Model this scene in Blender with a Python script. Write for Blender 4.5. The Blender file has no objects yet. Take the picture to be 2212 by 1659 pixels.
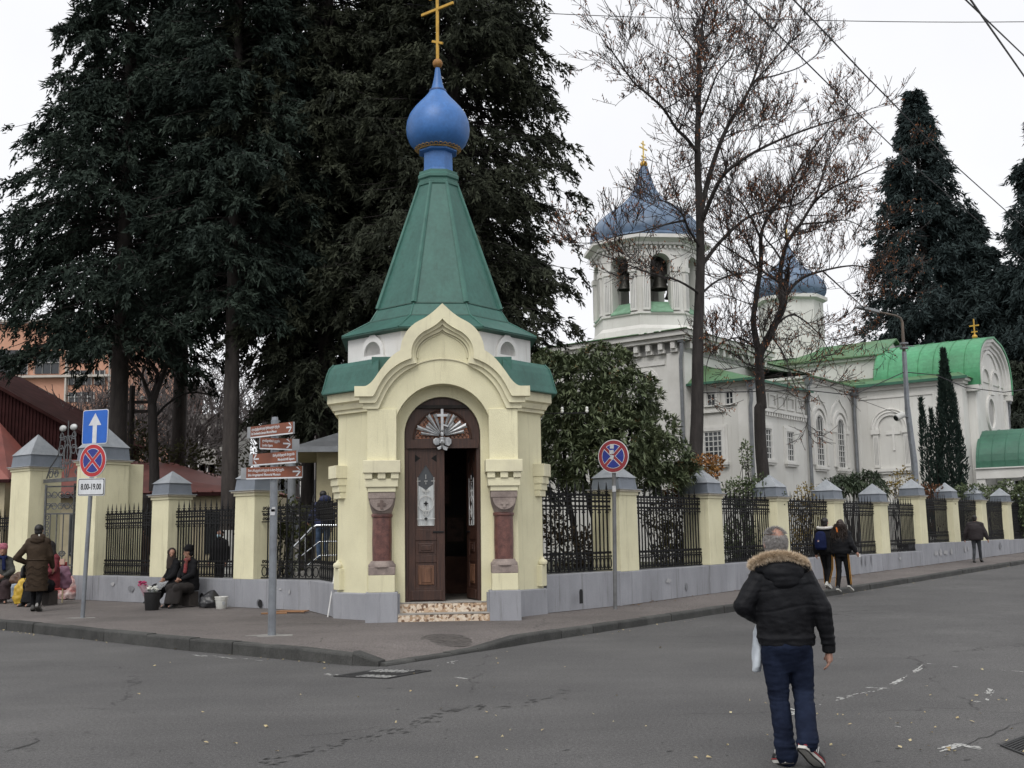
import bpy, math, random
import numpy as np
from math import sin, cos, tan, pi, radians, atan, atan2, sqrt, hypot
from mathutils import Vector, Matrix, noise
from mathutils.geometry import tessellate_polygon
random.seed(7); RNG = np.random.default_rng(7)
SC = bpy.context.scene; COL = SC.collection

# ------------------------------------------------------------------ camera
CAM_H = 1.72; FOC = 2357.0; PITCH = atan(594/4365); ROLL = 0.0145
_f = Vector((0, cos(PITCH), sin(PITCH))); _r0 = Vector((1, 0, 0)); _u0 = _r0.cross(_f)
CR = _r0*cos(ROLL) - _u0*sin(ROLL); CU = _u0*cos(ROLL) + _r0*sin(ROLL); CF = _f
CPOS = Vector((0, 0, CAM_H))
cd = bpy.data.cameras.new('camera'); cam = bpy.data.objects.new('camera', cd); COL.objects.link(cam)
m = Matrix.Identity(4)
for i in range(3):
    m[i][0] = CR[i]; m[i][1] = CU[i]; m[i][2] = -CF[i]; m[i][3] = CPOS[i]
cam.matrix_world = m
cd.sensor_width = 36; cd.sensor_fit = 'HORIZONTAL'; cd.lens = 36*FOC/2212
cd.clip_start = 0.1; cd.clip_end = 2000
SC.camera = cam

# ------------------------------------------------------------------ sky, sun, exposure (overcast)
SUN_EL, SUN_AZ = radians(52), radians(200)      # azimuth clockwise from +Y
w = bpy.data.worlds.new('World'); SC.world = w; w.use_nodes = True
nt = w.node_tree; nt.nodes.clear()
sky = nt.nodes.new('ShaderNodeTexSky'); sky.sky_type = 'NISHITA'; sky.sun_disc = False
sky.sun_elevation = SUN_EL; sky.sun_rotation = SUN_AZ
sky.air_density = 1.0; sky.dust_density = 3.0; sky.ozone_density = 1.0
hs = nt.nodes.new('ShaderNodeHueSaturation'); hs.inputs['Saturation'].default_value = 0.10
mixc = nt.nodes.new('ShaderNodeMix'); mixc.data_type = 'RGBA'
mixc.inputs[0].default_value = 0.80
mixc.inputs[7].default_value = (11.9, 12.0, 12.4, 1)    # even cloud layer
bg = nt.nodes.new('ShaderNodeBackground'); bg.inputs['Strength'].default_value = 0.09
wo = nt.nodes.new('ShaderNodeOutputWorld')
nt.links.new(sky.outputs[0], hs.inputs['Color']); nt.links.new(hs.outputs[0], mixc.inputs[6])
cn = nt.nodes.new('ShaderNodeTexNoise'); cn.inputs['Scale'].default_value = 2.6; cn.inputs['Detail'].default_value = 5; wc = nt.nodes.new('ShaderNodeTexCoord'); nt.links.new(wc.outputs['Generated'], cn.inputs['Vector'])
cr_ = nt.nodes.new('ShaderNodeMapRange'); cr_.inputs[1].default_value = .3; cr_.inputs[2].default_value = .7; cr_.inputs[3].default_value = .93; cr_.inputs[4].default_value = 1.05; nt.links.new(cn.outputs['Fac'], cr_.inputs[0])
cs_ = nt.nodes.new('ShaderNodeVectorMath'); cs_.operation = 'SCALE'; nt.links.new(mixc.outputs[2], cs_.inputs[0]); nt.links.new(cr_.outputs[0], cs_.inputs['Scale'])     # faint cloud tone
nt.links.new(cs_.outputs[0], bg.inputs['Color']); nt.links.new(bg.outputs[0], wo.inputs[0])
sl = bpy.data.lights.new('sun', 'SUN'); sl.energy = 1.5; sl.angle = radians(35); sl.color = (1.0, 0.975, 0.94)
sun = bpy.data.objects.new('sun', sl); COL.objects.link(sun)
_sd = Vector((sin(SUN_AZ)*cos(SUN_EL), cos(SUN_AZ)*cos(SUN_EL), sin(SUN_EL)))
sun.rotation_euler = _sd.to_track_quat('Z', 'Y').to_euler(); sun.location = (0, 0, 60)
SC.view_settings.view_transform = 'Standard'; SC.view_settings.look = 'None'
SC.view_settings.exposure = 0.10; SC.view_settings.gamma = 1.0
SC.cycles.max_bounces = 3; SC.cycles.diffuse_bounces = 2; SC.cycles.glossy_bounces = 2; SC.cycles.transparent_max_bounces = 8
try: SC.cycles.use_denoising = True; SC.cycles.use_adaptive_sampling = True; SC.cycles.adaptive_threshold = 0.02
except Exception: pass

TMP = bpy.data.scenes.new('workbench'); TVL = TMP.view_layers[0]; TRASH = []     # small side scene for evaluating text and skins, removed at the end
def evalmesh(o):
    TMP.collection.objects.link(o); TVL.update(); r = bpy.data.meshes.new_from_object(o.evaluated_get(TVL.depsgraph)); TMP.collection.objects.unlink(o); TRASH.append(o); TRASH.append(o.data); return r

# ------------------------------------------------------------------ surveying helpers (u,v measured on a 2212 px wide print)
def ray(u, v): return CF + CR*((u-1106)/FOC) - CU*((v-829.5)/FOC)
def at(u, v, Y):
    d = ray(u, v); return CPOS + d*(Y/d.y)
def gz(u, v, z=0.0):
    d = ray(u, v); return CPOS + d*((z-CAM_H)/d.z)
def onplane(u, v, p, n):
    d = ray(u, v); return CPOS + d*((Vector(p)-CPOS).dot(n)/d.dot(n))
A38 = radians(38)
dR = Vector((sin(A38), cos(A38), 0)); dL = Vector((-cos(A38), sin(A38), 0)); nR = -dL; nL = -dR
K0 = Vector((-.57, 16.33, 0)); W0 = Vector((2.38, 23.1, 0)); WL = Vector((-5.52, 23.94, 0))
def zroad(x, y):
    s = (x-K0.x)*dR.x + (y-K0.y)*dR.y
    return max(0.0, s-4)*0.0098 if s < 60 else 56*0.0098
def zpave(x, y):
    q = max(0.0, (x-K0.x)*dL.x + (y-K0.y)*dL.y)
    return zroad(x, y) + 0.13 + 0.022*min(q, 2.2)

# ------------------------------------------------------------------ materials
MATS = {}
def mat(name, col, rough=0.85, var=0.12, scale=3.0, bump=0.0, bscale=60.0, metal=0.0, col2=None, stretch=(1, 1, 1), spec=None, fine=0.0, alpha=None, emit=None, streak=0.0, rnd=0.0):
    if name in MATS: return MATS[name]
    M = bpy.data.materials.new(name); M.use_nodes = True; MATS[name] = M
    n = M.node_tree.nodes; l = M.node_tree.links; b = n['Principled BSDF']
    b.inputs['Roughness'].default_value = rough; b.inputs['Metallic'].default_value = metal
    if spec is not None: b.inputs['Specular IOR Level'].default_value = spec
    c = Vector(col); c2 = Vector(col2) if col2 else c*(1-2*var)
    tc = n.new('ShaderNodeTexCoord'); mp = n.new('ShaderNodeMapping'); mp.inputs['Scale'].default_value = stretch
    l.new(tc.outputs['Object'], mp.inputs[0])
    nz = n.new('ShaderNodeTexNoise'); nz.inputs['Scale'].default_value = scale; nz.inputs['Detail'].default_value = 4; nz.inputs['Roughness'].default_value = 0.62
    l.new(mp.outputs[0], nz.inputs['Vector'])
    rp = n.new('ShaderNodeValToRGB'); rp.color_ramp.elements[0].position = 0.32; rp.color_ramp.elements[1].position = 0.68
    rp.color_ramp.elements[0].color = (*c2, 1); rp.color_ramp.elements[1].color = (*(c*(1+var*0.5)), 1)
    l.new(nz.outputs['Fac'], rp.inputs[0]); out = rp.outputs[0]
    if fine > 0:
        n2 = n.new('ShaderNodeTexNoise'); n2.inputs['Scale'].default_value = bscale; n2.inputs['Detail'].default_value = 2
        l.new(tc.outputs['Object'], n2.inputs['Vector'])
        r2 = n.new('ShaderNodeValToRGB'); r2.color_ramp.elements[0].position = 0.3; r2.color_ramp.elements[1].position = 0.7
        a = 1-fine; r2.color_ramp.elements[0].color = (a, a, a, 1); r2.color_ramp.elements[1].color = (1+fine*.6,)*3+(1,)
        l.new(n2.outputs['Fac'], r2.inputs[0])
        mx = n.new('ShaderNodeMix'); mx.data_type = 'RGBA'; mx.blend_type = 'MULTIPLY'; mx.inputs[0].default_value = 1
        l.new(out, mx.inputs[6]); l.new(r2.outputs[0], mx.inputs[7]); out = mx.outputs[2]
    if streak > 0:
        mp2 = n.new('ShaderNodeMapping'); mp2.inputs['Scale'].default_value = (5.5, 5.5, .35); l.new(tc.outputs['Object'], mp2.inputs[0])
        n4 = n.new('ShaderNodeTexNoise'); n4.inputs['Scale'].default_value = 1.6; n4.inputs['Detail'].default_value = 4; n4.inputs['Roughness'].default_value = .7
        l.new(mp2.outputs[0], n4.inputs['Vector'])
        r4 = n.new('ShaderNodeValToRGB'); r4.color_ramp.elements[0].position = .56; r4.color_ramp.elements[1].position = .72
        a = 1-streak; r4.color_ramp.elements[0].color = (1, 1, 1, 1); r4.color_ramp.elements[1].color = (a, a*.985, a*.96, 1)
        l.new(n4.outputs['Fac'], r4.inputs[0])
        mx2 = n.new('ShaderNodeMix'); mx2.data_type = 'RGBA'; mx2.blend_type = 'MULTIPLY'; mx2.inputs[0].default_value = 1
        l.new(out, mx2.inputs[6]); l.new(r4.outputs[0], mx2.inputs[7]); out = mx2.outputs[2]
    if rnd > 0:
        oi = n.new('ShaderNodeObjectInfo'); mr_ = n.new('ShaderNodeMapRange'); mr_.inputs[3].default_value = 1-rnd; mr_.inputs[4].default_value = 1+rnd; l.new(oi.outputs['Random'], mr_.inputs[0])
        vm = n.new('ShaderNodeVectorMath'); vm.operation = 'SCALE'; l.new(out, vm.inputs[0]); l.new(mr_.outputs[0], vm.inputs['Scale']); out = vm.outputs[0]
    l.new(out, b.inputs['Base Color'])
    if bump > 0:
        n3 = n.new('ShaderNodeTexNoise'); n3.inputs['Scale'].default_value = bscale; n3.inputs['Detail'].default_value = 2
        l.new(tc.outputs['Object'], n3.inputs['Vector'])
        bp = n.new('ShaderNodeBump'); bp.inputs['Strength'].default_value = bump; bp.inputs['Distance'].default_value = 0.02
        l.new(n3.outputs['Fac'], bp.inputs['Height']); l.new(bp.outputs[0], b.inputs['Normal'])
    if alpha is not None: b.inputs['Alpha'].default_value = alpha
    if emit is not None:
        b.inputs['Emission Color'].default_value = (*emit[0], 1); b.inputs['Emission Strength'].default_value = emit[1]
    return M
def leafmat(name, c1, c2, scale=1.2, rough=0.6, trans=0.0):
    M = mat(name, c1, rough, 0.0, scale, col2=c2, spec=(.06 if rough > .65 else .3))
    if trans: M.node_tree.nodes['Principled BSDF'].inputs['Transmission Weight'].default_value = 0
    return M
YEL = mat('yellow_plaster', (.74, .70, .485), .9, .06, 1.3, .3, 70, col2=(.67, .63, .43), fine=.06, streak=.20, rnd=.045)
YELTRIM = mat('yellow_trim', (.74, .70, .49), .9, .06, 2.0, .2, 90, col2=(.62, .58, .42), streak=.18, rnd=.03)
GREY = mat('grey_plinth', (.32, .325, .35), .9, .1, 2.0, .3, 70, col2=(.26, .265, .285), stretch=(1, 1, .35), fine=.10, streak=.34, rnd=.06)
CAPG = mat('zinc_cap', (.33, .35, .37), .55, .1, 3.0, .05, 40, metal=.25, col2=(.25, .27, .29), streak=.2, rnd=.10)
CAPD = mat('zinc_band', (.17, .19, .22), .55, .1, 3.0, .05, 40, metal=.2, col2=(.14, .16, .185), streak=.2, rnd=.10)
STONE = mat('pale_ledge', (.55, .50, .40), .9, .1, 5, .2, 80)
IRON = mat('black_iron', (.014, .014, .015), .6, .2, 8, .1, 60, spec=.2)
GATEI = mat('grey_iron', (.12, .125, .13), .5, .2, 6, .1, 60, metal=.3)
GREEN = mat('green_roof', (.036, .122, .098), .55, .2, 1.6, .06, 14, col2=(.026, .092, .074), fine=.12, stretch=(1, 1, .5), streak=.22)
GREENRIB = mat('green_rib', (.045, .14, .112), .5, .2, 3, .05, 20, col2=(.032, .105, .084))
WHITE = mat('white_plaster', (.72, .71, .69), .9, .06, 1.2, .2, 60, col2=(.60, .59, .57), stretch=(1, 1, .3), fine=.04, streak=.22)
CWHITE = mat('church_white', (.70, .695, .66), .9, .06, .5, .15, 30, col2=(.60, .59, .555), stretch=(1, 1, .4), fine=.03, streak=.14)
CTRIM = mat('church_trim', (.71, .70, .67), .9, .06, .9, .1, 30, col2=(.60, .59, .555))
BLUE = mat('blue_dome', (.045, .16, .43), .45, .15, 2.2, .05, 18, col2=(.035, .125, .34), fine=.1, streak=.15)
GOLD = mat('gold_paint', (.55, .33, .05), .45, .2, 10, .05, 60, metal=.35, col2=(.40, .23, .035))
RUST = mat('rust_gold', (.30, .14, .03), .6, .3, 14, .1, 60, col2=(.2, .09, .02))
WOOD = mat('door_wood', (.060, .026, .016), .5, .3, 3, .12, 30, col2=(.025, .011, .008), stretch=(9, 9, .7))
WOODL = mat('worn_wood', (.16, .075, .04), .6, .3, 3, .1, 30, col2=(.07, .03, .016), stretch=(9, 9, .7))
PORPH = mat('red_stone', (.165, .072, .058), .4, .3, 9, .1, 60, col2=(.085, .036, .032), fine=.25)
TUFF = mat('grey_pink_stone', (.31, .255, .225), .8, .2, 5, .3, 60, col2=(.20, .16, .145), fine=.15); TUFFD = mat('dark_pink_stone', (.17, .125, .11), .8, .2, 5)
SILVER = mat('silver_paint', (.42, .43, .44), .4, .2, 14, .1, 60, metal=.5, col2=(.25, .26, .27))
STEEL = mat('steel_pole', (.24, .26, .28), .45, .15, 5, .05, 40, metal=.5, col2=(.18, .19, .21))
CHROME = mat('bright_steel', (.75, .77, .79), .12, .05, 5, metal=1.0)
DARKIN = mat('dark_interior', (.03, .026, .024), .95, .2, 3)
GLASSD = mat('dark_glass', (.03, .035, .04), .08, .1, 3, spec=.6)
ASPH = mat('asphalt', (.106, .103, .101), .92, .1, .35, .5, 160, col2=(.078, .076, .076), fine=.22)
def roadwear(M, crack, spots):
    n = M.node_tree.nodes; l = M.node_tree.links; b = n['Principled BSDF']; src = b.inputs['Base Color'].links[0].from_socket
    tc = [q for q in n if q.type == 'TEX_COORD'][0]
    def mul(sock, col_sock):
        mx = n.new('ShaderNodeMix'); mx.data_type = 'RGBA'; mx.blend_type = 'MULTIPLY'; mx.inputs[0].default_value = 1; l.new(sock, mx.inputs[6]); l.new(col_sock, mx.inputs[7]); return mx.outputs[2]
    def nz(scale, det, stretch=None, rot=0.0):
        q = n.new('ShaderNodeTexNoise'); q.inputs['Scale'].default_value = scale; q.inputs['Detail'].default_value = det; q.inputs['Roughness'].default_value = .65
        if stretch:
            m_ = n.new('ShaderNodeMapping'); m_.inputs['Scale'].default_value = stretch; m_.inputs['Rotation'].default_value = (0, 0, rot); l.new(tc.outputs['Object'], m_.inputs[0]); l.new(m_.outputs[0], q.inputs['Vector'])
        else: l.new(tc.outputs['Object'], q.inputs['Vector'])
        return q
    def ramp(sock, p0, c0, p1, c1):
        r = n.new('ShaderNodeValToRGB'); r.color_ramp.elements[0].position = p0; r.color_ramp.elements[1].position = p1; r.color_ramp.elements[0].color = (c0, c0, c0, 1); r.color_ramp.elements[1].color = (c1, c1, c1, 1); l.new(sock, r.inputs[0]); return r.outputs[0]
    out = src
    out = mul(out, ramp(nz(.22, 3).outputs['Fac'], .35, .86, .65, 1.10))                       # broad repairs and polish
    out = mul(out, ramp(nz(1.0, 4, (.35, 3.2, 1), radians(-52)).outputs['Fac'], .40, .965, .60, 1.025))   # tyre polish along the street
    out = mul(out, ramp(nz(85, 2).outputs['Fac'], .32, .50, .70, 1.55)); out = mul(out, ramp(nz(30, 3).outputs['Fac'], .32, .72, .70, 1.30))                         # aggregate
    out = mul(out, ramp(nz(26, 3, (1, 2.5, 1), radians(-45)).outputs['Fac'], .235, .35, .30, 1.0)) # small dark pocks
    # cracks: warped cell borders, broken up by noise
    wv = nz(1.7, 3); add = n.new('ShaderNodeMix'); add.data_type = 'RGBA'; add.blend_type = 'ADD'; add.inputs[0].default_value = .55; l.new(tc.outputs['Object'], add.inputs[6]); l.new(wv.outputs['Color'], add.inputs[7])
    vo = n.new('ShaderNodeTexVoronoi'); vo.feature = 'DISTANCE_TO_EDGE'; vo.inputs['Scale'].default_value = crack; l.new(add.outputs[2], vo.inputs['Vector'])
    ck = ramp(vo.outputs['Distance'], .0009*crack/.16, .45, .0022*crack/.16, 1.0); mk = ramp(nz(.5, 2).outputs['Fac'], .50, 1.0, .56, 0.0)
    mx = n.new('ShaderNodeMix'); mx.data_type = 'RGBA'; l.new(mk, mx.inputs[0]); l.new(ck, mx.inputs[6]); mx.inputs[7].default_value = (1, 1, 1, 1)
    out = mul(out, mx.outputs[2]); l.new(out, b.inputs['Base Color'])
roadwear(ASPH, .16, 1)
PAVE = mat('pavement_asphalt', (.152, .134, .126), .93, .12, .6, .5, 140, col2=(.120, .106, .100), fine=.2)
roadwear(PAVE, .35, 1)
KERB = mat('kerb_stone', (.062, .062, .058), .9, .2, 3, .5, 50, col2=(.036, .036, .034), fine=.25, rnd=.18)
SOIL = mat('garden_soil', (.06, .055, .035), .95, .3, 1.2, .5, 20, col2=(.04, .05, .022))
PAINTW = mat('white_paint', (.72, .72, .70), .7, .1, 6)
BARK = mat('conifer_bark', (.055, .046, .042), .95, .25, 3, .6, 12, col2=(.03, .025, .023), stretch=(3, 3, .6))
BARKD = mat('dark_bark', (.040, .034, .032), .95, .25, 3, .6, 10, col2=(.02, .017, .016), stretch=(3, 3, .6))
PIPE = mat('zinc_pipe', (.22, .23, .245), .55, .15, 3, metal=.3, col2=(.15, .16, .17))

# ------------------------------------------------------------------ mesh builder
def obj_from(name, v, f, material, parent=None, smooth=False, bevel=0.0, kind=None):
    me = bpy.data.meshes.new(name); me.from_pydata([tuple(p) for p in v], [], f); me.validate(); me.update()
    if material: me.materials.append(material)
    if smooth:
        me.shade_smooth()
    o = bpy.data.objects.new(name, me); COL.objects.link(o)
    if parent: o.parent = parent
    if bevel:
        b = o.modifiers.new('bevel', 'BEVEL'); b.width = bevel; b.segments = 2; b.limit_method = 'ANGLE'; b.angle_limit = radians(40)
    if kind: o['kind'] = kind
    return o
class MB:
    def __init__(s): s.v = []; s.f = []
    def add(s, v, f):
        n = len(s.v); s.v += [Vector(p) for p in v]; s.f += [tuple(i+n for i in q) for q in f]; return s
    def box(s, x0, x1, y0, y1, z0, z1, M=None):
        v = [Vector(p) for p in ((x0,y0,z0),(x1,y0,z0),(x1,y1,z0),(x0,y1,z0),(x0,y0,z1),(x1,y0,z1),(x1,y1,z1),(x0,y1,z1))]
        if M is not None: v = [M @ p for p in v]
        return s.add(v, [(3,2,1,0),(4,5,6,7),(0,1,5,4),(1,2,6,5),(2,3,7,6),(3,0,4,7)])
    def frustum(s, x0, x1, y0, y1, z0, X0, X1, Y0, Y1, z1):
        return s.add([(x0,y0,z0),(x1,y0,z0),(x1,y1,z0),(x0,y1,z0),(X0,Y0,z1),(X1,Y0,z1),(X1,Y1,z1),(X0,Y1,z1)],
                     [(3,2,1,0),(4,5,6,7),(0,1,5,4),(1,2,6,5),(2,3,7,6),(3,0,4,7)])
    def lathe(s, prof, seg=24, c=(0, 0), a0=0.0, cap=True):
        v = []; f = []; n = len(prof)
        for r, z in prof:
            for k in range(seg):
                a = a0 + 2*pi*k/seg; v.append((c[0]+r*cos(a), c[1]+r*sin(a), z))
        for i in range(n-1):
            for k in range(seg):
                k2 = (k+1) % seg; f.append((i*seg+k, i*seg+k2, (i+1)*seg+k2, (i+1)*seg+k))
        if cap:
            f.append(tuple(reversed(range(seg)))); f.append(tuple((n-1)*seg+k for k in range(seg)))
        return s.add(v, f)
    def tube(s, pts, rad, seg=8, cap=True, ell=None):
        pts = [Vector(p) for p in pts]; n = len(pts)
        if not hasattr(rad, '__len__'): rad = [rad]*n
        v = []; f = []; t0 = (pts[1]-pts[0]).normalized()
        ref = Vector((0, 0, 1)) if abs(t0.z) < .9 else Vector((1, 0, 0))
        a = t0.cross(ref).normalized(); b = t0.cross(a).normalized()
        for i, p in enumerate(pts):
            t = (pts[min(i+1, n-1)]-pts[max(i-1, 0)])
            t = t.normalized() if t.length > 1e-9 else t0
            a = (a - t*a.dot(t)); a = a.normalized() if a.length > 1e-6 else t.orthogonal().normalized()
            b = t.cross(a)
            for k in range(seg):
                q = 2*pi*k/seg; v.append(p + (a*cos(q)+b*sin(q))*rad[i])
        for i in range(n-1):
            for k in range(seg):
                k2 = (k+1) % seg; f.append((i*seg+k, i*seg+k2, (i+1)*seg+k2, (i+1)*seg+k))
        if cap:
            f.append(tuple(reversed(range(seg)))); f.append(tuple((n-1)*seg+k for k in range(seg)))
        return s.add(v, f)
    def plate(s, outer, holes, y0, y1, M=None):
        """polygon in XZ (outer, holes) extruded from y0 (front) to y1"""
        loops = [outer]+list(holes); flat = [p for L in loops for p in L]; n = len(flat)
        tris = tessellate_polygon([[Vector((p[0], p[1], 0)) for p in L] for L in loops])
        v = [Vector((p[0], y0, p[1])) for p in flat] + [Vector((p[0], y1, p[1])) for p in flat]
        f = []
        for t in tris:
            a, b, c = (Vector((flat[i][0], flat[i][1])) for i in t)
            area = (b.x-a.x)*(c.y-a.y)-(c.x-a.x)*(b.y-a.y)
            t = tuple(t) if area > 0 else (t[0], t[2], t[1])
            f.append(t); f.append((t[0]+n, t[2]+n, t[1]+n))
        k = 0
        for L in loops:
            m_ = len(L)
            for i in range(m_):
                j = (i+1) % m_; f.append((k+i, k+i+n, k+j+n, k+j))
            k += m_
        if M is not None: v = [M @ p for p in v]
        return s.add(v, f)
    def sphere(s, c, r, seg=14, rings=8):
        c = Vector(c); r = Vector(r) if hasattr(r, '__len__') else Vector((r, r, r))
        v = [c+Vector((0, 0, -r.z))]; f = []
        for i in range(1, rings):
            t = -pi/2+pi*i/rings
            for k in range(seg):
                a = 2*pi*k/seg; v.append(c+Vector((r.x*cos(t)*cos(a), r.y*cos(t)*sin(a), r.z*sin(t))))
        v.append(c+Vector((0, 0, r.z))); T = len(v)-1
        for k in range(seg):
            k2 = (k+1) % seg; f.append((0, 1+k2, 1+k)); f.append((T, 1+(rings-2)*seg+k, 1+(rings-2)*seg+k2))
            for i in range(rings-2):
                a = 1+i*seg; f.append((a+k, a+k2, a+seg+k2, a+seg+k))
        return s.add(v, f)
    def build(s, name, material, parent=None, smooth=False, bevel=0.0, kind=None):
        o = obj_from(name, s.v, s.f, material, parent, smooth, bevel, kind)
        if smooth:
            try: o.data.set_sharp_from_angle(angle=radians(50))
            except Exception: pass
        return o
def tag(o, label, cat, group=None, kind=None):
    o['label'] = label; o['category'] = cat
    if group: o['group'] = group
    if kind: o['kind'] = kind
    return o
def empty(name, loc=(0, 0, 0), rz=0.0, label=None, cat=None, group=None):
    o = bpy.data.objects.new(name, None); COL.objects.link(o); o.empty_display_size = .1
    o.location = loc; o.rotation_euler = (0, 0, rz)
    if label: tag(o, label, cat, group)
    return o
def struct(o): o['kind'] = 'structure'; return o
def inst(src, name, parent, loc=(0, 0, 0), rot=(0, 0, 0), scale=(1, 1, 1)):
    o = bpy.data.objects.new(name, src.data if hasattr(src, 'data') else src); COL.objects.link(o)
    o.parent = parent; o.location = loc; o.rotation_euler = rot; o.scale = scale
    return o
def arc(cx, cz, r, a0, a1, n):
    return [(cx+r*cos(radians(a0+(a1-a0)*i/n)), cz+r*sin(radians(a0+(a1-a0)*i/n))) for i in range(n+1)]
def textmesh(body, size, name, material, parent, loc, rot, align='LEFT', width=None, offset=0.0):
    cu = bpy.data.curves.new(name, 'FONT'); cu.body = body; cu.size = size; cu.align_x = align; cu.align_y = 'CENTER'
    cu.extrude = 0.0015; cu.offset = offset; cu.resolution_u = 3
    t = bpy.data.objects.new(name, cu); me = evalmesh(t)
    me.materials.clear(); me.materials.append(material)
    o = bpy.data.objects.new(name, me); COL.objects.link(o); o.parent = parent; o.location = loc; o.rotation_euler = rot
    if width and len(me.vertices):
        xs = [q.co.x for q in me.vertices]; sx = width/max(1e-6, max(xs)-min(xs)); o.scale = (sx, 1, 1)
    return o
# ================================================================== ground, road, pavement
from mathutils.geometry import delaunay_2d_cdt
struct(MB().add([(-700,-300,-.12),(700,-300,-.12),(700,900,-.12),(-700,900,-.12)],[(0,1,2,3)]).build('ground', SOIL))
xs = np.arange(-62, 92.1, 2.0); ys = np.arange(-14, 92.1, 2.0); v = []; f = []
for j, y in enumerate(ys):
    for i, x in enumerate(xs): v.append((x, y, zroad(x, y)))
nx = len(xs)
for j in range(len(ys)-1):
    for i in range(nx-1): f.append((j*nx+i, j*nx+i+1, (j+1)*nx+i+1, (j+1)*nx+i))
road = struct(obj_from('road', v, f, ASPH))
LK = [Vector((-25.3, 34.4)), Vector((-9.98, 21.56)), Vector((-5.07, 17.13)), Vector((-2.16, 14.89)), Vector((-1.73, 14.69))]
RK = [Vector((-1.73, 14.69)), Vector((-.57, 16.33)), Vector((1.79, 19.62)), Vector((4.55, 22.96))] + [Vector((K0.x+dR.x*s, K0.y+dR.y*s)) for s in (13, 20, 30, 40, 60)]
def segdist(p, a, b):
    ab = b-a; t = max(0, min(1, (p-a).dot(ab)/ab.dot(ab))); return (p-(a+ab*t)).length
def zp(x, y):
    z = zpave(x, y); d = segdist(Vector((x, y)), RK[0], RK[1])
    if d < 1.1:
        t = d/1.1; t = t*t*(3-2*t); z = .035*(1-t)+z*t
    return z
def along(poly, step, start=0.0, end=1e9):
    out = []; acc = 0.0
    for a, b in zip(poly, poly[1:]):
        L = (b-a).length; n = max(1, int(L/step))
        for i in range(n):
            if start <= acc+L*i/n <= end: out.append(a+(b-a)*(i/n))
        acc += L
    out.append(poly[-1]); return out
def off2(P, d, side): return [Vector((p.x+d.x*side, p.y+d.y*side)) for p in P]
V2 = lambda p: Vector((p.x, p.y))
lk_in = [p+Vector((dR.x*.07, dR.y*.07)) for p in along(LK, 1.5)]
rk_in = [p+Vector((dL.x*.07, dL.y*.07)) for p in along(RK, 1.0)]
outl = lk_in[:-1]+[Vector((-1.72, 14.80))]+rk_in[1:]
outl += [V2(W0+dR*53+dL*.3), V2(W0+dR*30+dL*.3), V2(W0+dR*10+dL*.3), V2(W0-dR*2.8+dL*.3), Vector((-.5, 22.4)), Vector((-2.4, 22.4)), V2(WL-dL*2.1+dR*.3), V2(WL+dL*8+dR*.3), V2(WL+dL*24+dR*.3)]
pts = list(outl)
for x in np.arange(-24, 45, .8):
    for y in np.arange(14, 62, .8):
        pts.append(Vector((x+.11*sin(y*5), y+.1*sin(x*7))))
edges = [(i, (i+1) % len(outl)) for i in range(len(outl))]
vv, ee, ff, *_ = delaunay_2d_cdt(pts, edges, [], 1, 1e-5)
used = {}; v = []; f = []
for q in ff:
    idx = []
    for i in q:
        if i not in used: used[i] = len(v); p = vv[i]; v.append((p.x, p.y, zp(p.x, p.y)))
        idx.append(used[i])
    f.append(tuple(idx))
pav = struct(obj_from('pavement', v, f, PAVE))
# kerb stones, one by one
def kerbstones(poly, inward, lens, topf, parent, dark=True):
    P = [Vector((p.x, p.y)) for p in poly]; cum = [0]
    for a, b in zip(P, P[1:]): cum.append(cum[-1]+(b-a).length)
    def pt(s):
        for i in range(len(P)-1):
            if s <= cum[i+1] or i == len(P)-2:
                return P[i]+(P[i+1]-P[i])*((s-cum[i])/(cum[i+1]-cum[i]))
    s = 0; n = 0
    while s < cum[-1]-.2:
        L = random.uniform(*lens); e = min(s+L-.012, cum[-1]); a, b = pt(s), pt(e)
        d = (b-a).normalized(); nn = Vector((-d.y, d.x)); nn = nn if nn.dot(inward) > 0 else -nn
        za, zb = topf(a)+random.uniform(-.004, .012), topf(b)+random.uniform(-.004, .012)
        o = -.025+random.uniform(-.012, .012); r = .03
        lowa, lowb = zroad(*a)-.1, zroad(*b)-.1
        vs = []
        for q, zt, zl in ((a, za, lowa), (b, zb, lowb)):
            for oo, zz in ((o, zl), (o, zt-r), (o+r*.35, zt-r*.3), (o+r, zt), (.15, zt), (.15, zl)): vs.append((q.x+nn.x*oo, q.y+nn.y*oo, zz))
        fs = [(k, (k+1) % 6, 6+(k+1) % 6, 6+k) for k in range(6)] + [(5,4,3,2,1,0), (6,7,8,9,10,11)]
        obj_from('kerb_stone', vs, fs, KERB, parent); s += L; n += 1
top = lambda p: zp(p.x+.0, p.y+.0)+.008
def topl(p):
    q = Vector((p.x, p.y)); return zpave(p.x, p.y)+.006
kerbstones(LK[::-1][1:], Vector((dR.x, dR.y)), (1.0, 1.6), topl, pav)
kerbstones([Vector((-2.16, 14.89)), Vector((-1.80, 14.72))], Vector((dR.x, dR.y)), (.4, .45), lambda p: .17 if p.x < -2.0 else .06, pav)
kerbstones(RK[:2], Vector((dL.x, dL.y)), (.55, .95), lambda p: .045, pav)
kerbstones(RK[1:], Vector((dL.x, dL.y)), (.8, 1.25), lambda p: (.05 if (p-RK[1]).length < .02 else zpave(p.x, p.y)+.006), pav)
# garden behind the fences
gp = [V2(W0-dR*3+dL*.25), V2(W0+dR*60+dL*.25), Vector((150, 160)), Vector((-130, 160)), V2(WL+dL*60+dR*.25), V2(WL-dL*2.4+dR*.25)]
struct(obj_from('garden_ground', [(p.x, p.y, .30) for p in gp], [tuple(range(len(gp)))], SOIL))

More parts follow.
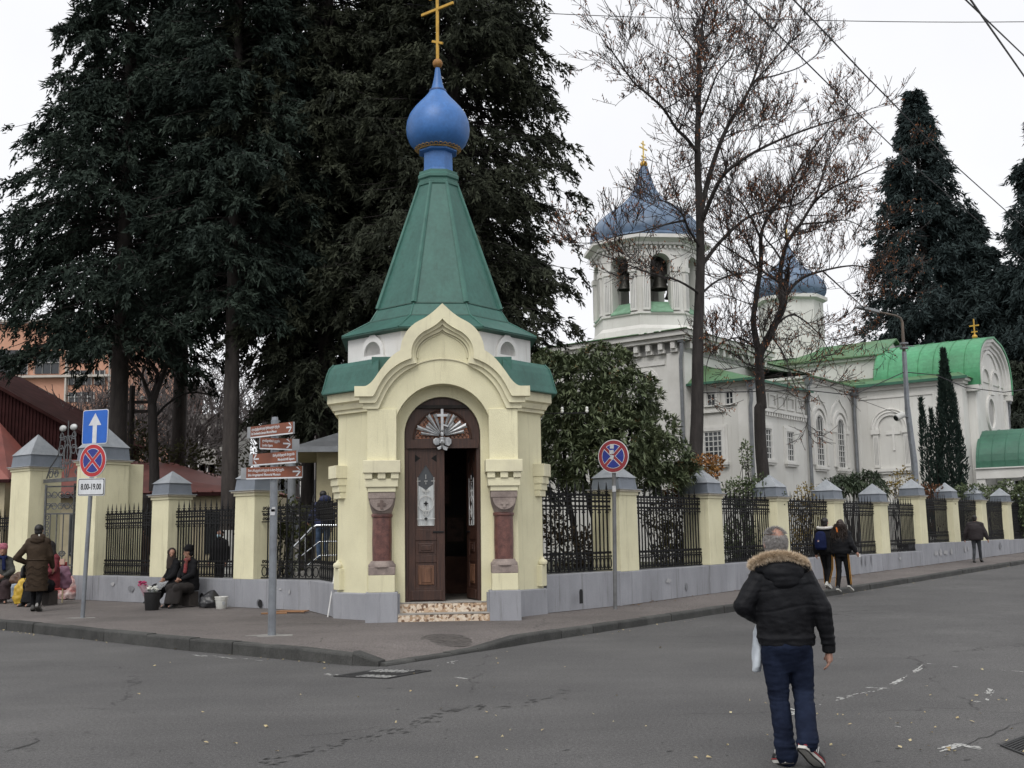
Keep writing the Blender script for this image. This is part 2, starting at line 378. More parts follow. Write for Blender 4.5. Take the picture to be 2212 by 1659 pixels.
# worn paint on the road: broken specks laid 4 mm above the asphalt
PAINTR = mat('worn_road_paint', (.46, .46, .44), .85, .3, 30, col2=(.24, .24, .23))
def wornline(pts, wid, dens, name, label, rnd):
    b = MB(); R = random.Random(rnd)
    P = [gz(*p) for p in pts]
    for a, c in zip(P, P[1:]):
        L = (c-a).length; d = (c-a)/L; nn = Vector((-d.y, d.x, 0)); n = int(L*dens)
        for k in range(n):
            t = R.random(); w_ = R.uniform(-.5, .5)*wid
            if noise.noise(Vector((t*L*2.2+rnd, w_*9, rnd))) < R.uniform(-.1, .45): continue
            p = a+d*(t*L)+nn*w_; l, h = R.uniform(.015, .06), R.uniform(.004, .014)
            z = zroad(p.x, p.y)+.004
            q = [p+d*(-l)+nn*(-h*.6), p+d*(-.3*l)+nn*(-h), p+d*l+nn*(-h*.2), p+d*(l*.4)+nn*h, p+d*(-l*.7)+nn*(h*.8)]
            b.add([(x.x, x.y, z+R.random()*.0006) for x in q], [(0, 1, 2, 3, 4)])
    o = b.build(name, PAINTR); tag(o, label, 'road marking', 'worn white road markings'); return o
wornline([(410,1415),(470,1419),(562,1428)], .16, 130, 'road_marking', 'worn white paint line on the road along the left kerb', 3)
wornline([(690,1455),(745,1462)], .10, 60, 'road_marking', 'flaked white paint left of the drain grate', 4)
wornline([(940,1443),(992,1427)], .12, 70, 'road_marking', 'short worn white dash right of the drain grate, before the dropped kerb', 5)
wornline([(985,1464),(1012,1467)], .03, 160, 'road_marking', 'tiny white paint dash on bare asphalt below the drain grate', 6)
wornline([(1812,1420),(1892,1424)], .02, 160, 'road_marking', 'thin white line on the road right of the walking man', 7)
wornline([(1905,1490),(1960,1462),(2002,1434),(2066,1441)], .06, 230, 'road_marking', 'bent white painted corner line on the road', 8)
wornline([(1700,1545),(1800,1513),(1905,1490)], .12, 70, 'road_marking', 'faded white line leading to the bent corner line', 9)
wornline([(1870,1487),(1915,1488)], .14, 150, 'road_marking', 'flaky white paint patch beside the bent corner line', 12)
wornline([(2105,1516),(2125,1512),(2142,1488)], .08, 110, 'road_marking', 'speckled white paint mark near the right edge', 10)
wornline([(1936,1570),(2002,1579)], .025, 150, 'road_marking', 'short thin white line low on the right', 11)
wornline([(2030,1622),(2075,1608),(2118,1618)], .09, 170, 'road_marking', 'bent white paint mark at the lower right', 13)
wornline([(2160,1448),(2212,1452)], .05, 90, 'road_marking', 'white paint dash at the right edge of the picture', 14)
wornline([(1700,1530),(1722,1535)], .03, 130, 'road_marking', 'white dash seen between the walking man\'s legs', 15)
# fallen leaves and litter specks
def scatter(name, spots, mats_, size, rnd, kind='stuff', label=None):
    b = MB(); R = random.Random(rnd)
    for p in spots:
        a = R.random()*6.28; s = R.uniform(.5, 1.2)*size; z = p[2]+.006
        q = []
        for k in range(5):
            rr = s*(1 if k in (0,) else R.uniform(.35, .6)); q.append((p[0]+cos(a+k*1.256)*rr, p[1]+sin(a+k*1.256)*rr, z+R.uniform(0, .02)))
        b.add(q, [(0,1,2,3,4)])
    o = b.build(name, mats_); o['kind'] = kind
    if label: o['label'] = label
    return o
LEAFY = mat('fallen_leaf', (.46, .40, .24), .8, .3, 3, col2=(.30, .22, .10))
R = random.Random(5); sp = []
for k in range(46):
    u, v_ = R.uniform(1560, 2212), R.uniform(1440, 1659)
    if R.random() < .35: u = R.uniform(1750, 2150); v_ = R.uniform(1540, 1640)
    p = gz(u, v_); sp.append((p.x, p.y, zroad(p.x, p.y)))
for k in range(40):
    p = gz(R.uniform(300, 1560), R.uniform(1400, 1650)); sp.append((p.x, p.y, zroad(p.x, p.y)))
for k in range(60):
    s = R.uniform(2, 30); p = K0+dR*s-dL*abs(R.gauss(.1, .15)); sp.append((p.x, p.y, zroad(p.x, p.y)))
for k in range(40):
    p = Vector((*(LK[1]+(LK[3]-LK[1])*R.random()), 0))-dR*(.06+abs(R.gauss(.0, .15))); sp.append((p.x, p.y, 0))
scatter('fallen_leaves', sp, LEAFY, .030, 3, label='pale dry leaves scattered on the road')
sp = []
for k in range(150):
    s = R.uniform(-1, 30); p = W0+dR*s-dL*abs(R.gauss(.08, .18)); sp.append((p.x, p.y, zp(p.x, p.y)))
LEAFB = mat('brown_leaf', (.16, .09, .04), .85, .3, 3)
scatter('fallen_leaves', sp, LEAFB, .05, 4, label='brown leaves along the foot of the right wall')

# pocks and cracks in the asphalt
def CP(x, y): return ((900+x/1.3825)*.54, (2300+y/1.3825)*.54)
b = MB(); R = random.Random(21); PK = mat('asphalt_pock', (.050, .049, .048), .95, .2, 8)
line = [CP(200, 1040), CP(450, 985), CP(720, 905), CP(1000, 852), CP(1180, 768), CP(1330, 738), CP(1600, 722), CP(1900, 645)]
for a, c in zip(line, line[1:]):
    for k in range(16):
        t = R.random(); p = gz(a[0]+(c[0]-a[0])*t+R.gauss(0, 7), a[1]+(c[1]-a[1])*t+R.gauss(0, 4)); l = R.uniform(.02, .075); w_ = R.uniform(.006, .016); an = radians(40)+R.gauss(0, .35)
        d = Vector((cos(an), sin(an), 0)); e = Vector((-d.y, d.x, 0)); z = Vector((0, 0, zroad(p.x, p.y)+.004)); p.z = 0
        b.add([p-d*l+z, p-e*w_+d*R.uniform(-.3, .3)*l+z, p+d*l+z, p+e*w_+d*R.uniform(-.3, .3)*l+z], [(0, 1, 2, 3)])
for k in range(110):
    p = gz(R.uniform(0, 2212), R.uniform(1400, 1655)); l = R.uniform(.012, .05); w_ = R.uniform(.005, .014); an = R.random()*3; d = Vector((cos(an), sin(an), 0)); e = Vector((-d.y, d.x, 0)); z = Vector((0, 0, zroad(p.x, p.y)+.004)); p.z = 0
    b.add([p-d*l+z, p-e*w_+z, p+d*l+z, p+e*w_+z], [(0, 1, 2, 3)])
o = b.build('asphalt_pocks', PK); o['kind'] = 'stuff'
def crackline(pts, w0, seed):
    R = random.Random(seed); P = [gz(*q) for q in pts]; Q = []
    for a, c in zip(P, P[1:]):
        n = max(3, int((c-a).length/.12))
        for k in range(n): q = a.lerp(c, k/n); Q.append(q+Vector((R.gauss(0, .018), R.gauss(0, .018), 0)))
    v = []; f = []
    for i, q in enumerate(Q):
        d = (Q[min(i+1, len(Q)-1)]-Q[max(i-1, 0)]).normalized(); e = Vector((-d.y, d.x, 0)); w_ = w0*R.uniform(.3, 1.2)*(.2+.8*min(1, i/4, (len(Q)-1-i)/4)); z = zroad(q.x, q.y)+.0042
        v += [(q.x+e.x*w_, q.y+e.y*w_, z), (q.x-e.x*w_, q.y-e.y*w_, z)]
    f = [(2*i, 2*i+1, 2*i+3, 2*i+2) for i in range(len(Q)-1)]
    o = obj_from('road_crack', v, f, PK); o['kind'] = 'stuff'
crackline([(0, 1627), (40, 1617), (86, 1600), (70, 1592)], .016, 1); crackline([(2052, 1628), (2130, 1590), (2225, 1556)], .007, 2); crackline([(150, 1528), (210, 1532), (330, 1534)], .006, 3); crackline([(835, 1432), (880, 1428), (900, 1424), (985, 1405), (1030, 1398)], .010, 4); crackline([(2090, 1352), (2150, 1348), (2212, 1352)], .012, 5)
# drain grates and manhole
def grate(c4, name, label, painted):
    P = [gz(*c) for c in c4]
    for p in P: p.z = zroad(p.x, p.y)
    def bil(s, t, dz=0):
        p = (P[0]*(1-s)+P[1]*s)*(1-t)+(P[3]*(1-s)+P[2]*s)*t; return Vector((p.x, p.y, p.z+dz))
    root = empty(name, bil(.5, .5), 0, label, 'drain grate')
    o0 = bil(.5, .5)
    def strip(s0, s1, t0, t1, z0, z1, nm, mt):
        v = [bil(s0,t0,z0),bil(s1,t0,z0),bil(s1,t1,z0),bil(s0,t1,z0),bil(s0,t0,z1),bil(s1,t0,z1),bil(s1,t1,z1),bil(s0,t1,z1)]
        return MB().add([p-o0 for p in v], [(3,2,1,0),(4,5,6,7),(0,1,5,4),(1,2,6,5),(2,3,7,6),(3,0,4,7)]).build(nm, mt, root)
    DK = mat('cast_iron', (.035, .035, .036), .7, .2, 10, .3, 50); PT = mat('old_white_paint', (.45, .45, .43), .8, .25, 18, col2=(.09, .09, .09))
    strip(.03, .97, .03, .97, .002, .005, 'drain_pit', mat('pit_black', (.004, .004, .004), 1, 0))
    strip(0, 1, 0, .05, .003, .014, 'grate_frame', DK); strip(0, 1, .95, 1, .003, .014, 'grate_frame', DK)
    strip(0, .03, .05, .95, .003, .014, 'grate_frame', DK); strip(.97, 1, .05, .95, .003, .014, 'grate_frame', DK)
    for k in range(9):
        t = .09+k*.1
        strip(.03, .30, t-.02, t+.02, .004, .013, 'grate_bar', PT if painted and k > 2 else DK)
        strip(.30, .66, t-.02, t+.02, .004, .013, 'grate_bar', DK)
        strip(.66, .97, t-.02, t+.02, .004, .013, 'grate_bar', PT if painted and k < 7 else DK)
grate([(720,1462),(818,1447),(932,1450),(838,1467)], 'drain_grate', 'iron road drain grate with flaking white paint at the kerb corner', True)
grate([(2160,1612),(2230,1585),(2300,1600),(2230,1640)], 'drain_grate', 'dark iron drain grate cut off by the right edge of the picture', False)
mp = gz(972, 1376, .165); mr = empty('manhole_cover', (mp.x, mp.y, zp(mp.x, mp.y)+.004), 0, 'round cast iron manhole cover in the pavement before the chapel', 'manhole cover')
mr.rotation_euler = Vector((-(zp(mp.x+.3, mp.y)-zp(mp.x-.3, mp.y))/.6, -(zp(mp.x, mp.y+.3)-zp(mp.x, mp.y-.3))/.6, 1)).to_track_quat('Z', 'Y').to_euler()
DK = mat('worn_iron', (.085, .075, .07), .75, .2, 8, .3, 40)
MB().lathe([(.44, 0), (.44, .006), (.40, .008), (.395, .003), (.37, .003), (.36, .009), (.0001, .009)], 36).build('cover_plate', DK, mr)
for k in range(16):
    a = 2*pi*k/16; Mx = Matrix.Rotation(a, 4, 'Z'); MB().box(.12, .34, -.02, .02, .008, .013, Mx).build('cover_rib', DK, mr)

# ================================================================== corner chapel
CH = empty('chapel', (-1.465, 21.8, 0), radians(4.9), 'small yellow octagonal chapel with green tent roof and blue onion dome', 'chapel')
oct8 = lambda prof: [(r/cos(pi/8), z) for r, z in prof]
def OCT(prof, name, mt, parent=CH, bevel=0, cap=True): return MB().lathe(oct8(prof), 8, a0=pi/8, cap=cap).build(name, mt, parent, bevel=bevel)
fx = .02     # the portal sits a touch off the axis
# --- body walls: seven faces, the front stays open behind the portal
def octring(prof, name, mt, xcut=1.30):
    # five straight faces plus the two front diagonals, trimmed where they run into the portal
    def pt(a, k): return Vector((a/cos(pi/8)*cos(pi/8+k*pi/4), a/cos(pi/8)*sin(pi/8+k*pi/4)))
    for k in range(8):
        if k == 5: continue            # front face
        v = []
        for a, z in prof:
            p, q = pt(a, k), pt(a, k+1)
            if k == 6: p = Vector((xcut, -(a*sqrt(2)-xcut)))
            if k == 4: q = Vector((-xcut, -(a*sqrt(2)-xcut)))
            v += [(p.x, p.y, z), (q.x, q.y, z)]
        n = len(prof)
        f = [(2*i, 2*i+1, 2*i+3, 2*i+2) for i in range(n-1)] + [(2*n-2, 2*n-1, 1, 0)] + [tuple(2*i for i in range(n)), tuple(2*i+1 for i in reversed(range(n)))]
        MB().add(v, f).build(name, mt, CH)
octring([(1.70, .5), (1.95, .50), (1.95, 4.10), (1.70, 4.10)], 'wall', YEL, 1.25)
octring([(1.93, 0), (2.02, .0), (2.02, .64), (1.99, .66), (1.93, .66)], 'plinth', GREY, 1.28)
octring([(1.7, 4.0), (1.95, 4.00), (2.02, 4.00), (2.02, 4.07), (2.06, 4.07), (2.10, 4.17), (2.16, 4.20), (2.16, 4.37), (1.7, 4.37)], 'cornice', YELTRIM, 1.32)
octring([(1.75, 4.372), (2.26, 4.372), (2.262, 4.392), (2.225, 4.50), (2.195, 4.62), (2.165, 4.75), (2.12, 4.87), (2.04, 4.96), (1.75, 5.01)], 'skirt_roof', GREEN, 1.15)
for k in (0, 1, 2, 3, 4, 7):
    a = pi/8+k*pi/4; r_ = 1/cos(pi/8)
    MB().tube([Vector((cos(a)*q*r_, sin(a)*q*r_, z)) for q, z in ((2.26, 4.40), (2.232, 4.50), (2.202, 4.62), (2.172, 4.75), (2.127, 4.875), (2.047, 4.965))], .014, 5).build('roof_seam', GREENRIB, CH)
for k in range(8):
    hw_ = 1.78*tan(pi/8); hole = [(-.225, 5.08), (-.225, 5.12)] + arc(0, 5.12, .225, 180, 0, 14)[1:] + [(.225, 5.08)]
    MB().plate([(-hw_, 4.80), (hw_, 4.80), (hw_, 5.56), (-hw_, 5.56)], [hole] if k in (5, 7) else [], 0, .05, Matrix.Rotation(k*pi/4+pi/2, 4, 'Z') @ Matrix.Translation((0, -1.78, 0))).build('drum', WHITE, CH)
# floor and dark room
MB().box(-1.1, 1.1, -1.66, 1.5, .1, .495).build('floor', mat('floor_stone', (.18, .16, .14), .7, .2, 6), CH)
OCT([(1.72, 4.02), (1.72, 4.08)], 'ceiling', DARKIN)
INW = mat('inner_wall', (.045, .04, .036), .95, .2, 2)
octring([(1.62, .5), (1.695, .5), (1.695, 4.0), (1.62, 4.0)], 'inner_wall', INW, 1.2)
for (x, y, z, w_, h_) in ((.35, 1.6, 1.5, .45, .6), (-.35, 1.6, 1.6, .4, .55), (.02, 1.6, 2.3, .5, .7)):
    fr = MB().box(x-w_/2, x+w_/2, y-.06, y+.02, z, z+h_).build('icon_frame', mat('dim_gilt', (.045, .03, .012), .7, .2, 8), CH); MB().box(x-w_/2+.05, x+w_/2-.05, y-.07, y-.055, z+.05, z+h_-.05).build('icon_board', mat('icon_dark', (.12, .06, .04), .6, .3, 9), fr)
MB().box(-.5, .7, .9, 1.35, .5, 1.25).build('altar_table', mat('altar_cloth', (.10, .05, .035), .9, .2, 5), CH)
# --- portal
yF = -2.06
def G(x, y): return ((x-616)/262.5+fx, 5.89-(y-85)/262.8)
def mirror(P): return P + [(2*fx-p[0], p[1]) for p in reversed(P[:-1])]
def smooth_poly(P, it=2, fixed=()):
    for _ in range(it):
        Q = [P[0]]
        for i, (a, b) in enumerate(zip(P, P[1:])):
            Q += [(a[0]*.75+b[0]*.25, a[1]*.75+b[1]*.25), (a[0]*.25+b[0]*.75, a[1]*.25+b[1]*.75)]
        Q.append(P[-1]); P = Q
    return P
def ogee(lower, upper): return smooth_poly([G(*p) for p in lower]) + smooth_poly([G(*p) for p in upper])[0:]
outer = ogee([(243,486),(258,484),(285,462),(318,412),(352,366),(385,332),(415,314)], [(417,300),(425,262),(448,216),(486,180),(530,158),(566,132),(596,104),(616,85)])
inner = ogee([(290,530),(300,512),(322,466),(355,420),(400,382),(440,362),(468,352)], [(469,340),(468,305),(484,262),(520,226),(560,206),(590,186),(605,172),(616,160)])
inn2 = ogee([(300,560),(312,540),(336,486),(372,436),(420,396),(455,380),(492,372)], [(482,345),(480,310),(494,272),(526,240),(564,220),(588,206),(604,196),(616,184)])
inn3 = ogee([(316,580),(328,552),(352,500),(388,450),(432,412),(470,392),(497,376)], [(492,345),(490,315),(503,282),(532,252),(566,234),(590,224),(606,216),(616,206)])
def band(o_, i_, y0, y1, name):
    a = mirror(o_); b = mirror(i_)
    MB().plate(a+[(p[0], p[1]) for p in reversed(b)], [], y0, y1).build(name, YELTRIM, CH)
XO = 1.585; XI = 1.36
zc0, zc1, zc2 = 3.97, 4.18, 4.365
def ret(P, xo, zt, xi, zb):   # start each profile with its horizontal cornice return
    return [(fx-xo, zt)] + P
o_full = [(fx-XO, zc1), (fx-XO, zc2)] + outer
i_full = [(fx-1.50, zc1)] + [(fx-1.26, zc1)] + inner
band(o_full, [(fx-1.26, zc1)]+inner, yF-.20, yF-.02, 'gable_moulding')
band([(fx-1.50, zc0+.10), (fx-1.50, zc1)] + [(fx-1.26, zc1)]+inner, [(fx-1.22, zc0+.10)]+inn2, yF-.13, yF-.01, 'gable_moulding')
band([(fx-1.44, zc0), (fx-1.44, zc0+.10)] + [(fx-1.22, zc0+.10)]+inn2, [(fx-1.165, zc0)]+inn3, yF-.07, yF-.005, 'gable_moulding')
# gable wall with the door arch
archO = [(fx+.885, 2.50)] + arc(fx, 3.55, .885, 0, 180, 28) + [(fx-.885, 2.50)]
wall_out = [(fx-1.37, 2.5)] + [(fx-1.37, zc0+.1)] + [(p[0], p[1]) for p in outer] ; wall_out = wall_out + [(2*fx-p[0], p[1]) for p in reversed(wall_out[:-1])]
# polygon goes up the left side, over, down the right side, then around the opening
MB().plate(wall_out + archO, [], yF, yF+.30).build('portal_wall', YEL, CH)
MB().plate([(fx-1.36, .5), (fx-1.36, 4.34), (fx-1.02, 4.34), (fx-.95, 4.52), (fx+.95, 4.52), (fx+1.02, 4.34), (fx+1.36, 4.34), (fx+1.36, .5), (fx+.69, .5)] + arc(fx, 3.53, .70, 0, 180, 28) + [(fx-.69, .5)], [], yF+.30, yF+.62).build('portal_wall', YEL, CH)
MB().plate([(fx-.92, 4.55), (fx-1.3, 4.36), (fx-1.30, 4.98), (fx-.72, 4.98), (fx-.6, 5.3), (fx, 5.75), (fx+.6, 5.3), (fx+.72, 4.98), (fx+1.30, 4.98), (fx+1.3, 4.36), (fx+.92, 4.55)], [], yF+.31, yF+1.2).build('gable_roof_core', GREEN, CH)
# tympanum bead
tb = [(p[0]*.96+fx*.04, p[1]-.02) for p in mirror(inn3[len(inn3)//2:])]
MB().tube([(p[0], yF-.012, p[1]) for p in tb], .018, 5).build('tympanum_bead', YELTRIM, CH)
MB().tube([(p[0], yF-.012, p[1]) for p in arc(fx, 3.72, 1.17, 63, 117, 14)], .015, 5).build('tympanum_bead', YELTRIM, CH)
for s in (-1, 1):
    cx = fx+s*1.10
    MB().frustum(cx-.285, cx+.285, yF-.04, yF+.75, 0, cx-.285, cx+.285, yF-.04, yF+.75, .70).build('pier_plinth', GREY, CH, bevel=.015)
    MB().box(cx-.235, cx+.235, yF-.01, yF+.7, .70, 1.0).build('pedestal', YEL, CH, bevel=.01)
    col = empty('column'); col.parent = CH
    MB().box(cx-.235, cx+.235, yF-.01, yF+.4, 1.0, 1.14).build('column_base', TUFF, col, bevel=.01)
    MB().lathe([(.245, 1.14), (.245, 1.18), (.215, 1.21), (.20, 1.245), (.17, 1.25)], 24, (cx, yF+.20)).build('column_base', TUFF, col, smooth=True)
    MB().lathe([(.172, 1.25), (.178, 1.6), (.172, 2.02), (.19, 2.03), (.195, 2.06), (.19, 2.08), (.172, 2.09)], 28, (cx, yF+.20)).build('column_shaft', PORPH, col, smooth=True)
    # cushion capital: square block whose lower half rounds into the shaft, with a lunette and a cross
    cap_ = MB(); n = 9; rings = []
    for i in range(n):
        t = i/(n-1); z = 2.09+t*.26; hs_ = .17+.065*sin(t*pi/2); sq = t
        ring = []
        for k in range(32):
            a = 2*pi*k/32; c_, s_ = cos(a), sin(a); rr = hs_/max(abs(c_), abs(s_)); r0 = hs_; rad = r0*(1-sq)+min(rr, r0*1.36)*sq
            ring.append((cx+c_*rad, yF+.20+s_*rad, z))
        rings += ring
    cap_.add(rings, [(i*32+k, i*32+(k+1) % 32, (i+1)*32+(k+1) % 32, (i+1)*32+k) for i in range(n-1) for k in range(32)] + [tuple((n-1)*32+k for k in range(32))])
    cp = cap_.build('capital', TUFF, col, smooth=True)
    MB().box(cx-.24, cx+.24, yF-.045, yF+.45, 2.35, 2.47).build('abacus', TUFF, col, bevel=.012)
    MB().plate([(cx-.21, 2.345)] + arc(cx, 2.345, .21, 180, 360, 14)[1:], [], yF-.05, yF-.03).build('lunette', TUFF, cp)
    MB().box(cx-.075, cx+.075, yF-.065, yF-.049, 2.225, 2.275).box(cx-.026, cx+.026, yF-.067, yF-.051, 2.17, 2.33).build('lunette_cross', TUFFD if s < 0 else TUFF, cp)
    # corbelled bracket above
    MB().box(cx-.25, cx+.25, yF-.06, yF+.3, 2.47, 2.56).build('bracket_tier', YELTRIM, CH, bevel=.008)
    MB().box(cx-.29, cx+.29, yF-.09, yF+.3, 2.56, 2.705).build('bracket_tier', YELTRIM, CH, bevel=.008)
    for d_ in (-.235, 0, .235): MB().box(cx+d_-.07, cx+d_+.07, yF-.12, yF-.002, 2.705, 2.81).build('dentil', YELTRIM, CH, bevel=.006)
    MB().box(cx-.335, cx+.335, yF-.15, yF+.3, 2.81, 3.035).build('bracket_block', YELTRIM, CH, bevel=.01)
    MB().box(cx-.262, cx+.262, yF-.035, yF+.1, 3.035, 3.965).build('pilaster', YEL, CH, bevel=.006)
    MB().box(cx-.27 if s < 0 else cx-.20, cx+.20 if s < 0 else cx+.27, yF+.24, yF+.31, .70, 2.48).build('pilaster', YEL, CH)
    # corner corbels of the octagon
    ax = s*1.95; ay = -1.95*tan(pi/8)
    for (z0, z1, e) in ((2.40, 2.52, .03), (2.52, 2.64, .06), (2.64, 2.78, .09), (2.78, 3.02, .13)):
        MB().box(-.16-e*.4, .16+e*.4, -.02-e, .25, z0, z1, Matrix.Translation((ax*.985, ay-.02, 0)) @ Matrix.Rotation(s*radians(66), 4, 'Z')).build('corner_corbel', YELTRIM, CH, bevel=.006)
    MB().box(-.15, .15, -.05, .25, .70, 1.10, Matrix.Translation((ax*.985, ay-.02, 0)) @ Matrix.Rotation(s*radians(66), 4, 'Z')).build('corner_block', YEL, CH, bevel=.008)
    MB().lathe([(.03, 1.10), (.085, 1.11), (.10, 1.15), (.085, 1.19), (.04, 1.215), (.03, 1.25)], 16, (ax*.99, ay-.05)).build('corner_ball', YELTRIM, CH, smooth=True)
    MB().box(fx+s*.885 if s > 0 else fx-1.30, fx+1.30 if s > 0 else fx-.885, yF+.29, yF+.6, 0, .68).build('jamb_plinth', GREY, CH)
    MB().box(fx+s*.84-.06, fx+s*.84+.06, yF+.05, yF+.5, 0, .66).build('jamb_plinth', GREY, CH)
# --- steps with mosaic tiles
MOS = mat('mosaic_tile', (.55, .42, .30), .5, .2, 30, col2=(.2, .12, .08))
_n = MOS.node_tree; vor = _n.nodes.new('ShaderNodeTexVoronoi'); vor.inputs['Scale'].default_value = 26
tc = [q for q in _n.nodes if q.type == 'TEX_COORD'][0]; _n.links.new(tc.outputs['Object'], vor.inputs['Vector'])
sepc = _n.nodes.new('ShaderNodeSeparateColor'); _n.links.new(vor.outputs['Color'], sepc.inputs[0])
rr = _n.nodes.new('ShaderNodeValToRGB'); rr.color_ramp.interpolation = 'CONSTANT'
for i, (p, c) in enumerate(((0, (.62, .50, .38)), (.3, (.40, .27, .17)), (.5, (.70, .60, .48)), (.75, (.17, .10, .06)), (.88, (.52, .38, .26)))):
    e = rr.color_ramp.elements[i] if i < 2 else rr.color_ramp.elements.new(p)
    e.position = p; e.color = (*c, 1)
_n.links.new(sepc.outputs[0], rr.inputs[0]); _n.links.new(rr.outputs[0], _n.nodes['Principled BSDF'].inputs['Base Color'])
SLAB = mat('step_slab', (.36, .34, .31), .8, .15, 5, .2, 60)
for (y0, z0, z1, nm) in ((yF-.0, .10, .32, 0), (yF+.26, .32, .50, 1)):
    st = MB().box(fx-.82, fx+.82, y0, y0+.6, z0, z1-.02).build('step', SLAB, CH)
    MB().box(fx-.83, fx+.83, y0-.02, y0+.6, z1-.02, z1).build('step_tread', SLAB, st, bevel=.004)
    for k in range(5):
        x0 = fx-.815+k*.327
        MB().box(x0+.003, x0+.324, y0-.012, y0-.001, z0, z1-.022).build('step_tile', MOS, st)
# --- doorway: frame, transom, leaves
yD = yF+.42
MB().plate([(fx-.69, .5)] + [(fx-.69, 3.53)] + arc(fx, 3.53, .69, 180, 0, 28)[1:] + [(fx+.69, .5), (fx+.63, .5), (fx+.63, 3.33), (fx-.63, 3.33), (fx-.63, .5)], [[(fx-.50, 3.46), (fx+.50, 3.46)] + arc(fx, 3.46, .50, 0, 180, 24)[1:-1]], yD-.02, yD+.08).build('door_frame', WOOD, CH)
MB().tube([(p[0], yD-.02, p[1]) for p in arc(fx, 3.46, .53, 0, 180, 24)], .025, 6).build('transom_bead', WOOD, CH)
MB().plate([(fx-.66, 3.28), (fx+.66, 3.28), (fx+.66, 3.36), (fx+.58, 3.43), (fx+.4, 3.45), (fx-.4, 3.45), (fx-.58, 3.43), (fx-.66, 3.36)], [], yD-.06, yD-.021).build('transom_rail', WOOD, CH)
AMB = mat('amber_glass', (.38, .12, .03), .15, .4, 25, col2=(.10, .03, .012), spec=.6)
MB().plate([(fx-.5, 3.46), (fx+.5, 3.46)] + arc(fx, 3.46, .5, 0, 180, 24)[1:-1], [], yD+.03, yD+.05).build('fanlight_pane', AMB, CH)
lat = MB()
for k in range(-9, 10):
    for sg in (-1, 1):
        Mx = Matrix.Translation((fx+k*.075, yD+.022, 3.68)) @ Matrix.Rotation(sg*radians(38), 4, 'Y')
        p0, p1 = Mx @ Vector((0, 0, -.3)), Mx @ Vector((0, 0, .3)); P = [p0.lerp(p1, t/14) for t in range(15)]
        P = [p for p in P if hypot(p.x-fx, p.z-3.46) < .49 and p.z > 3.465]
        if len(P) > 1: lat.tube([P[0], P[-1]], .007, 4)
lat.build('fanlight_lattice', WOODL, CH)
ND = mat('night_void', (.006, .006, .006), 1, 0)
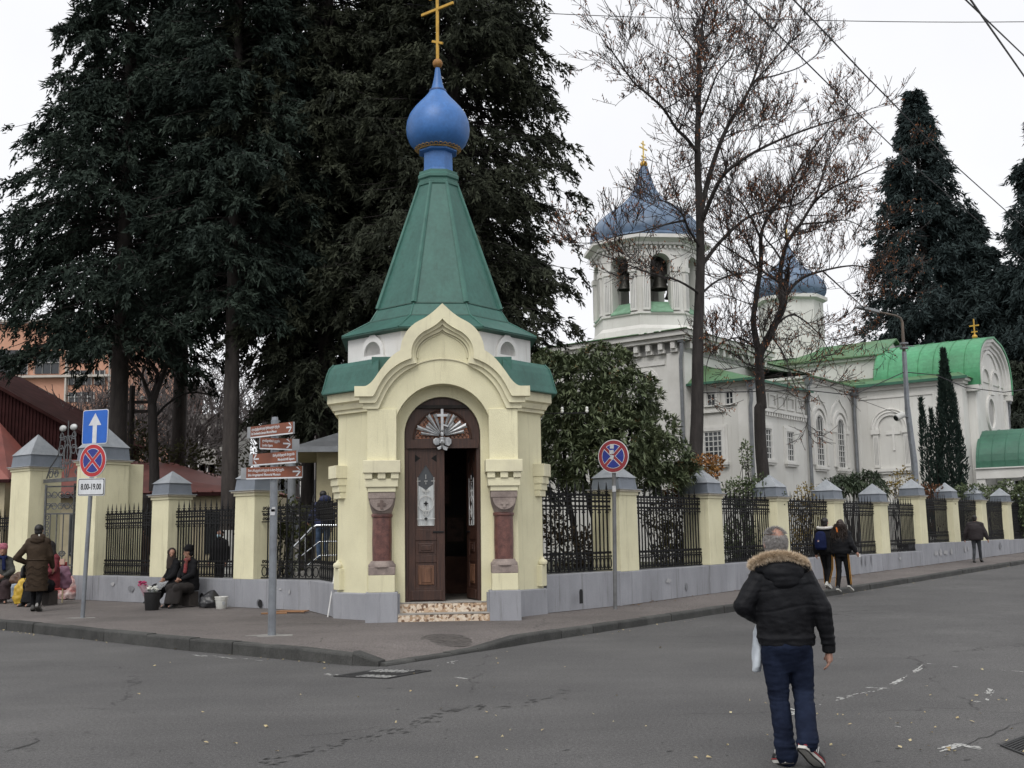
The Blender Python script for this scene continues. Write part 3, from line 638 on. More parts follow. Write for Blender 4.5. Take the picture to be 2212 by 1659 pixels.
def leaf(parent, sx):
    """door leaf, hinge at x=0, closing toward +x*sx ; width .66"""
    W_ = .665
    def B(x0, x1, y0, y1, z0, z1, nm, mt, par=parent, bv=.005):
        a, b = sorted((x0*sx, x1*sx)); return MB().box(a, b, y0, y1, z0, z1).build(nm, mt, par, bevel=bv)
    B(0, .13, 0, .05, .51, 3.30, 'door_stile', WOOD); B(W_-.15, W_, 0, .05, .51, 3.30, 'door_stile', WOOD)
    B(.131, W_-.151, .002, .048, .51, .75, 'door_rail', WOOD); B(.131, W_-.151, .002, .048, 1.20, 1.33, 'door_rail', WOOD); B(.131, W_-.151, .002, .048, 1.60, 1.80, 'door_rail', WOOD)
    B(.05, W_-.06, -.025, -.001, .53, .70, 'kick_board', WOOD)
    for (z0, z1) in ((.75, 1.20), (1.33, 1.60)):
        pn = B(.131, W_-.151, .015, .035, z0, z1, 'door_panel', WOOD)
        B(.18, W_-.20, -.003, .014, z0+.05, z1-.05, 'raised_field', WOODL if z0 < 1 else WOOD, pn, .012)
        B(.23, W_-.25, -.018, -.004, z0+.09, z1-.09, 'raised_field', WOODL if z0 < 1 else WOOD, pn, .012)
    # head with pointed light
    xa, xb = .175, W_-.195; xm = (xa+xb)/2
    def P(L): return [(p[0]*sx, p[1]) for p in (L if sx > 0 else L[::-1])]
    light = [(xa, 1.86), (xb, 1.86), (xb, 2.75), (xm, 2.98), (xa, 2.75)]
    MB().plate(P([(.131, 1.80), (W_-.151, 1.80), (W_-.151, 3.30), (.131, 3.30)]), [P(light)], .004, .046).build('door_head', WOOD, parent)
    for q in (-1, 1):
        MB().plate(P([(xm+q*.10, 3.10), (xm+q*.20, 3.17), (xm+q*.20, 3.03)] if q > 0 else [(xm-.10, 3.10), (xm-.20, 3.03), (xm-.20, 3.17)]), [], -.001, .004).build('carved_notch', ND, parent)
    pane = MB().plate(P(light), [], .032, .038).build('door_pane', GLASSD, parent)
    CUR = mat('net_curtain', (.55, .57, .57), .9, .2, 12, stretch=(6, 6, .6), col2=(.38, .40, .40))
    cu = [(xa+.01, 1.87)] + [(xb-.01, 1.87), (xb-.01, 2.62), (xm+.05, 2.56), (xm, 2.50), (xm-.05, 2.55), (xa+.01, 2.60)]
    MB().plate(P(cu), [], .024, .028).build('curtain', CUR, pane)
    gw = mat('white_iron', (.62, .62, .60), .6, .15, 9)
    def T(pts, r=.006): MB().tube([(x*sx, -.004, z) for x, z in pts], r, 5).build('grille_bar', gw, pane)
    T([(xa, 1.87), (xa, 2.75)]); T([(xb, 1.87), (xb, 2.75)]); T([(xa, 1.87), (xb, 1.87)]); T([(xm, 1.87), (xm, 2.5)], .007)
    T([(xa-.02, 1.99), (xb+.02, 1.99)]); T([(xa-.02, 2.68), (xa+.05, 2.68)]); T([(xb-.05, 2.68), (xb+.02, 2.68)]); T([(xm-.03, 2.68), (xm+.03, 2.68)]); T([(xm, 2.62), (xm, 2.66)]); T([(xm, 2.72), (xm, 2.80)])
    T([(xm+.14*cos(t*pi/14), 2.27+.14*sin(t*pi/14)) for t in range(29)], .007); T([(xm+.05*cos(t*pi/8), 2.10+.045*sin(t*pi/8)) for t in range(17)])
    for q in (-1, 1): T([(xm+q*(.035+.035*(1-t/20)*cos(t*.5)), 2.50+.03*(1-t/22)*sin(t*.5)) for t in range(18)])
    for (cz, rr_) in ((2.27, .032), (1.99, .026)):
        MB().plate(P([(xm+rr_*(1+.35*cos(4*t*pi/12))*cos(t*pi/12), cz+rr_*(1+.35*cos(4*t*pi/12))*sin(t*pi/12)) for t in range(24)]), [], -.014, -.006).build('grille_rosette', IRON, pane)
    B(W_-.22, W_-.01, -.02, -.001, 1.735, 1.765, 'bolt_bar', IRON)
LL = empty('door_leaf', (fx-.63, yD+.0, 0)); LL.parent = CH; leaf(LL, 1)
RL = empty('door_leaf', (fx+.625, yD+.03, 0), radians(-76)); RL.parent = CH; leaf(RL, -1)
# --- sunburst ornament over the door
SB = empty('sunburst_ornament', (fx-.005, yD-.09, 3.50)); SB.parent = CH
for k, (ang, ln, wd) in enumerate(((172, .40, .030), (160, .50, .040), (150, .36, .034), (138, .36, .032), (124, .48, .042), (108, .44, .034), (72, .44, .034), (58, .46, .040), (48, .34, .030), (36, .44, .040), (24, .50, .042), (12, .42, .032))):
    a = radians(ang); c_, s_ = cos(a), sin(a); px, pz = -s_, c_
    v = [(c_*.06+px*.008, 0, s_*.06+pz*.008), (c_*ln+px*wd, 0, s_*ln+pz*wd), (c_*(ln-.03), 0, s_*(ln-.03)), (c_*ln-px*wd, 0, s_*ln-pz*wd), (c_*.06-px*.008, 0, s_*.06-pz*.008)]
    mid = [(c_*.06, -.018, s_*.06), (c_*(ln-.02), -.022, s_*(ln-.02))]
    MB().add(v+mid, [(0,1,6,5), (5,6,3,4), (1,2,6), (2,3,6), (4,3,2,1,0)]).build('ray', SILVER, SB)
MB().box(-.024, .024, -.05, -.02, .02, .50).box(-.10, .10, -.052, -.022, .36, .405).build('ornament_cross', mat('pale_silver', (.55, .56, .57), .4, .15, 12, metal=.4), SB)
MB().box(-.05, .05, -.053, -.021, .19, .215, Matrix.Rotation(radians(18), 4, 'Y')).build('ornament_cross', MATS['pale_silver'], SB)
hd = MB().sphere((0, -.05, -.10), (.058, .055, .072)).sphere((0, -.095, -.105), (.012, .014, .016), 8, 5).sphere((-.03, -.085, -.125), (.022, .018, .018), 8, 5).sphere((.03, -.085, -.125), (.022, .018, .018), 8, 5).sphere((0, -.055, -.05), (.062, .055, .035), 10, 6)
hd.build('cherub_head', SILVER, SB, smooth=True)
for s in (-1, 1):
    wv = [(s*.04, -.02, -.04), (s*.12, -.03, -.035), (s*.17, -.02, -.07), (s*.165, -.015, -.13), (s*.12, -.02, -.175), (s*.05, -.02, -.16)]
    MB().plate([(p[0], p[2]) for p in (wv if s < 0 else wv)], [], -.045, -.012).build('cherub_wing', SILVER, SB, bevel=.01)
    MB().plate([(s*.005, -.17), (s*.10, -.215), (s*.075, -.26), (s*.02, -.24)], [], -.06, -.03).build('cherub_ribbon', SILVER, SB, bevel=.008)
MB().lathe([(.03, .0), (.036, .05), (.022, .07), (.04, .10), (.02, .12)], 12, (0, -.03)).build('orb', SILVER, SB, smooth=True)
# --- drum niches (two visible diagonals plus the rest)
for k in (5, 7):
    M_ = Matrix.Rotation(k*pi/4+pi/2, 4, 'Z') @ Matrix.Translation((0, -1.78, 0))
    o1 = smooth_poly([(-.31, 5.03), (-.31, 5.15), (-.26, 5.30), (-.17, 5.40), (-.07, 5.46), (0, 5.54)], 2); o1 = [(-.31, 5.03)] + o1[1:] + [(-p[0], p[1]) for p in reversed(o1[:-1])]
    i1 = [(.225, 5.08)] + arc(0, 5.12, .225, 0, 180, 14) + [(-.225, 5.08)]
    fr = MB().plate(o1, [i1[::-1]], -.05, .02, M_).build('niche_frame', WHITE, CH)
    MB().box(-.36, .36, -.07, .02, 4.985, 5.03, M_).build('niche_sill', WHITE, fr)
    # shadow recess: rounded hollow behind the frame
    rv = []; rf = []
    for i in range(7):
        t = i/6*pi/2
        for j in range(13):
            a = pi*j/12; rv.append(M_ @ Vector((.226*cos(a)*cos(t), .002+.20*sin(t), 5.08+(.266*sin(a))*cos(t))))
    for i in range(6):
        for j in range(12): rf.append((i*13+j, i*13+j+1, (i+1)*13+j+1, (i+1)*13+j))
    MB().add(rv, rf).build('niche_bowl', WHITE, fr)
    MB().box(-.225, .225, -.04, .2, 5.072, 5.079, M_).build('niche_floor', WHITE, fr)
# drum hollows need an opening: thin cover sheets keep the bowl proud of the wall (frames stand 5 cm forward)
# --- tent roof
prof = [(1.90, 5.50), (1.905, 5.525), (1.365, 5.85), (1.216, 6.12), (.39, 8.80)]
for k in range(8):
    M_ = Matrix.Rotation(k*pi/4, 4, 'Z')
    for (r0, z0), (r1, z1), nm in ((prof[1], prof[2], 'eave_panel'), (prof[2], prof[3], 'skirt_panel'), (prof[3], prof[4], 'roof_panel')):
        h0, h1 = r0*tan(pi/8), r1*tan(pi/8); d = .03
        v = [(-h0,-r0,z0),(h0,-r0,z0),(h1,-r1,z1),(-h1,-r1,z1),(-h0,-r0+d,z0-d),(h0,-r0+d,z0-d),(h1,-r1+d,z1-d),(-h1,-r1+d,z1-d)]
        MB().add([M_ @ Vector(p) for p in v], [(0,1,2,3),(7,6,5,4),(0,4,5,1),(1,5,6,2),(2,6,7,3),(3,7,4,0)]).build(nm, GREEN, CH)
    a = pi/8+k*pi/4; q = 1/cos(pi/8); e = lambda r, z: Vector((cos(a)*r*q, sin(a)*r*q, z))
    MB().tube([e(1.216, 6.13), e(.39, 8.80)], [.058, .034], 6).build('roof_rib', GREENRIB, CH)
    MB().tube([e(1.90, 5.53), e(1.365, 5.86), e(1.216, 6.12)], .016, 5).build('eave_seam', GREENRIB, CH)
OCT([(1.80, 5.46), (1.905, 5.49), (1.908, 5.515), (1.80, 5.53)], 'eave_edge', mat('green_edge', (.03, .09, .07), .6, .2, 4), CH)
OCT([(1.216, 6.105), (1.236, 6.112), (1.23, 6.135), (1.205, 6.14)], 'seam_band', MATS['green_edge'], CH)
OCT([(1.365, 5.84), (1.38, 5.845), (1.372, 5.868), (1.355, 5.87)], 'seam_band', MATS['green_edge'], CH)
OCT([(.38, 8.74), (.42, 8.78), (.42, 8.84), (.385, 8.86), (.385, 8.90), (.415, 8.93), (.415, 8.99), (.39, 9.02), (.39, 9.08), (.31, 9.10)], 'roof_crown', GREENRIB)
OCT([(.305, 9.09), (.295, 9.15), (.288, 9.52)], 'neck', BLUE)
OCT([(.30, 9.505), (.375, 9.53), (.385, 9.56), (.30, 9.58)], 'neck_collar', BLUE)
MB().lathe([(.36, 9.57), (.48, 9.63), (.585, 9.75), (.645, 9.90), (.662, 10.05), (.645, 10.20), (.585, 10.36), (.49, 10.50), (.385, 10.62), (.29, 10.72), (.215, 10.81), (.172, 10.88)], 40).build('onion_dome', BLUE, CH, smooth=True)
MB().lathe([(.165, 10.865), (.185, 10.875), (.178, 10.91), (.13, 10.92)], 24).build('dome_ring', mat('blue_dark', (.03, .08, .22), .5, .1, 3), CH, smooth=True)
MB().lathe([(.145, 10.91), (.105, 11.06), (.072, 11.22), (.05, 11.40)], 24).build('spire', BLUE, CH, smooth=True)
lace = MB()
for k in range(30):
    a = 2*pi*k/30; c = Vector((.455*cos(a), .455*sin(a), 9.602)); t = Vector((-sin(a), cos(a), 0)); up = Vector((cos(a)*.80, sin(a)*.80, .6))
    lace.tube([c+(t*cos(q*pi/4)+up*sin(q*pi/4))*.036 for q in range(9)], .009, 4)
lace.lathe([(.40, 9.570), (.425, 9.568), (.428, 9.582), (.40, 9.586)], 40)
lace.build('gilt_lace', mat('lace_gold', (.48, .30, .11), .6, .2, 10), CH)
MB().sphere((0, 0, 11.50), .105, 20, 12).build('cross_ball', RUST, CH, smooth=True)
cr = empty('dome_cross', (0, 0, 11.55), radians(-38-4.9)); cr.parent = CH
MB().box(-.03, .03, -.02, .02, 0, 1.72).build('cross_upright', GOLD, cr, bevel=.006)
MB().box(-.45, .45, -.021, .021, 1.13, 1.19).build('cross_arm', GOLD, cr, bevel=.006)
MB().box(-.22, .22, -.021, .021, 1.42, 1.47).build('cross_arm', GOLD, cr, bevel=.006)
MB().box(-.16, .16, -.021, .021, -.025, .025, Matrix.Translation((0, 0, .42)) @ Matrix.Rotation(radians(24), 4, 'Y')).build('cross_footbar', GOLD, cr, bevel=.006)
# ================================================================== fences
PRK = {}
def pillar(parent, org, d, n, z0, zw, zt, w=.72, dep=.72, cap_h=.34, band_h=.24):
    """square pillar: org = front left corner on the wall line, d along the wall, n outward normal"""
    M_ = Matrix(((d.x, n.x, 0, org.x), (d.y, n.y, 0, org.y), (0, 0, 1, 0), (0, 0, 0, 1)))
    root = empty('pillar'); root.parent = parent
    def add(b, nm, mt, bev=0.0):
        b.v = [M_ @ p for p in b.v]; o = b.build(nm, mt, root, bevel=bev); return o
    def bx(x0, x1, y0, y1, za, zb, nm, mt, bev=.0): return add(fixn(MB().box(x0, x1, y0, y1, za, zb)), nm, mt, bev)
    e = .0
    add(fixn(MB().frustum(0, w, -dep, 0, zw, .012, w-.012, -dep+.012, -.012, zt-.10)), 'pillar_shaft', YEL, .008)
    bx(-.015, w+.015, -dep-.015, .015, zt-.10, zt-.03, 'pillar_neck', YELTRIM)
    bx(-.06, w+.06, -dep-.06, .06, zt-.03, zt+.01, 'ledge', STONE)
    bx(-.085, w+.085, -dep-.085, .085, zt+.01, zt+.028, 'drip_edge', CAPG)
    b0 = zt+.028; b1 = b0+band_h
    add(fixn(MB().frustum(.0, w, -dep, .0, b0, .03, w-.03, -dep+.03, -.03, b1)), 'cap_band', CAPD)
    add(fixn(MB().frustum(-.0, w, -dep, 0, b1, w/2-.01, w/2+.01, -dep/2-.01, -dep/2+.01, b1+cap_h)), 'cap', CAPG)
    return root
def fixn(b):   # the local frame (along, outward, up) may be left handed; flip faces so normals stay outside
    b.f = [tuple(reversed(q)) for q in b.f]; return b
# railing pieces, built once and copied
_b = MB(); r = .011
_b.box(-r, r, -r, r, 0, 1.50); BAR_S = _b.box(-.016, .016, -.016, .016, 1.36, 1.40)
BAR_S.add([(-.02,0,1.50),(0,-.008,1.52),(.02,0,1.50),(0,.008,1.52),(0,0,1.60),(0,0,1.48)], [(0,1,4),(1,2,4),(2,3,4),(3,0,4),(1,0,5),(2,1,5),(3,2,5),(0,3,5)])
_c = MB(); r = .013
_c.box(-r, r, -r, r, 0, 1.58)
for z, e in ((.34, .038), (.37, .022), (1.16, .038), (1.19, .022), (1.50, .042), (1.545, .028), (1.585, .038)): _c.box(-e, e, -.018, .018, z-.012, z+.012)
_c.add([(-.034,0,1.63),(0,-.014,1.63),(.034,0,1.63),(0,.014,1.63),(0,0,1.80),(0,0,1.57)], [(0,1,4),(1,2,4),(2,3,4),(3,0,4),(1,0,5),(2,1,5),(3,2,5),(0,3,5)])
def tomesh(b, name, mt):
    me = bpy.data.meshes.new(name); me.from_pydata([tuple(p) for p in b.v], [], b.f); me.materials.append(mt); me.update(); return me
BARS = tomesh(BAR_S, 'bar', IRON); BARL = tomesh(_c, 'bar', IRON)
def ribbon(b, P, t, closed=False, h=.007):
    n = len(P); v = []; f = []
    for i, (x, z) in enumerate(P):
        x0, z0 = P[i-1] if (i or closed) else P[0]; x1, z1 = P[(i+1) % n] if (i < n-1 or closed) else P[-1]
        dx, dz = x1-x0, z1-z0; L = hypot(dx, dz) or 1; nx_, nz_ = -dz/L*t, dx/L*t
        v += [(x+nx_, -h, z+nz_), (x-nx_, -h, z-nz_), (x-nx_, h, z-nz_), (x+nx_, h, z+nz_)]
    for i in range(n if closed else n-1):
        a = i*4; c = ((i+1) % n)*4
        for k in range(4): f.append((a+k, c+k, c+(k+1) % 4, a+(k+1) % 4))
    b.add(v, f)
def ring(b, cx, cz, rx, rz, t=.011, a0=0, a1=360, n=10): ribbon(b, [(cx+rx*cos(2*pi*k/n), cz+rz*sin(2*pi*k/n)) for k in range(n)], t, True)
def scroll(b, cx, cz, r, sgn, up=1, turns=1.25, t=.010, N=9):
    ribbon(b, [(cx-sgn*r*(1-.62*i/N)*cos(i/N*turns*2*pi), cz+up*r*(1-.62*i/N)*sin(i/N*turns*2*pi)) for i in range(N+1)], t)
def railing(parent, p0, p1, zb, h=1.0, sp=.125):
    """iron panel between two ground points, standing on zb"""
    d = (p1-p0); L = d.length; ang = atan2(d.y, d.x)
    root = empty('railing', (p0.x, p0.y, zb), ang); root.parent = parent; root.scale = (1, 1, h)
    n = max(2, int(round(L/sp))); sp = L/n
    for k in range(1, n):
        inst(BARL if k % 2 else BARS, 'bar', root, (k*sp, 0, .02))
    rr = MB()
    for z in (.03, .30, 1.24, 1.47): MB().box(.0, L, -.010, .010, z-.012, z+.012).build('rail', IRON, root)
    b = MB()
    for k in range(n):
        x = (k+.5)*sp; ring(b, x, .165, sp*.40, .105, .009, n=8)
        for s in (-1, 1): scroll(b, x+s*sp*.20, .37, sp*.20, s, 1, 1.1, .008)
        for s in (-1, 1):
            scroll(b, x+s*sp*.21, 1.53, sp*.20, s, 1, 1.15, .008); scroll(b, x+s*sp*.21, 1.41, sp*.19, s, -1, 1.15, .008)
            scroll(b, x+s*sp*.21, 1.30, sp*.19, s, 1, 1.1, .008)
    b.build('scrollwork', IRON, root, kind='stuff')
    return root
def wallseg(parent, p0, p1, n, thick, z0, z1, mt=None):
    """grey base wall with a slightly proud coping"""
    a, c = Vector((p0.x, p0.y)), Vector((p1.x, p1.y)); nn = Vector((n.x, n.y))
    def hexa(o1, o2, za, zb, nm, mt, bv=0):
        q = [a+nn*o1, c+nn*o1, c-nn*o2, a-nn*o2]; v = [(*x, za) for x in q]+[(*x, zb) for x in q]
        f = [(3,2,1,0),(4,5,6,7),(0,1,5,4),(1,2,6,5),(2,3,7,6),(3,0,4,7)]
        ar = (q[1]-q[0]).x*(q[2]-q[0]).y-(q[1]-q[0]).y*(q[2]-q[0]).x
        if ar < 0: f = [tuple(reversed(x)) for x in f]
        return MB().add(v, f).build(nm, mt, parent, bevel=bv)
    hexa(0, thick, z0, z1, 'base_wall', mt or GREY, .012)
# ---- right fence
FR = empty('fence', (0, 0, 0), 0, 'yellow pillared fence with black iron railings on a grey wall, along the right street', 'fence')
PW = .72
rs = [(-.29, .885, 2.57), (3.60, .90, 2.56), (7.40, .90, 2.55), (11.30, .885, 2.54), (15.10, .885, 2.51), (18.96, 1.13, 2.78), (22.80, 1.13, 2.75), (26.62, 1.125, 2.74), (30.55, 1.105, 2.72), (34.40, 1.105, 2.72), (38.2, 1.30, 2.92)]
for i, (s, zw, zt) in enumerate(rs):
    pillar(FR, W0+dR*(s+.0), dR, nR, 0, zw, zt, PW, .70)
    # pillar foot of the grey wall stands a little proud
    if i < len(rs)-1:
        s2, zw2, zt2 = rs[i+1]
        wallseg(FR, W0+dR*(s+PW+.06 if i else s), W0+dR*(s2-.06), nR*1.0, .42, -.2, zw)
        a = W0+dR*(s+PW)-nR*.22; b = W0+dR*s2-nR*.22
        railing(FR, a, b, zw, (1.02 if i < 5 else 1.0))
    p = W0+dR*(s-.06)+nR*.018; wallseg(FR, p, p+dR*(PW+.12), nR, .48, -.2, zw-.004)
# the first stretch swings in to the chapel
q0 = W0-dR*.29; q1 = Vector((.62, 21.25, 0))
wallseg(FR, q1, q0, Vector((.72, -.69, 0)), .40, -.2, .90); 
railing(FR, q1+Vector((-.16, .16, 0)), W0-dR*.29-nR*.22, .90, 1.02)
# drain slot in the wall
_p = onplane(1255, 1288, W0-dR*1.6, Vector((.72, -.69, 0)).normalized())
sl_ = Vector((.69, .72, 0)); nn_ = Vector((.72, -.69, 0))
MB().add([_p+sl_*x+nn_*.004+Vector((0, 0, z)) for x, z in ((-.055, -.14), (.055, -.14), (.055, .09), (.035, .135), (-.035, .135), (-.055, .09))], [(0,1,2,3,4,5)]).build('drain_slot', mat('slot_black', (.012, .012, .013), .9, 0), FR)
# ---- left fence
FL = empty('fence', (0, 0, 0), 0, 'yellow pillared fence with black iron railings on a grey wall, left of the chapel', 'fence')
for (t, zt, w_, zw) in ((.22, 2.71, .69, .79), (3.395, 2.72, .69, .79)):
    pillar(FL, WL+dL*t, dL, nL, 0, zw, zt, w_, .66, .30, .26)
wallseg(FL, WL-dL*1.61, WL+dL*3.3, nL, .42, -.2, .79); wallseg(FL, WL+dL*3.3, WL+dL*7.49, nL, .42, -.2, .792)
pe = Vector((-3.47, 21.15, 0)); pb = WL-dL*1.60
dd = (pe-pb).normalized(); wallseg(FL, pe, pb, Vector((dd.y, -dd.x, 0)), .42, -.2, .80)
railing(FL, pb+dR*.22-dL*.05, WL+dL*.22+dR*.22, .79, 1.0, .21); railing(FL, pe+Vector((.08, .20, 0)), pb+dR*.22-dL*.05, .79, 1.0, .21)
railing(FL, WL+dL*.91+dR*.22, WL+dL*3.395+dR*.22, .79, 1.0, .104); railing(FL, WL+dL*4.085+dR*.22, WL+dL*6.53+dR*.30, .79, 1.0, .104)
# two heavy gate piers
for (t, w_, zt, nm) in ((6.53, .95, 3.72, 'r'), (9.84, 1.04, 3.70, 'l')):
    pr = pillar(FL, WL+dL*t, dL, nL, 0, .79, zt, w_, .95, .60, .32)
    if nm == 'r': wallseg(FL, WL+dL*(t+w_+.02)+nL*.02, WL+dL*(t-.02)+nL*.02, nL, 1.0, -.2, .788)
wallseg(FL, WL+dL*6.66+dR*.95, WL+dL*7.40+dR*.95, nL, .5, .2, 3.66, mt=YEL)
# beyond the gate
railing(FL, WL+dL*10.9+dR*.22, WL+dL*13.9+dR*.22, .79, 1.0); wallseg(FL, WL+dL*10.88, WL+dL*18, nL, .42, -.2, .79)
pillar(FL, WL+dL*13.9, dL, nL, 0, .79, 2.72, .69, .66, .30, .26)
for (u, v_) in ((563, 1304), (437, 1289)):
    _p = onplane(u, v_, WL, nL)
    MB().add([_p+nL*.012+dL*.085*cos(k*pi/6)+Vector((0, 0, .085*sin(k*pi/6))) for k in range(12)], [tuple(reversed(range(12)))]).build('drain_hole', MATS['slot_black'], FL)
    pr = MB().tube([_p+nL*.006, _p+nL*.03], .10, 14, cap=False).build('drain_collar', GREY, FL)
# ---- wrought iron gate
g0 = WL+dL*9.80+dR*.40; g1 = WL+dL*7.52+dR*.40; gd = (g1-g0).normalized(); GL = (g1-g0).length
GT = empty('gate', (g0.x, g0.y, .16), atan2(gd.y, gd.x), 'grey wrought iron gate with scrolled overthrow between two yellow piers', 'gate')
MB().box(0, GL, -.03, .03, 3.10, 3.20).build('gate_lintel', GATEI, GT)
def gateleaf(parent, W_, sgn):
    for x in (.03, W_-.03): MB().box(min(sgn*(x-.025), sgn*(x+.025)), max(sgn*(x-.025), sgn*(x+.025)), -.025, .025, .05, 3.05).build('gate_stile', GATEI, parent)
    for z in (.10, .55, .85, 2.25, 3.0): MB().box(min(0, sgn*W_), max(0, sgn*W_), -.015, .015, z-.02, z+.02).build('gate_rail', GATEI, parent)
    n = 6
    for k in range(1, n): MB().box(sgn*W_*k/n-.012, sgn*W_*k/n+.012, -.012, .012, .85, 2.25).build('gate_bar', GATEI, parent)
    b = MB()
    for k in range(3):
        x = sgn*W_*(k+.5)/3; ring(b, x, .33, W_*.13, .17, .014); ring(b, x, .70, W_*.07, .10, .010)
        for q in (-1, 1): scroll(b, x+q*W_*.07, .70, W_*.06, q, 1, 1.2, .010); scroll(b, x+q*W_*.08, 2.45, W_*.10, q, 1, 1.4, .014); scroll(b, x+q*W_*.08, 2.78, W_*.10, q, -1, 1.4, .014)
    for q in (.2, .5, .8): scroll(b, sgn*W_*q, 1.15, .10, 1, 1, 1.3, .012); scroll(b, sgn*W_*q, 1.15, .10, -1, 1, 1.3, .012)
    for k in range(9): ring(b, sgn*.10, .95+k*.15, .04, .055, .010, n=8)
    b.build('gate_scrollwork', GATEI, parent, kind='stuff')
l1 = empty('gate_leaf', (0.06, 0, 0), radians(38)); l1.parent = GT; gateleaf(l1, 1.08, 1)
l2 = empty('gate_leaf', (GL-.04, 0, 0), radians(-12)); l2.parent = GT; gateleaf(l2, 1.08, -1)
b = MB(); cx = GL/2
for q in (-1, 1):
    scroll(b, cx+q*.80, 3.34, .16, q, 1, 1.5, .016); scroll(b, cx+q*.52, 3.32, .12, q, 1, 1.5, .014); scroll(b, cx+q*.32, 3.95, .17, -q, 1, 1.4, .016); scroll(b, cx+q*.20, 3.55, .15, q, 1, 1.4, .014); scroll(b, cx+q*.30, 4.35, .13, q, -1, 1.4, .014); scroll(b, cx+q*.14, 4.25, .10, -q, 1, 1.3, .012)
    P = [(cx+q*x, z) for x, z in ((1.02, 3.22), (.86, 3.52), (.62, 3.70), (.46, 3.85), (.40, 4.10), (.34, 4.42), (.20, 4.60))]
    b.tube([(x, 0, z) for x, z in P], .018, 5); b.tube([(cx+q*x, 0, z) for x, z in ((.06, 3.22), (.16, 3.55), (.20, 3.85), (.12, 4.15), (.03, 4.35))], .016, 5)
ring(b, cx, 3.85, .15, .26, .016, n=18)
b.tube([(cx, 0, 3.2), (cx, 0, 4.75)], .016, 5)
b.build('overthrow', GATEI, GT, kind='stuff')
for q in (-1, 1): MB().sphere((cx+q*.27, 0, 4.56), (.15, .07, .09), 10, 6).build('gate_ornament', mat('ornament_white', (.55, .56, .55), .4, .2, 9), GT, smooth=True)  # pale unlit ornaments on the gate crest, not lanterns

FOOT = mat('wall_foot_dark', (.045, .038, .032), .95, .3, 6, col2=(.075, .064, .055))  # thin dark strip of uneven width along the wall foot
def footstrip(p, d, n, L, seed, parent):
    R = random.Random(seed); v = []; f = []; k = 0; x = 0
    while x < L:
        q = p+d*x; w_ = .015+.09*max(0, noise.noise(Vector((x*1.3, seed, 0)))+.25)+R.random()*.02
        a = q-n*.05; b = q+n*w_; v += [(a.x, a.y, zp(a.x, a.y)+.006), (b.x, b.y, zp(b.x, b.y)+.004)]; x += .12
    m_ = len(v)//2; f = [(2*i, 2*i+1, 2*i+3, 2*i+2) for i in range(m_-1)]
    o = obj_from('foot_strip', v, f, FOOT); o['kind'] = 'stuff'
footstrip(W0-dR*.3, dR, nR, 38, 1, FR); footstrip(WL-dL*1.6, dL, nL, 9, 2, FL); footstrip(q1, (q0-q1).normalized(), Vector((.72, -.69, 0)), (q0-q1).length, 3, FR); footstrip(pb, dd, Vector((dd.y, -dd.x, 0)), (pe-pb).length, 4, FL)

# repainted patches and scuffs on the grey base walls
PT1 = mat('repaint_pale', (.40, .40, .405), .9, .12, 6, col2=(.33, .33, .34)); PT2 = mat('repaint_dark', (.215, .22, .235), .9, .12, 6)
def patch(p0, d, n, s, z, w_, h_, mt, seed, parent):
    R = random.Random(seed); k = 14; v = []
    for i in range(k):
        a = 2*pi*i/k; q = R.uniform(.7, 1.12); v.append(p0+d*(s+cos(a)*w_*q)+n*.0205+Vector((0, 0, z+sin(a)*h_*q)))
    f = tuple(range(k)); nn = (v[1]-v[0]).cross(v[3]-v[0]); f = f if nn.dot(n) > 0 else tuple(reversed(f))
    obj_from('paint_patch', v, [f], mt, parent)
for i, (s, z, w_, h_, m_) in enumerate(((1.6, .62, .12, .05, 0), (2.4, .45, .06, .09, 1), (5.6, .6, .10, .07, 0), (9.2, .5, .2, .08, 1), (13.2, .72, .05, .16, 1), (13.5, .70, .035, .2, 1), (14.0, .72, .04, .18, 1), (16.6, .70, .12, .05, 0), (20.4, .78, .25, .10, 0), (20.9, .80, .20, .13, 0), (21.5, .78, .30, .09, 0), (22.2, .80, .16, .12, 0), (23.9, .85, .10, .14, 0), (24.3, .86, .08, .10, 0), (28.9, .88, .20, .14, 1))): patch(W0, dR, nR, s, z, w_, h_, PT2 if m_ else PT1, i+40, FR)
for i, (s, z, w_, h_, m_) in enumerate(((-.7, .60, .05, .02, 0), (-1.0, .55, .03, .05, 0), (1.6, .45, .10, .06, 1), (4.8, .50, .16, .08, 1), (5.6, .60, .08, .05, 0))): patch(WL, dL, nL, s, z, w_, h_, PT2 if m_ else PT1, i+70, FL)
# ================================================================== white church behind the right fence
CC = Vector((18.21, 58.0, 0))
CHU = empty('church', CC, radians(52), 'white church with blue domed bell tower and green roofs behind the right fence', 'church')
RB = Matrix.Rotation(radians(-90), 4, 'Z')         # plates that face -x : plate x runs as -y
def LX(x): return Matrix.Translation((x, 0, 0)) @ RB
GRN2 = mat('bright_green_roof', (.075, .30, .145), .5, .2, .5, .05, 6, col2=(.05, .21, .095), fine=.14, streak=.2)
GRN3 = mat('mossy_green_roof', (.085, .20, .105), .65, .25, .5, .05, 6, col2=(.085, .125, .05), fine=.12)
GRN4 = mat('dark_green_canopy', (.045, .145, .095), .5, .2, .6, .05, 6, col2=(.03, .10, .065), fine=.1)
DBLUE = mat('blue_grey_dome', (.13, .19, .28), .45, .2, .6, .05, 5, col2=(.085, .13, .20), fine=.12, streak=.25)
FRIEZE = mat('grey_frieze', (.36, .355, .345), .9, .12, 1, col2=(.28, .275, .27))
WFR = mat('window_white', (.62, .62, .60), .6, .1, 4)
def cb(x0, x1, y0, y1, z0, z1, nm, mt=CWHITE, par=CHU, bv=0.0): return MB().box(x0, x1, y0, y1, z0, z1).build(nm, mt, par, bevel=bv)
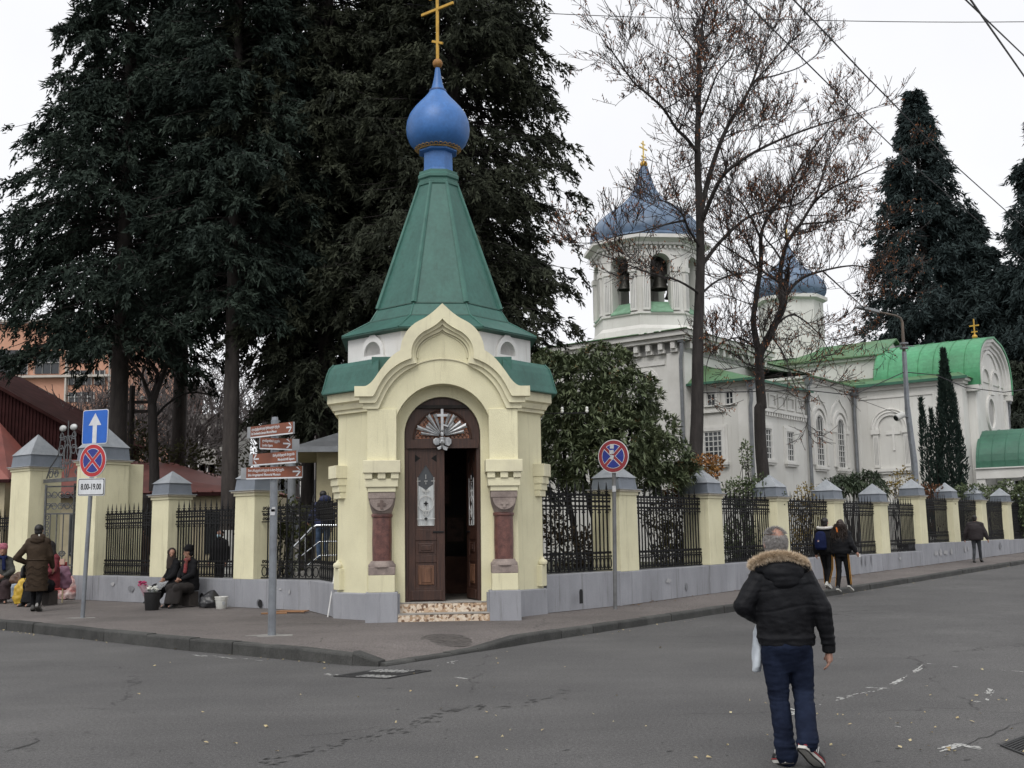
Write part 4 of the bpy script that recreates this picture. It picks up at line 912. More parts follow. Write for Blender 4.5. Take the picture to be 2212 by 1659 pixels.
def window(M_, cx, z0, z1, w, arched, nx, nz, par=CHU, deep=.30, bars=True, surround=.16, sill=True):
    """recess, dark pane, white glazing bars; M_ maps plate coords (x, y out=-, z)"""
    root = empty('window'); root.parent = par
    zr = z1-w/2 if arched else z1
    def out(g, zb): return [(cx-w/2-g, zb)] + ([(cx+w/2+g, zb)] if 1 else []) + (arc(cx, zr, w/2+g, 0, 180, 14) if arched else [(cx+w/2+g, z1+g), (cx-w/2-g, z1+g)])
    MB().plate(out(surround, z0-.02), [out(0, z0)[::-1]], -.09, .02, M_).build('window_frame', CTRIM, root)
    MB().plate(out(surround+.10, z0-.02), [out(surround, z0-.01)[::-1]], -.05, .02, M_).build('window_frame', CTRIM, root)
    b = MB(); b.plate(out(-.0, z0), [], -.004, .004, M_); b.build('pane', GLASSD, root)
    # reveal lining makes the pane read as set back
    MB().plate(out(.0, z0), [out(-.06, z0+.05)[::-1]], -.05, -.005, M_).build('sash', WFR, root)
    for k in range(1, nx):
        x = cx-w/2+w*k/nx; MB().box(x-.022, x+.022, -.035, -.005, z0, zr+(.75*w/2 if arched else 0), M_).build('glazing_bar', WFR, root)
    for k in range(1, nz):
        z = z0+(zr-z0)*k/nz; MB().box(cx-w/2, cx+w/2, -.033, -.006, z-.02, z+.02, M_).build('glazing_bar', WFR, root)
    if sill:
        MB().box(cx-w/2-surround-.14, cx+w/2+surround+.14, -.20, .0, z0-.16, z0-.03, M_).build('window_sill', CTRIM, root); MB().box(cx-w/2-surround-.08, cx+w/2+surround+.08, -.14, .0, z0-.26, z0-.161, M_).build('window_sill', CTRIM, root)
    return root
ID = Matrix.Identity(4)
# --- bell tower block
cb(-13, -4.6, 3, 11.4, 0, 10.35, 'tower_wall')
cb(-13.06, -4.54, 2.94, 11.46, 9.85, 10.36, 'frieze', FRIEZE)
for k in range(13):
    y = 3.3+k*.66; cb(-13.34, -13.07, y-.11, y+.11, 10.02, 10.34, 'modillion', CTRIM); cb(-13.22, -13.07, y-.17, y+.17, 9.86, 10.015, 'modillion', CTRIM)
    x = -12.7+k*.66
    if k < 13: cb(x-.11, x+.11, 2.66, 2.93, 10.02, 10.34, 'modillion', CTRIM)
cb(-13.42, -4.2, 2.58, 11.8, 10.361, 10.56, 'cornice', CTRIM); cb(-13.56, -4.1, 2.44, 11.9, 10.561, 10.80, 'cornice', CTRIM)
MB().frustum(-13.66, -4.0, 2.34, 12.0, 10.802, -11.5, -6.1, 4.5, 9.9, 11.25).build('tower_roof', GRN3, CHU)
for k in range(14):
    t = k/13; MB().tube([(-13.66, 2.34+t*9.66, 10.82), (-11.5, 4.5+t*5.4, 11.27)], .03, 4).build('roof_seam', GRN3, CHU)
for y0, y1 in ((3.0, 3.75), (10.6, 11.4)): MB().box(-13.10, -12.99, y0, y1, 0, 9.84).build('corner_pilaster', CTRIM, CHU)
cb(-13.05, -12.995, 3.9, 10.4, 9.35, 9.55, 'panel_moulding', CTRIM)
cb(-13.0, -12.3, 2.90, 3.01, 0, 9.84, 'corner_pilaster', CTRIM)
window(LX(-13), -5.0, 7.2, 8.98, .95, True, 3, 4, surround=.22, sill=False); window(LX(-13), -8.3, 7.2, 8.98, .95, True, 3, 4, surround=.22, sill=False)
# --- belfry
BX, BY = -8.8, 7.2
def loct(prof, nm, mt, seg=8, a0=pi/8, par=CHU, sm=False, c=None): return MB().lathe([(r/cos(pi/8) if seg == 8 else r, z) for r, z in prof], seg, c or (BX, BY), a0).build(nm, mt, par, smooth=sm)
loct([(2.95, 11.2), (2.85, 11.55), (2.66, 11.75), (2.62, 12.30)], 'belfry_base', CWHITE)
loct([(2.62, 12.30), (2.70, 12.32), (2.70, 12.42), (2.60, 12.44)], 'belfry_string', CTRIM)
ap = 2.60; hw = ap*tan(pi/8)
for k in range(8):
    M_ = Matrix.Translation((BX, BY, 0)) @ Matrix.Rotation(k*pi/4, 4, 'Z') @ Matrix.Translation((0, -ap, 0))
    ow = .52
    MB().plate([(-hw, 12.42), (-ow, 12.42), (-ow, 14.85)] + arc(0, 14.85, ow, 180, 0, 14)[1:] + [(ow, 12.42), (hw, 12.42), (hw, 15.95), (-hw, 15.95)], [], 0, .62, M_).build('belfry_wall', CWHITE, CHU)
    MB().plate([(-ow-.22, 14.72), (-ow-.22, 14.85)] + arc(0, 14.85, ow+.22, 180, 0, 14)[1:] + [(ow+.22, 14.72), (ow, 14.72)] + arc(0, 14.85, ow, 0, 180, 14) + [(-ow, 14.72)], [], -.10, -.001, M_).build('archivolt', CTRIM, CHU)
    for s in (-1, 1):
        x = s*(ow+.24); cb_ = MB().box(x-.17, x+.17, -.12, -.001, 12.50, 14.45, M_).build('belfry_pilaster', CTRIM, CHU)
        MB().box(x-.22, x+.22, -.17, -.001, 14.45, 14.71, M_).build('pilaster_capital', CTRIM, CHU)
        for q in (-.085, 0, .085): MB().box(x+q-.014, x+q+.014, -.126, -.121, 12.62, 14.32, M_).build('flute', FRIEZE, cb_)
    v = [M_ @ Vector(p) for p in ((-ow-.05, -.14, 12.44), (ow+.05, -.14, 12.44), (ow, .60, 13.05), (-ow, .60, 13.05), (-ow-.05, -.14, 12.38), (ow+.05, -.14, 12.38), (ow, .60, 12.38), (-ow, .60, 12.38))]
    MB().add(v, [(0,1,2,3),(7,6,5,4),(0,4,5,1),(1,5,6,2),(2,6,7,3),(3,7,4,0)]).build('sloped_sill', mat('pale_green_sill', (.20, .36, .24), .6, .15, 3), CHU)
    for j in range(9): MB().box(-hw+.12+j*.235, -hw+.22+j*.235, -.14, -.001, 15.62, 15.76, M_).build('dentil', CTRIM, CHU)
loct([(2.62, 15.77), (2.78, 15.80), (2.80, 15.92), (2.95, 16.02), (3.08, 16.08), (3.08, 16.26), (2.4, 16.30)], 'belfry_cornice', CTRIM)
loct([(2.0, 15.3), (2.0, 15.4)], 'belfry_ceiling', DARKIN); loct([(2.0, 12.5), (2.0, 12.55)], 'belfry_floor', FRIEZE)
BELL = mat('bronze_bell', (.05, .048, .04), .5, .3, 4, metal=.5)
bellp = lambda s: [(.02, .95*s), (.20*s, .93*s), (.27*s, .80*s), (.30*s, .45*s), (.38*s, .2*s), (.50*s, .02*s), (.50*s, 0), (.44*s, 0), (.3*s, .4*s), (.02, .6*s)]
for (x, y, z, s) in ((BX-1.0, BY-1.3, 13.75, 1.0), (BX+.55, BY-1.5, 13.65, 1.15), (BX-.2, BY-1.75, 13.1, .55), (BX-1.9, BY+.2, 13.8, .8), (BX+1.5, BY-.5, 13.8, .7)):
    MB().lathe([(r, zz+z) for r, zz in bellp(s)], 20, (x, y), cap=False).build('bell', BELL, CHU, smooth=True)
    MB().box(x-.05, x+.05, y-.05, y+.05, z+.9*s, 15.3).build('bell_hanger', BARKD, CHU)
for (x0, x1, y) in ((-2.2, 2.2, -1.4), (-2.3, 2.3, .1)): MB().box(BX+x0, BX+x1, BY+y-.10, BY+y+.10, 14.85, 15.08).build('bell_beam', BARKD, CHU)
dome_prof = [(2.98, 16.27), (3.02, 16.36), (2.86, 16.50), (2.93, 16.72), (2.90, 17.0), (2.74, 17.35), (2.40, 17.75), (1.95, 18.12), (1.50, 18.42), (1.12, 18.72), (.82, 19.05), (.58, 19.45), (.40, 19.9), (.27, 20.35), (.17, 20.72)]
loct(dome_prof, 'tower_dome', DBLUE, 48, 0, sm=True)
for k in range(16):
    a = 2*pi*k/16+.1; MB().tube([(BX+cos(a)*(r+.01), BY+sin(a)*(r+.01), z) for r, z in dome_prof[3:]], .022, 4).build('dome_seam', mat('dome_seam_blue', (.09, .14, .23), .5, .1, 2), CHU)
MB().sphere((BX, BY, 20.86), .20, 16, 10).build('dome_ball', GOLD, CHU, smooth=True)
GOLD2 = mat('bright_gold', (.75, .55, .18), .3, .1, 8, metal=.7)
MB().box(BX-.03, BX+.03, BY-.03, BY+.03, 21.0, 22.15).box(BX-.38, BX+.38, BY-.025, BY+.025, 21.70, 21.77).box(BX-.2, BX+.2, BY-.024, BY+.024, 21.95, 22.0).box(BX-.2, BX+.2, BY-.024, BY+.024, 21.25, 21.31).build('tower_cross', GOLD2, CHU)
# --- annex
cb(-12.45, -6.25, .04, 3.1, 0, 8.05, 'annex_wall'); cb(-12.55, -6.2, -.06, 3.0, 8.051, 8.22, 'annex_cornice', CTRIM); cb(-12.72, -6.2, -.22, 3.0, 8.221, 8.34, 'annex_cornice', CTRIM)
MB().add([(-12.85,-.35,8.342),(-6.2,-.35,8.342),(-6.2,3.0,9.45),(-11.2,3.0,9.45),(-12.85,3.0,8.342),(-6.2,3.0,8.342)], [(0,1,2,3),(0,3,4),(4,3,2,5),(0,4,5,1),(1,5,2)]).build('annex_roof', GRN3, CHU)
cb(-12.9, -6.2, -.42, -.351, 8.25, 8.36, 'gutter', GRN4); cb(-12.92, -12.851, -.42, 3.0, 8.25, 8.36, 'gutter', GRN4)
window(LX(-12.45), -1.85, 4.75, 6.15, .92, False, 4, 6, surround=.16); window(LX(-12.45), -1.86, 7.28, 7.88, .46, False, 2, 2, surround=.10, sill=False); window(LX(-12.45), -.95, 7.28, 7.88, .42, False, 2, 2, surround=.08, sill=False)
cb(-12.56, -12.449, 1.2, 2.9, 6.98, 7.10, 'string_course', CTRIM); cb(-12.53, -12.448, .06, .55, 0, 8.04, 'corner_pilaster', CTRIM); cb(-12.44, -11.85, -.02, .039, 0, 8.04, 'corner_pilaster', CTRIM)
Mn = Matrix.Translation((0, .04, 0))
for cx in (-10.75, -8.3): window(Mn, cx, 4.85, 6.25, .78, False, 3, 5, surround=.15)
cb(-11.8, -6.4, -.10, .039, 7.02, 7.16, 'string_course', CTRIM)
for k in range(20): cb(-11.7+k*.27, -11.58+k*.27, -.08, .038, 6.84, 7.015, 'dentil', CTRIM)
for k in range(5):
    x = -11.5+k*1.02; MB().plate([(x, 7.26), (x+.8, 7.26), (x+.8, 7.92), (x, 7.92)], [[(x+.1, 7.36), (x+.1, 7.82), (x+.7, 7.82), (x+.7, 7.36)]], -.03, .038).build('recess_panel', CTRIM, CHU)
# --- nave wall with two arched windows
cb(-6.2, 0, 0, 3.3, 0, 8.85, 'nave_wall'); cb(-6.3, 0, -.10, 3.3, 8.851, 9.0, 'nave_cornice', CTRIM); cb(-6.4, 0, -.24, 3.3, 9.001, 9.14, 'nave_cornice', CTRIM)
MB().add([(-6.5,-.38,9.142),(.2,-.38,9.142),(.2,3.3,9.95),(-6.5,3.3,9.95),(-6.5,-.38,9.07),(.2,-.38,9.07)], [(0,1,2,3),(4,5,1,0)]).build('nave_roof', GRN3, CHU)
for cx in (-4.80, -2.05):
    wr_ = window(ID, cx, 4.76, 7.30, .95, True, 3, 7, surround=.14)
    MB().plate([(cx-.95, 6.75)] + arc(cx, 6.83, .95, 180, 0, 18) + [(cx+.95, 6.75), (cx+.80, 6.75)] + arc(cx, 6.83, .80, 0, 180, 18) + [(cx-.80, 6.75)], [], -.10, -.001).build('hood_mould', CTRIM, CHU)
    og = smooth_poly([(cx-1.22, 7.0), (cx-1.2, 7.5), (cx-.85, 7.95), (cx-.3, 8.2), (cx, 8.5)], 2); og2 = smooth_poly([(cx-1.10, 7.0), (cx-1.09, 7.45), (cx-.78, 7.85), (cx-.25, 8.1), (cx, 8.36)], 2)
    MB().plate(og+[(2*cx-p[0], p[1]) for p in reversed(og[:-1])]+[(2*cx-p[0], p[1]) for p in og2[:-1]]+list(reversed(og2)), [], -.06, -.001).build('ogee_mould', CTRIM, CHU)
    for s in (-1, 1):
        x = cx+s*.86; cb(x-.11, x+.11, -.12, -.001, 4.80, 6.55, 'window_column', CTRIM); cb(x-.16, x+.16, -.16, -.001, 6.551, 6.745, 'column_capital', CTRIM)
# --- upper nave, crossing and second dome
cb(-4.61, 1.95, 3.3, 11.2, 8.8, 10.2, 'upper_wall'); cb(-4.7, 2.0, 3.15, 11.3, 10.201, 10.36, 'upper_cornice', CTRIM)
MB().add([(-4.7,2.95,10.362),(2.3,2.95,10.362),(2.3,7.25,11.5),(-4.7,7.25,11.5),(2.3,11.5,10.362),(-4.7,11.5,10.362)], [(0,1,2,3),(3,2,4,5)]).build('upper_roof', GRN3, CHU)
cb(1.9, 6.2, -.9, 13, 8.8, 11.0, 'transept_clerestory')
for k in range(5): cb(1.84, 1.899, .1+k*1.3, .9+k*1.3, 9.7, 10.6, 'clerestory_panel', CTRIM)
MB().plate([(1.75, 11.001), (6.35, 11.001), (4.05, 12.0)], [], -.95, -.80).build('clerestory_gable', CTRIM, CHU)
cb(1.78, 6.3, -1.05, -.80, 10.86, 11.0, 'clerestory_cornice', CTRIM); cb(1.70, 1.9, -1.05, 13, 10.86, 11.0, 'clerestory_cornice', CTRIM)
MB().add([(1.55,-1.2,11.0),(4.05,-1.2,12.12),(4.05,13,12.12),(1.55,13,11.0),(6.55,-1.2,11.0),(6.55,13,11.0),(1.55,-1.2,11.08),(4.05,-1.2,12.22),(6.55,-1.2,11.08),(1.55,13,11.08),(4.05,13,12.22),(6.55,13,11.08)], [(6,7,10,9),(7,8,11,10),(0,1,7,6),(1,4,8,7),(0,6,9,3),(4,5,11,8)]).build('clerestory_roof', GRN3, CHU)
D2 = (4.05, 5.0)
loct([(1.75, 11.5), (1.75, 15.0), (2.0, 15.1), (2.0, 15.3), (1.7, 15.35)], 'central_drum', CWHITE, c=D2)
loct([(1.95, 15.32), (2.12, 15.6), (2.15, 15.9), (2.0, 16.3), (1.6, 16.75), (1.1, 17.1), (.72, 17.45), (.45, 17.85), (.25, 18.3), (.12, 18.72)], 'central_dome', DBLUE, 36, 0, sm=True, c=D2)
MB().box(D2[0]-.03, D2[0]+.03, D2[1]-.03, D2[1]+.03, 18.7, 19.9).box(D2[0]-.3, D2[0]+.3, D2[1]-.025, D2[1]+.025, 19.4, 19.47).build('dome_cross', GOLD2, CHU)
# --- transept
cb(0, 8.0, -5.65, 13, 0, 8.85, 'transept_wall'); cb(-.10, 8.1, -5.75, 3.3, 8.851, 9.0, 'transept_cornice', CTRIM); cb(-.24, 8.24, -5.89, 3.3, 9.001, 9.14, 'transept_cornice', CTRIM)
MB().frustum(-.38, 8.38, -6.02, 3.3, 9.142, 1.4, 6.6, -5.0, 3.3, 9.75).build('transept_roof', GRN3, CHU)
for k in range(9): MB().tube([(-.38, -5.9+k*1.0, 9.15), (1.4, -4.9+k*.95, 9.77)], .025, 4).build('roof_seam', GRN3, CHU)
cb(-.40, -.32, -6.02, .0, 9.06, 9.20, 'gutter', GRN4)
MX = LX(0)
bc = 1.95
MB().plate([(bc-1.0, 6.80)] + arc(bc, 6.86, 1.0, 180, 0, 18) + [(bc+1.0, 6.80), (bc+.64, 6.80)] + arc(bc, 6.86, .64, 0, 180, 18) + [(bc-.64, 6.80)], [], -.09, -.001, MX).build('blind_arch', CTRIM, CHU)
MB().tube([MX @ Vector((p[0], -.09, p[1])) for p in arc(bc, 6.86, .82, 0, 180, 18)], .05, 5).build('blind_arch_bead', CTRIM, CHU)
MB().tube([MX @ Vector((p[0], -.09, p[1])) for p in arc(bc, 6.86, .97, 0, 180, 18)], .05, 5).build('blind_arch_bead', CTRIM, CHU)
for s in (-1, 1):
    x = bc+s*.80; MB().box(x-.15, x+.15, -.10, -.001, 4.80, 6.55, MX).build('blind_pilaster', CTRIM, CHU); MB().box(x-.22, x+.22, -.16, -.001, 6.551, 6.80, MX).build('pilaster_capital', CTRIM, CHU)
    for q in (-.07, .0, .07): MB().box(x+q-.012, x+q+.012, -.106, -.101, 4.95, 6.4, MX).build('flute', FRIEZE, CHU)
MB().box(bc-1.12, bc+1.12, -.18, -.001, 4.58, 4.74, MX).build('blind_sill', CTRIM, CHU); MB().box(bc-1.04, bc+1.04, -.12, -.001, 4.46, 4.579, MX).build('blind_sill', CTRIM, CHU)
MB().box(bc+.06, bc+.18, -.05, -.001, 5.66, 6.96, MX).box(bc-.26, bc+.50, -.052, -.001, 6.50, 6.64, MX).build('relief_cross', CTRIM, CHU)
MB().plate([(.18, 0), (4.3, 0), (4.3, 8.55), (.18, 8.55)], [[(.30, .1), (.30, 8.43), (4.18, 8.43), (4.18, .1)]], -.05, -.001, MX).build('panel_moulding', CTRIM, CHU)
MB().box(4.75, 5.64, -.08, -.001, 0, 8.84, MX).build('corner_pilaster', CTRIM, CHU)
# street facade: bay with barrel gable
xc = 3.95; hw_ = 3.05
def barrel(h, top, z0): return smooth_poly([(xc-h, z0), (xc-h, z0+.35*(top-z0)), (xc-.86*h, z0+.68*(top-z0)), (xc-.52*h, z0+.90*(top-z0)), (xc-.2*h, z0+.955*(top-z0)), (xc, top)], 2)
def full(P): return P+[(2*xc-p[0], p[1]) for p in reversed(P[:-1])]
bp = full(barrel(hw_, 11.5, 8.85))
MB().plate([(xc-hw_, 0)] + bp + [(xc+hw_, 0)], [], -5.98, -5.60).build('facade_bay', CWHITE, CHU)
for (g, y0) in ((0, -6.30), (.22, -6.18), (.44, -6.08)):
    o_ = full(barrel(hw_+.12-g, 11.62-g*.9, 8.80)); i_ = full(barrel(hw_-.10-g, 11.42-g*.9, 8.80))
    MB().plate(o_+list(reversed(i_)), [], y0, -5.981).build('gable_moulding', CTRIM, CHU)
for s in (-1, 1): MB().box(xc+s*hw_-.28, xc+s*hw_+.28, -6.28, -5.6, 8.5, 8.80).build('bay_cornice', CTRIM, CHU); MB().box(xc+s*(hw_-.25)-.25, xc+s*(hw_-.25)+.25, -6.06, -5.981, 0, 8.5).build('bay_pilaster', CTRIM, CHU)
rp_ = full(barrel(hw_+.16, 11.68, 8.82)); rin = full(barrel(hw_+.05, 11.58, 8.82))
MB().plate(rp_+list(reversed(rin)), [], -6.36, -.95).build('barrel_roof', GRN2, CHU)
for k in range(7):
    y = -5.6+k*.78; MB().tube([(p[0], y, p[1]+.008) for p in full(barrel(hw_+.17, 11.69, 8.82))[::2]], .022, 4).build('roof_seam', mat('green_seam', (.05, .22, .09), .5, .1, 2), CHU)
for s in (-1, 1):
    cx = xc+s*.95
    MB().plate([(cx-.85, 8.75)] + arc(cx, 9.15, .85, 180, 0, 14) + [(cx+.85, 8.75), (cx+.70, 8.75)] + arc(cx, 9.15, .70, 0, 180, 14) + [(cx-.70, 8.75)], [], -6.07, -5.981).build('blind_arch', CTRIM, CHU)
MB().plate([(xc-1.75, 9.2)] + arc(xc, 9.2, 1.75, 180, 0, 18)[1:] + [(xc+1.58, 9.2)] + arc(xc, 9.2, 1.58, 0, 180, 18)[1:], [], -6.05, -5.981).build('blind_arch', CTRIM, CHU)
MB().box(xc-.3, xc+.3, -6.14, -5.981, 8.55, 8.74).build('corbel', CTRIM, CHU)
ov = [(xc-.35+.62*cos(k*pi/12), 7.55+.78*sin(k*pi/12)) for k in range(24)]; ovo = [(xc-.35+.80*cos(k*pi/12), 7.55+.98*sin(k*pi/12)) for k in range(24)]
ow_ = MB().plate(ovo, [ov[::-1]], -6.09, -5.979).build('oval_window', CTRIM, CHU)
MB().plate(ov, [], -5.990, -5.978).build('pane', mat('milky_recess', (.42, .41, .39), .9, .1, 2), ow_)
window(Matrix.Translation((0, -5.65, 0)), 7.55, 5.2, 6.9, .55, True, 2, 3, surround=.14)
og = smooth_poly([(6.95, 7.1), (7.0, 7.5), (7.35, 7.8), (7.55, 8.2)], 2); og2 = [(p[0]*.85+7.55*.15, p[1]-.12) for p in og]
MB().plate(og+[(15.1-p[0], p[1]) for p in reversed(og[:-1])]+[(15.1-p[0], p[1]) for p in og2[:-1]]+list(reversed(og2)), [], -5.72, -5.651).build('ogee_mould', CTRIM, CHU)
MB().sphere((xc, -5.4, 11.78), .14, 10, 6).build('gable_ball', GOLD, CHU, smooth=True)
MB().box(xc-.03, xc+.03, -5.43, -5.37, 11.85, 12.75).box(xc-.025, xc+.025, -5.65, -5.15, 12.35, 12.42).box(xc-.025, xc+.025, -5.55, -5.25, 12.02, 12.08).build('gable_cross', GOLD, CHU)
# entrance canopy
cxx = 2.2; cw = 2.0
MB().plate([(cxx-cw, 4.55)] + arc(cxx, 4.55, cw, 180, 0, 18)[1:-1] + [(cxx+cw, 4.55), (cxx+cw-.12, 4.55)] + arc(cxx, 4.55, cw-.12, 0, 180, 18)[1:], [], -8.75, -5.99).build('canopy_roof', GRN4, CHU)
for k in range(5): MB().tube([(p[0], -8.6+k*.62, p[1]) for p in arc(cxx, 4.55, cw+.01, 0, 180, 16)], .018, 4).build('canopy_seam', GRN4, CHU)
cb(cxx-cw-.10, cxx-cw+.35, -8.80, -5.99, 4.02, 4.50, 'canopy_beam', CTRIM); cb(cxx+cw-.35, cxx+cw+.10, -8.80, -5.99, 4.02, 4.50, 'canopy_beam', CTRIM); cb(cxx-cw-.10, cxx+cw+.1, -8.86, -8.60, 4.03, 4.49, 'canopy_beam', CTRIM)
cb(cxx-cw-.18, cxx-cw+.40, -8.88, -5.99, 4.501, 4.56, 'canopy_beam', CTRIM)
for (x, y) in ((cxx-cw+.15, -8.6), (cxx+cw-.15, -8.6), (cxx-cw+.15, -6.2), (cxx+cw-.15, -6.2)): cb(x-.2, x+.2, y-.2, y+.2, 0, 4.02, 'canopy_post', CTRIM)
cb(cxx-1.1, cxx+1.1, -6.02, -5.981, .3, 3.5, 'entrance_door', WOOD)
# downpipes with hopper heads
def downpipe(x, y, ztop, h=.26, off=(-.18, -.18)):
    px, py = x+off[0], y+off[1]
    MB().frustum(px-.12, px+.12, py-.12, py+.12, ztop-.45, px-.20, px+.20, py-.20, py+.20, ztop).build('hopper', PIPE, CHU)
    MB().tube([(px, py, ztop-.4), (px, py, ztop-.9), (px+.0, py+.06, ztop-1.2), (px, py+.06, .2)], .085, 10).build('downpipe', PIPE, CHU, smooth=True)
downpipe(-13.0, 3.0, 10.7, off=(-.25, -.12)); downpipe(-12.45, 0, 8.3); downpipe(-6.25, 0, 9.1, off=(0, -.18)); downpipe(0, 0, 9.1, off=(-.22, -.2)); downpipe(8.0, -5.65, 8.9, off=(.1, -.2))
# ================================================================== signs, lamp, wires
def rrect(w, h, r, n=5, cx=0, cz=0):
    P = []
    for sx, sz, a in ((1, 1, 0), (-1, 1, 90), (-1, -1, 180), (1, -1, 270)):
        for k in range(n+1):
            t = radians(a+90*k/n); P.append((cx+sx*(w/2-r)+r*cos(t), cz+sz*(h/2-r)+r*sin(t)))
    return P
circ = lambda r, n=40, cx=0, cz=0: [(cx+r*cos(2*pi*k/n), cz+r*sin(2*pi*k/n)) for k in range(n)]
SBLUE = mat('sign_blue', (.012, .12, .52), .4, .08, 4); SBLUE2 = mat('sign_dark_blue', (.02, .035, .24), .4, .08, 4); SRED = mat('sign_red', (.46, .025, .03), .4, .08, 4); SWHITE = mat('sign_white', (.66, .68, .70), .45, .08, 6); SRED2 = mat('sign_faded_red', (.26, .03, .04), .5, .12, 4)
SBACK = mat('sign_back', (.30, .31, .32), .5, .1, 4, metal=.3); SBLACK = mat('sign_black', (.015, .015, .015), .5, 0)
SBROWN = mat('sign_brown', (.21, .062, .028), .5, .08, 3, col2=(.17, .05, .024))
def layer(par, poly, y, mt, nm, holes=()): return MB().plate(poly, list(holes), y-.002, y).build(nm, mt, par)
def nostop(par, R_, red, blue, wht):
    layer(par, circ(R_), -.004, wht, 'sign_rim'); MB().plate(circ(R_), [], -.003, .012).build('sign_disc', SBACK, par)
    layer(par, circ(R_*.955), -.008, red, 'sign_ring')
    for k in range(4):
        for (r_, d_, y, mt, nm) in ((R_*.735, R_*.085, -.012, wht, 'sector_edge'), (R_*.705, R_*.115, -.016, blue, 'sector')):
            dl = math.degrees(math.asin(d_/r_)); a0 = 45+90*k+dl; a1 = 135+90*k-dl
            ap_ = radians(90+90*k); P = [(d_*sqrt(2)*cos(ap_), d_*sqrt(2)*sin(ap_))] + [(r_*cos(radians(a0+(a1-a0)*i/10)), r_*sin(radians(a0+(a1-a0)*i/10))) for i in range(11)]
            layer(par, P, y, mt, nm)
# left post
b0 = gz(178, 1336, .17); YS = b0.y
S1 = empty('traffic_sign', (b0.x, b0.y, zp(b0.x, b0.y)), 0, 'leaning steel post with one way arrow, no stopping disc and time plate at left', 'traffic sign')
def rel(o, p): return Vector(p)-Vector(o.location)
tp = rel(S1, at(207, 890, YS)); MB().tube([(0, 0, -.05), tp], .042, 14).build('sign_pole', STEEL, S1, smooth=True)
MB().plate([(-.30, -.10), (.22, -.12), (.26, .05), (-.1, .12), (-.33, .02)], [], -.012, .006, Matrix.Translation((0, 0, .0)) @ Matrix.Rotation(radians(90), 4, 'X')).build('concrete_foot', mat('concrete', (.26, .25, .235), .9, .15, 6, .3, 60), S1)
lean = atan2(tp.x, tp.z)
def plateroot(par, u, v, Y, nm, yaw, tilt=0.0):
    e = empty(nm, rel(par, at(u, v, Y-.06))); e.parent = par; e.rotation_euler = (0, tilt, radians(yaw)); return e
e = plateroot(S1, 206, 922, YS, 'one_way_plate', -24, lean*.3)
MB().plate(rrect(.67, .69, .05), [], -.003, .012).build('plate_body', SBACK, e); layer(e, rrect(.67, .69, .05), -.004, SWHITE, 'plate_border'); layer(e, rrect(.64, .66, .04), -.008, SBLUE, 'plate_face')
layer(e, [(-.055, -.33), (.055, -.33), (.055, .03), (.165, .03), (0, .275), (-.165, .03), (-.055, .03)], -.012, SWHITE, 'arrow')
e = plateroot(S1, 201, 995, YS, 'no_stopping_disc', -22, lean*.3); nostop(e, .335, SRED, SBLUE2, SWHITE)
e = plateroot(S1, 197.5, 1052, YS, 'time_plate', -20, lean*.5)
MB().plate(rrect(.66, .35, .04), [], -.003, .012).build('plate_body', SBACK, e); layer(e, rrect(.66, .35, .04), -.004, SWHITE, 'plate_border'); layer(e, rrect(.635, .325, .035), -.008, SBLACK, 'plate_line'); layer(e, rrect(.605, .295, .03), -.012, SWHITE, 'plate_face')
textmesh('8.00-19.00', .165, 'time_text', SBLACK, e, (0, -.016, 0), (pi/2, 0, 0), 'CENTER', .50, .003)
# right no stopping sign
b0 = gz(1329, 1315, .19); YS = b0.y
S2 = empty('traffic_sign', (b0.x, b0.y, zp(b0.x, b0.y)), 0, 'faded no stopping disc with white stickers on a grey pole right of the chapel', 'traffic sign')
MB().tube([(0, 0, -.05), rel(S2, at(1325.5, 950, YS))], .040, 14).build('sign_pole', mat('dull_pole', (.15, .155, .16), .6, .2, 5, col2=(.10, .10, .10)), S2, smooth=True)
e = plateroot(S2, 1325, 985.5, YS, 'no_stopping_disc', -29); nostop(e, .335, SRED2, SBLUE2, SWHITE)
for (x, z, w_, h_, a) in ((-.02, .20, .085, .09, 3), (-.03, .085, .095, .08, -4), (-.025, -.02, .075, .09, 20)): MB().plate(rrect(w_, h_, .004), [], -.021, -.018, Matrix.Translation((x, 0, z)) @ Matrix.Rotation(radians(a), 4, 'Y')).build('sticker', mat('sticker_white', (.50, .51, .52), .7, .1, 20), e)
_s = rel(S2, at(1326, 1056, YS)); MB().box(_s.x-.036, _s.x+.036, -.048, -.040, _s.z-.06, _s.z+.06).build('pole_sticker', MATS['sticker_white'], S2)
# finger post
b0 = gz(587, 1374, .17); YS = b0.y
S3 = empty('signpost', (b0.x, b0.y, zp(b0.x, b0.y)), 0, 'grey signpost with four brown museum and square direction blades', 'signpost')
MB().tube([(0, 0, -.05), rel(S3, at(594, 908, YS))], .062, 18).build('sign_pole', STEEL, S3, smooth=True)
MB().lathe([(.04, 0), (.055, .0), (.05, .05), (.0, .06)], 16, (rel(S3, at(594, 908, YS)).x, 0)).build('pole_cap', STEEL, S3).location = (0, 0, rel(S3, at(594, 908, YS)).z)
fv = []
for k in range(12):
    a = 2*pi*k/12; rr_ = .30*(1+.28*sin(k*2.3)); fv.append((rr_*cos(a)*1.1, rr_*sin(a)*.75))
MB().plate([(p[0], p[1]) for p in fv], [], -.045, .005, Matrix.Rotation(radians(90), 4, 'X')).build('concrete_foot', MATS['concrete'], S3)
for z in (1.93, 2.45):
    px_ = rel(S3, at(592, 1060, YS)).x*z/2.6
    for q in range(6): MB().box(px_+random.uniform(-.05, .03), px_+random.uniform(.03, .05), -.068, -.060, z+random.uniform(-.07, .05), z+random.uniform(.02, .07)).build('torn_sticker', MATS['sticker_white'], S3) if q < 3 else None
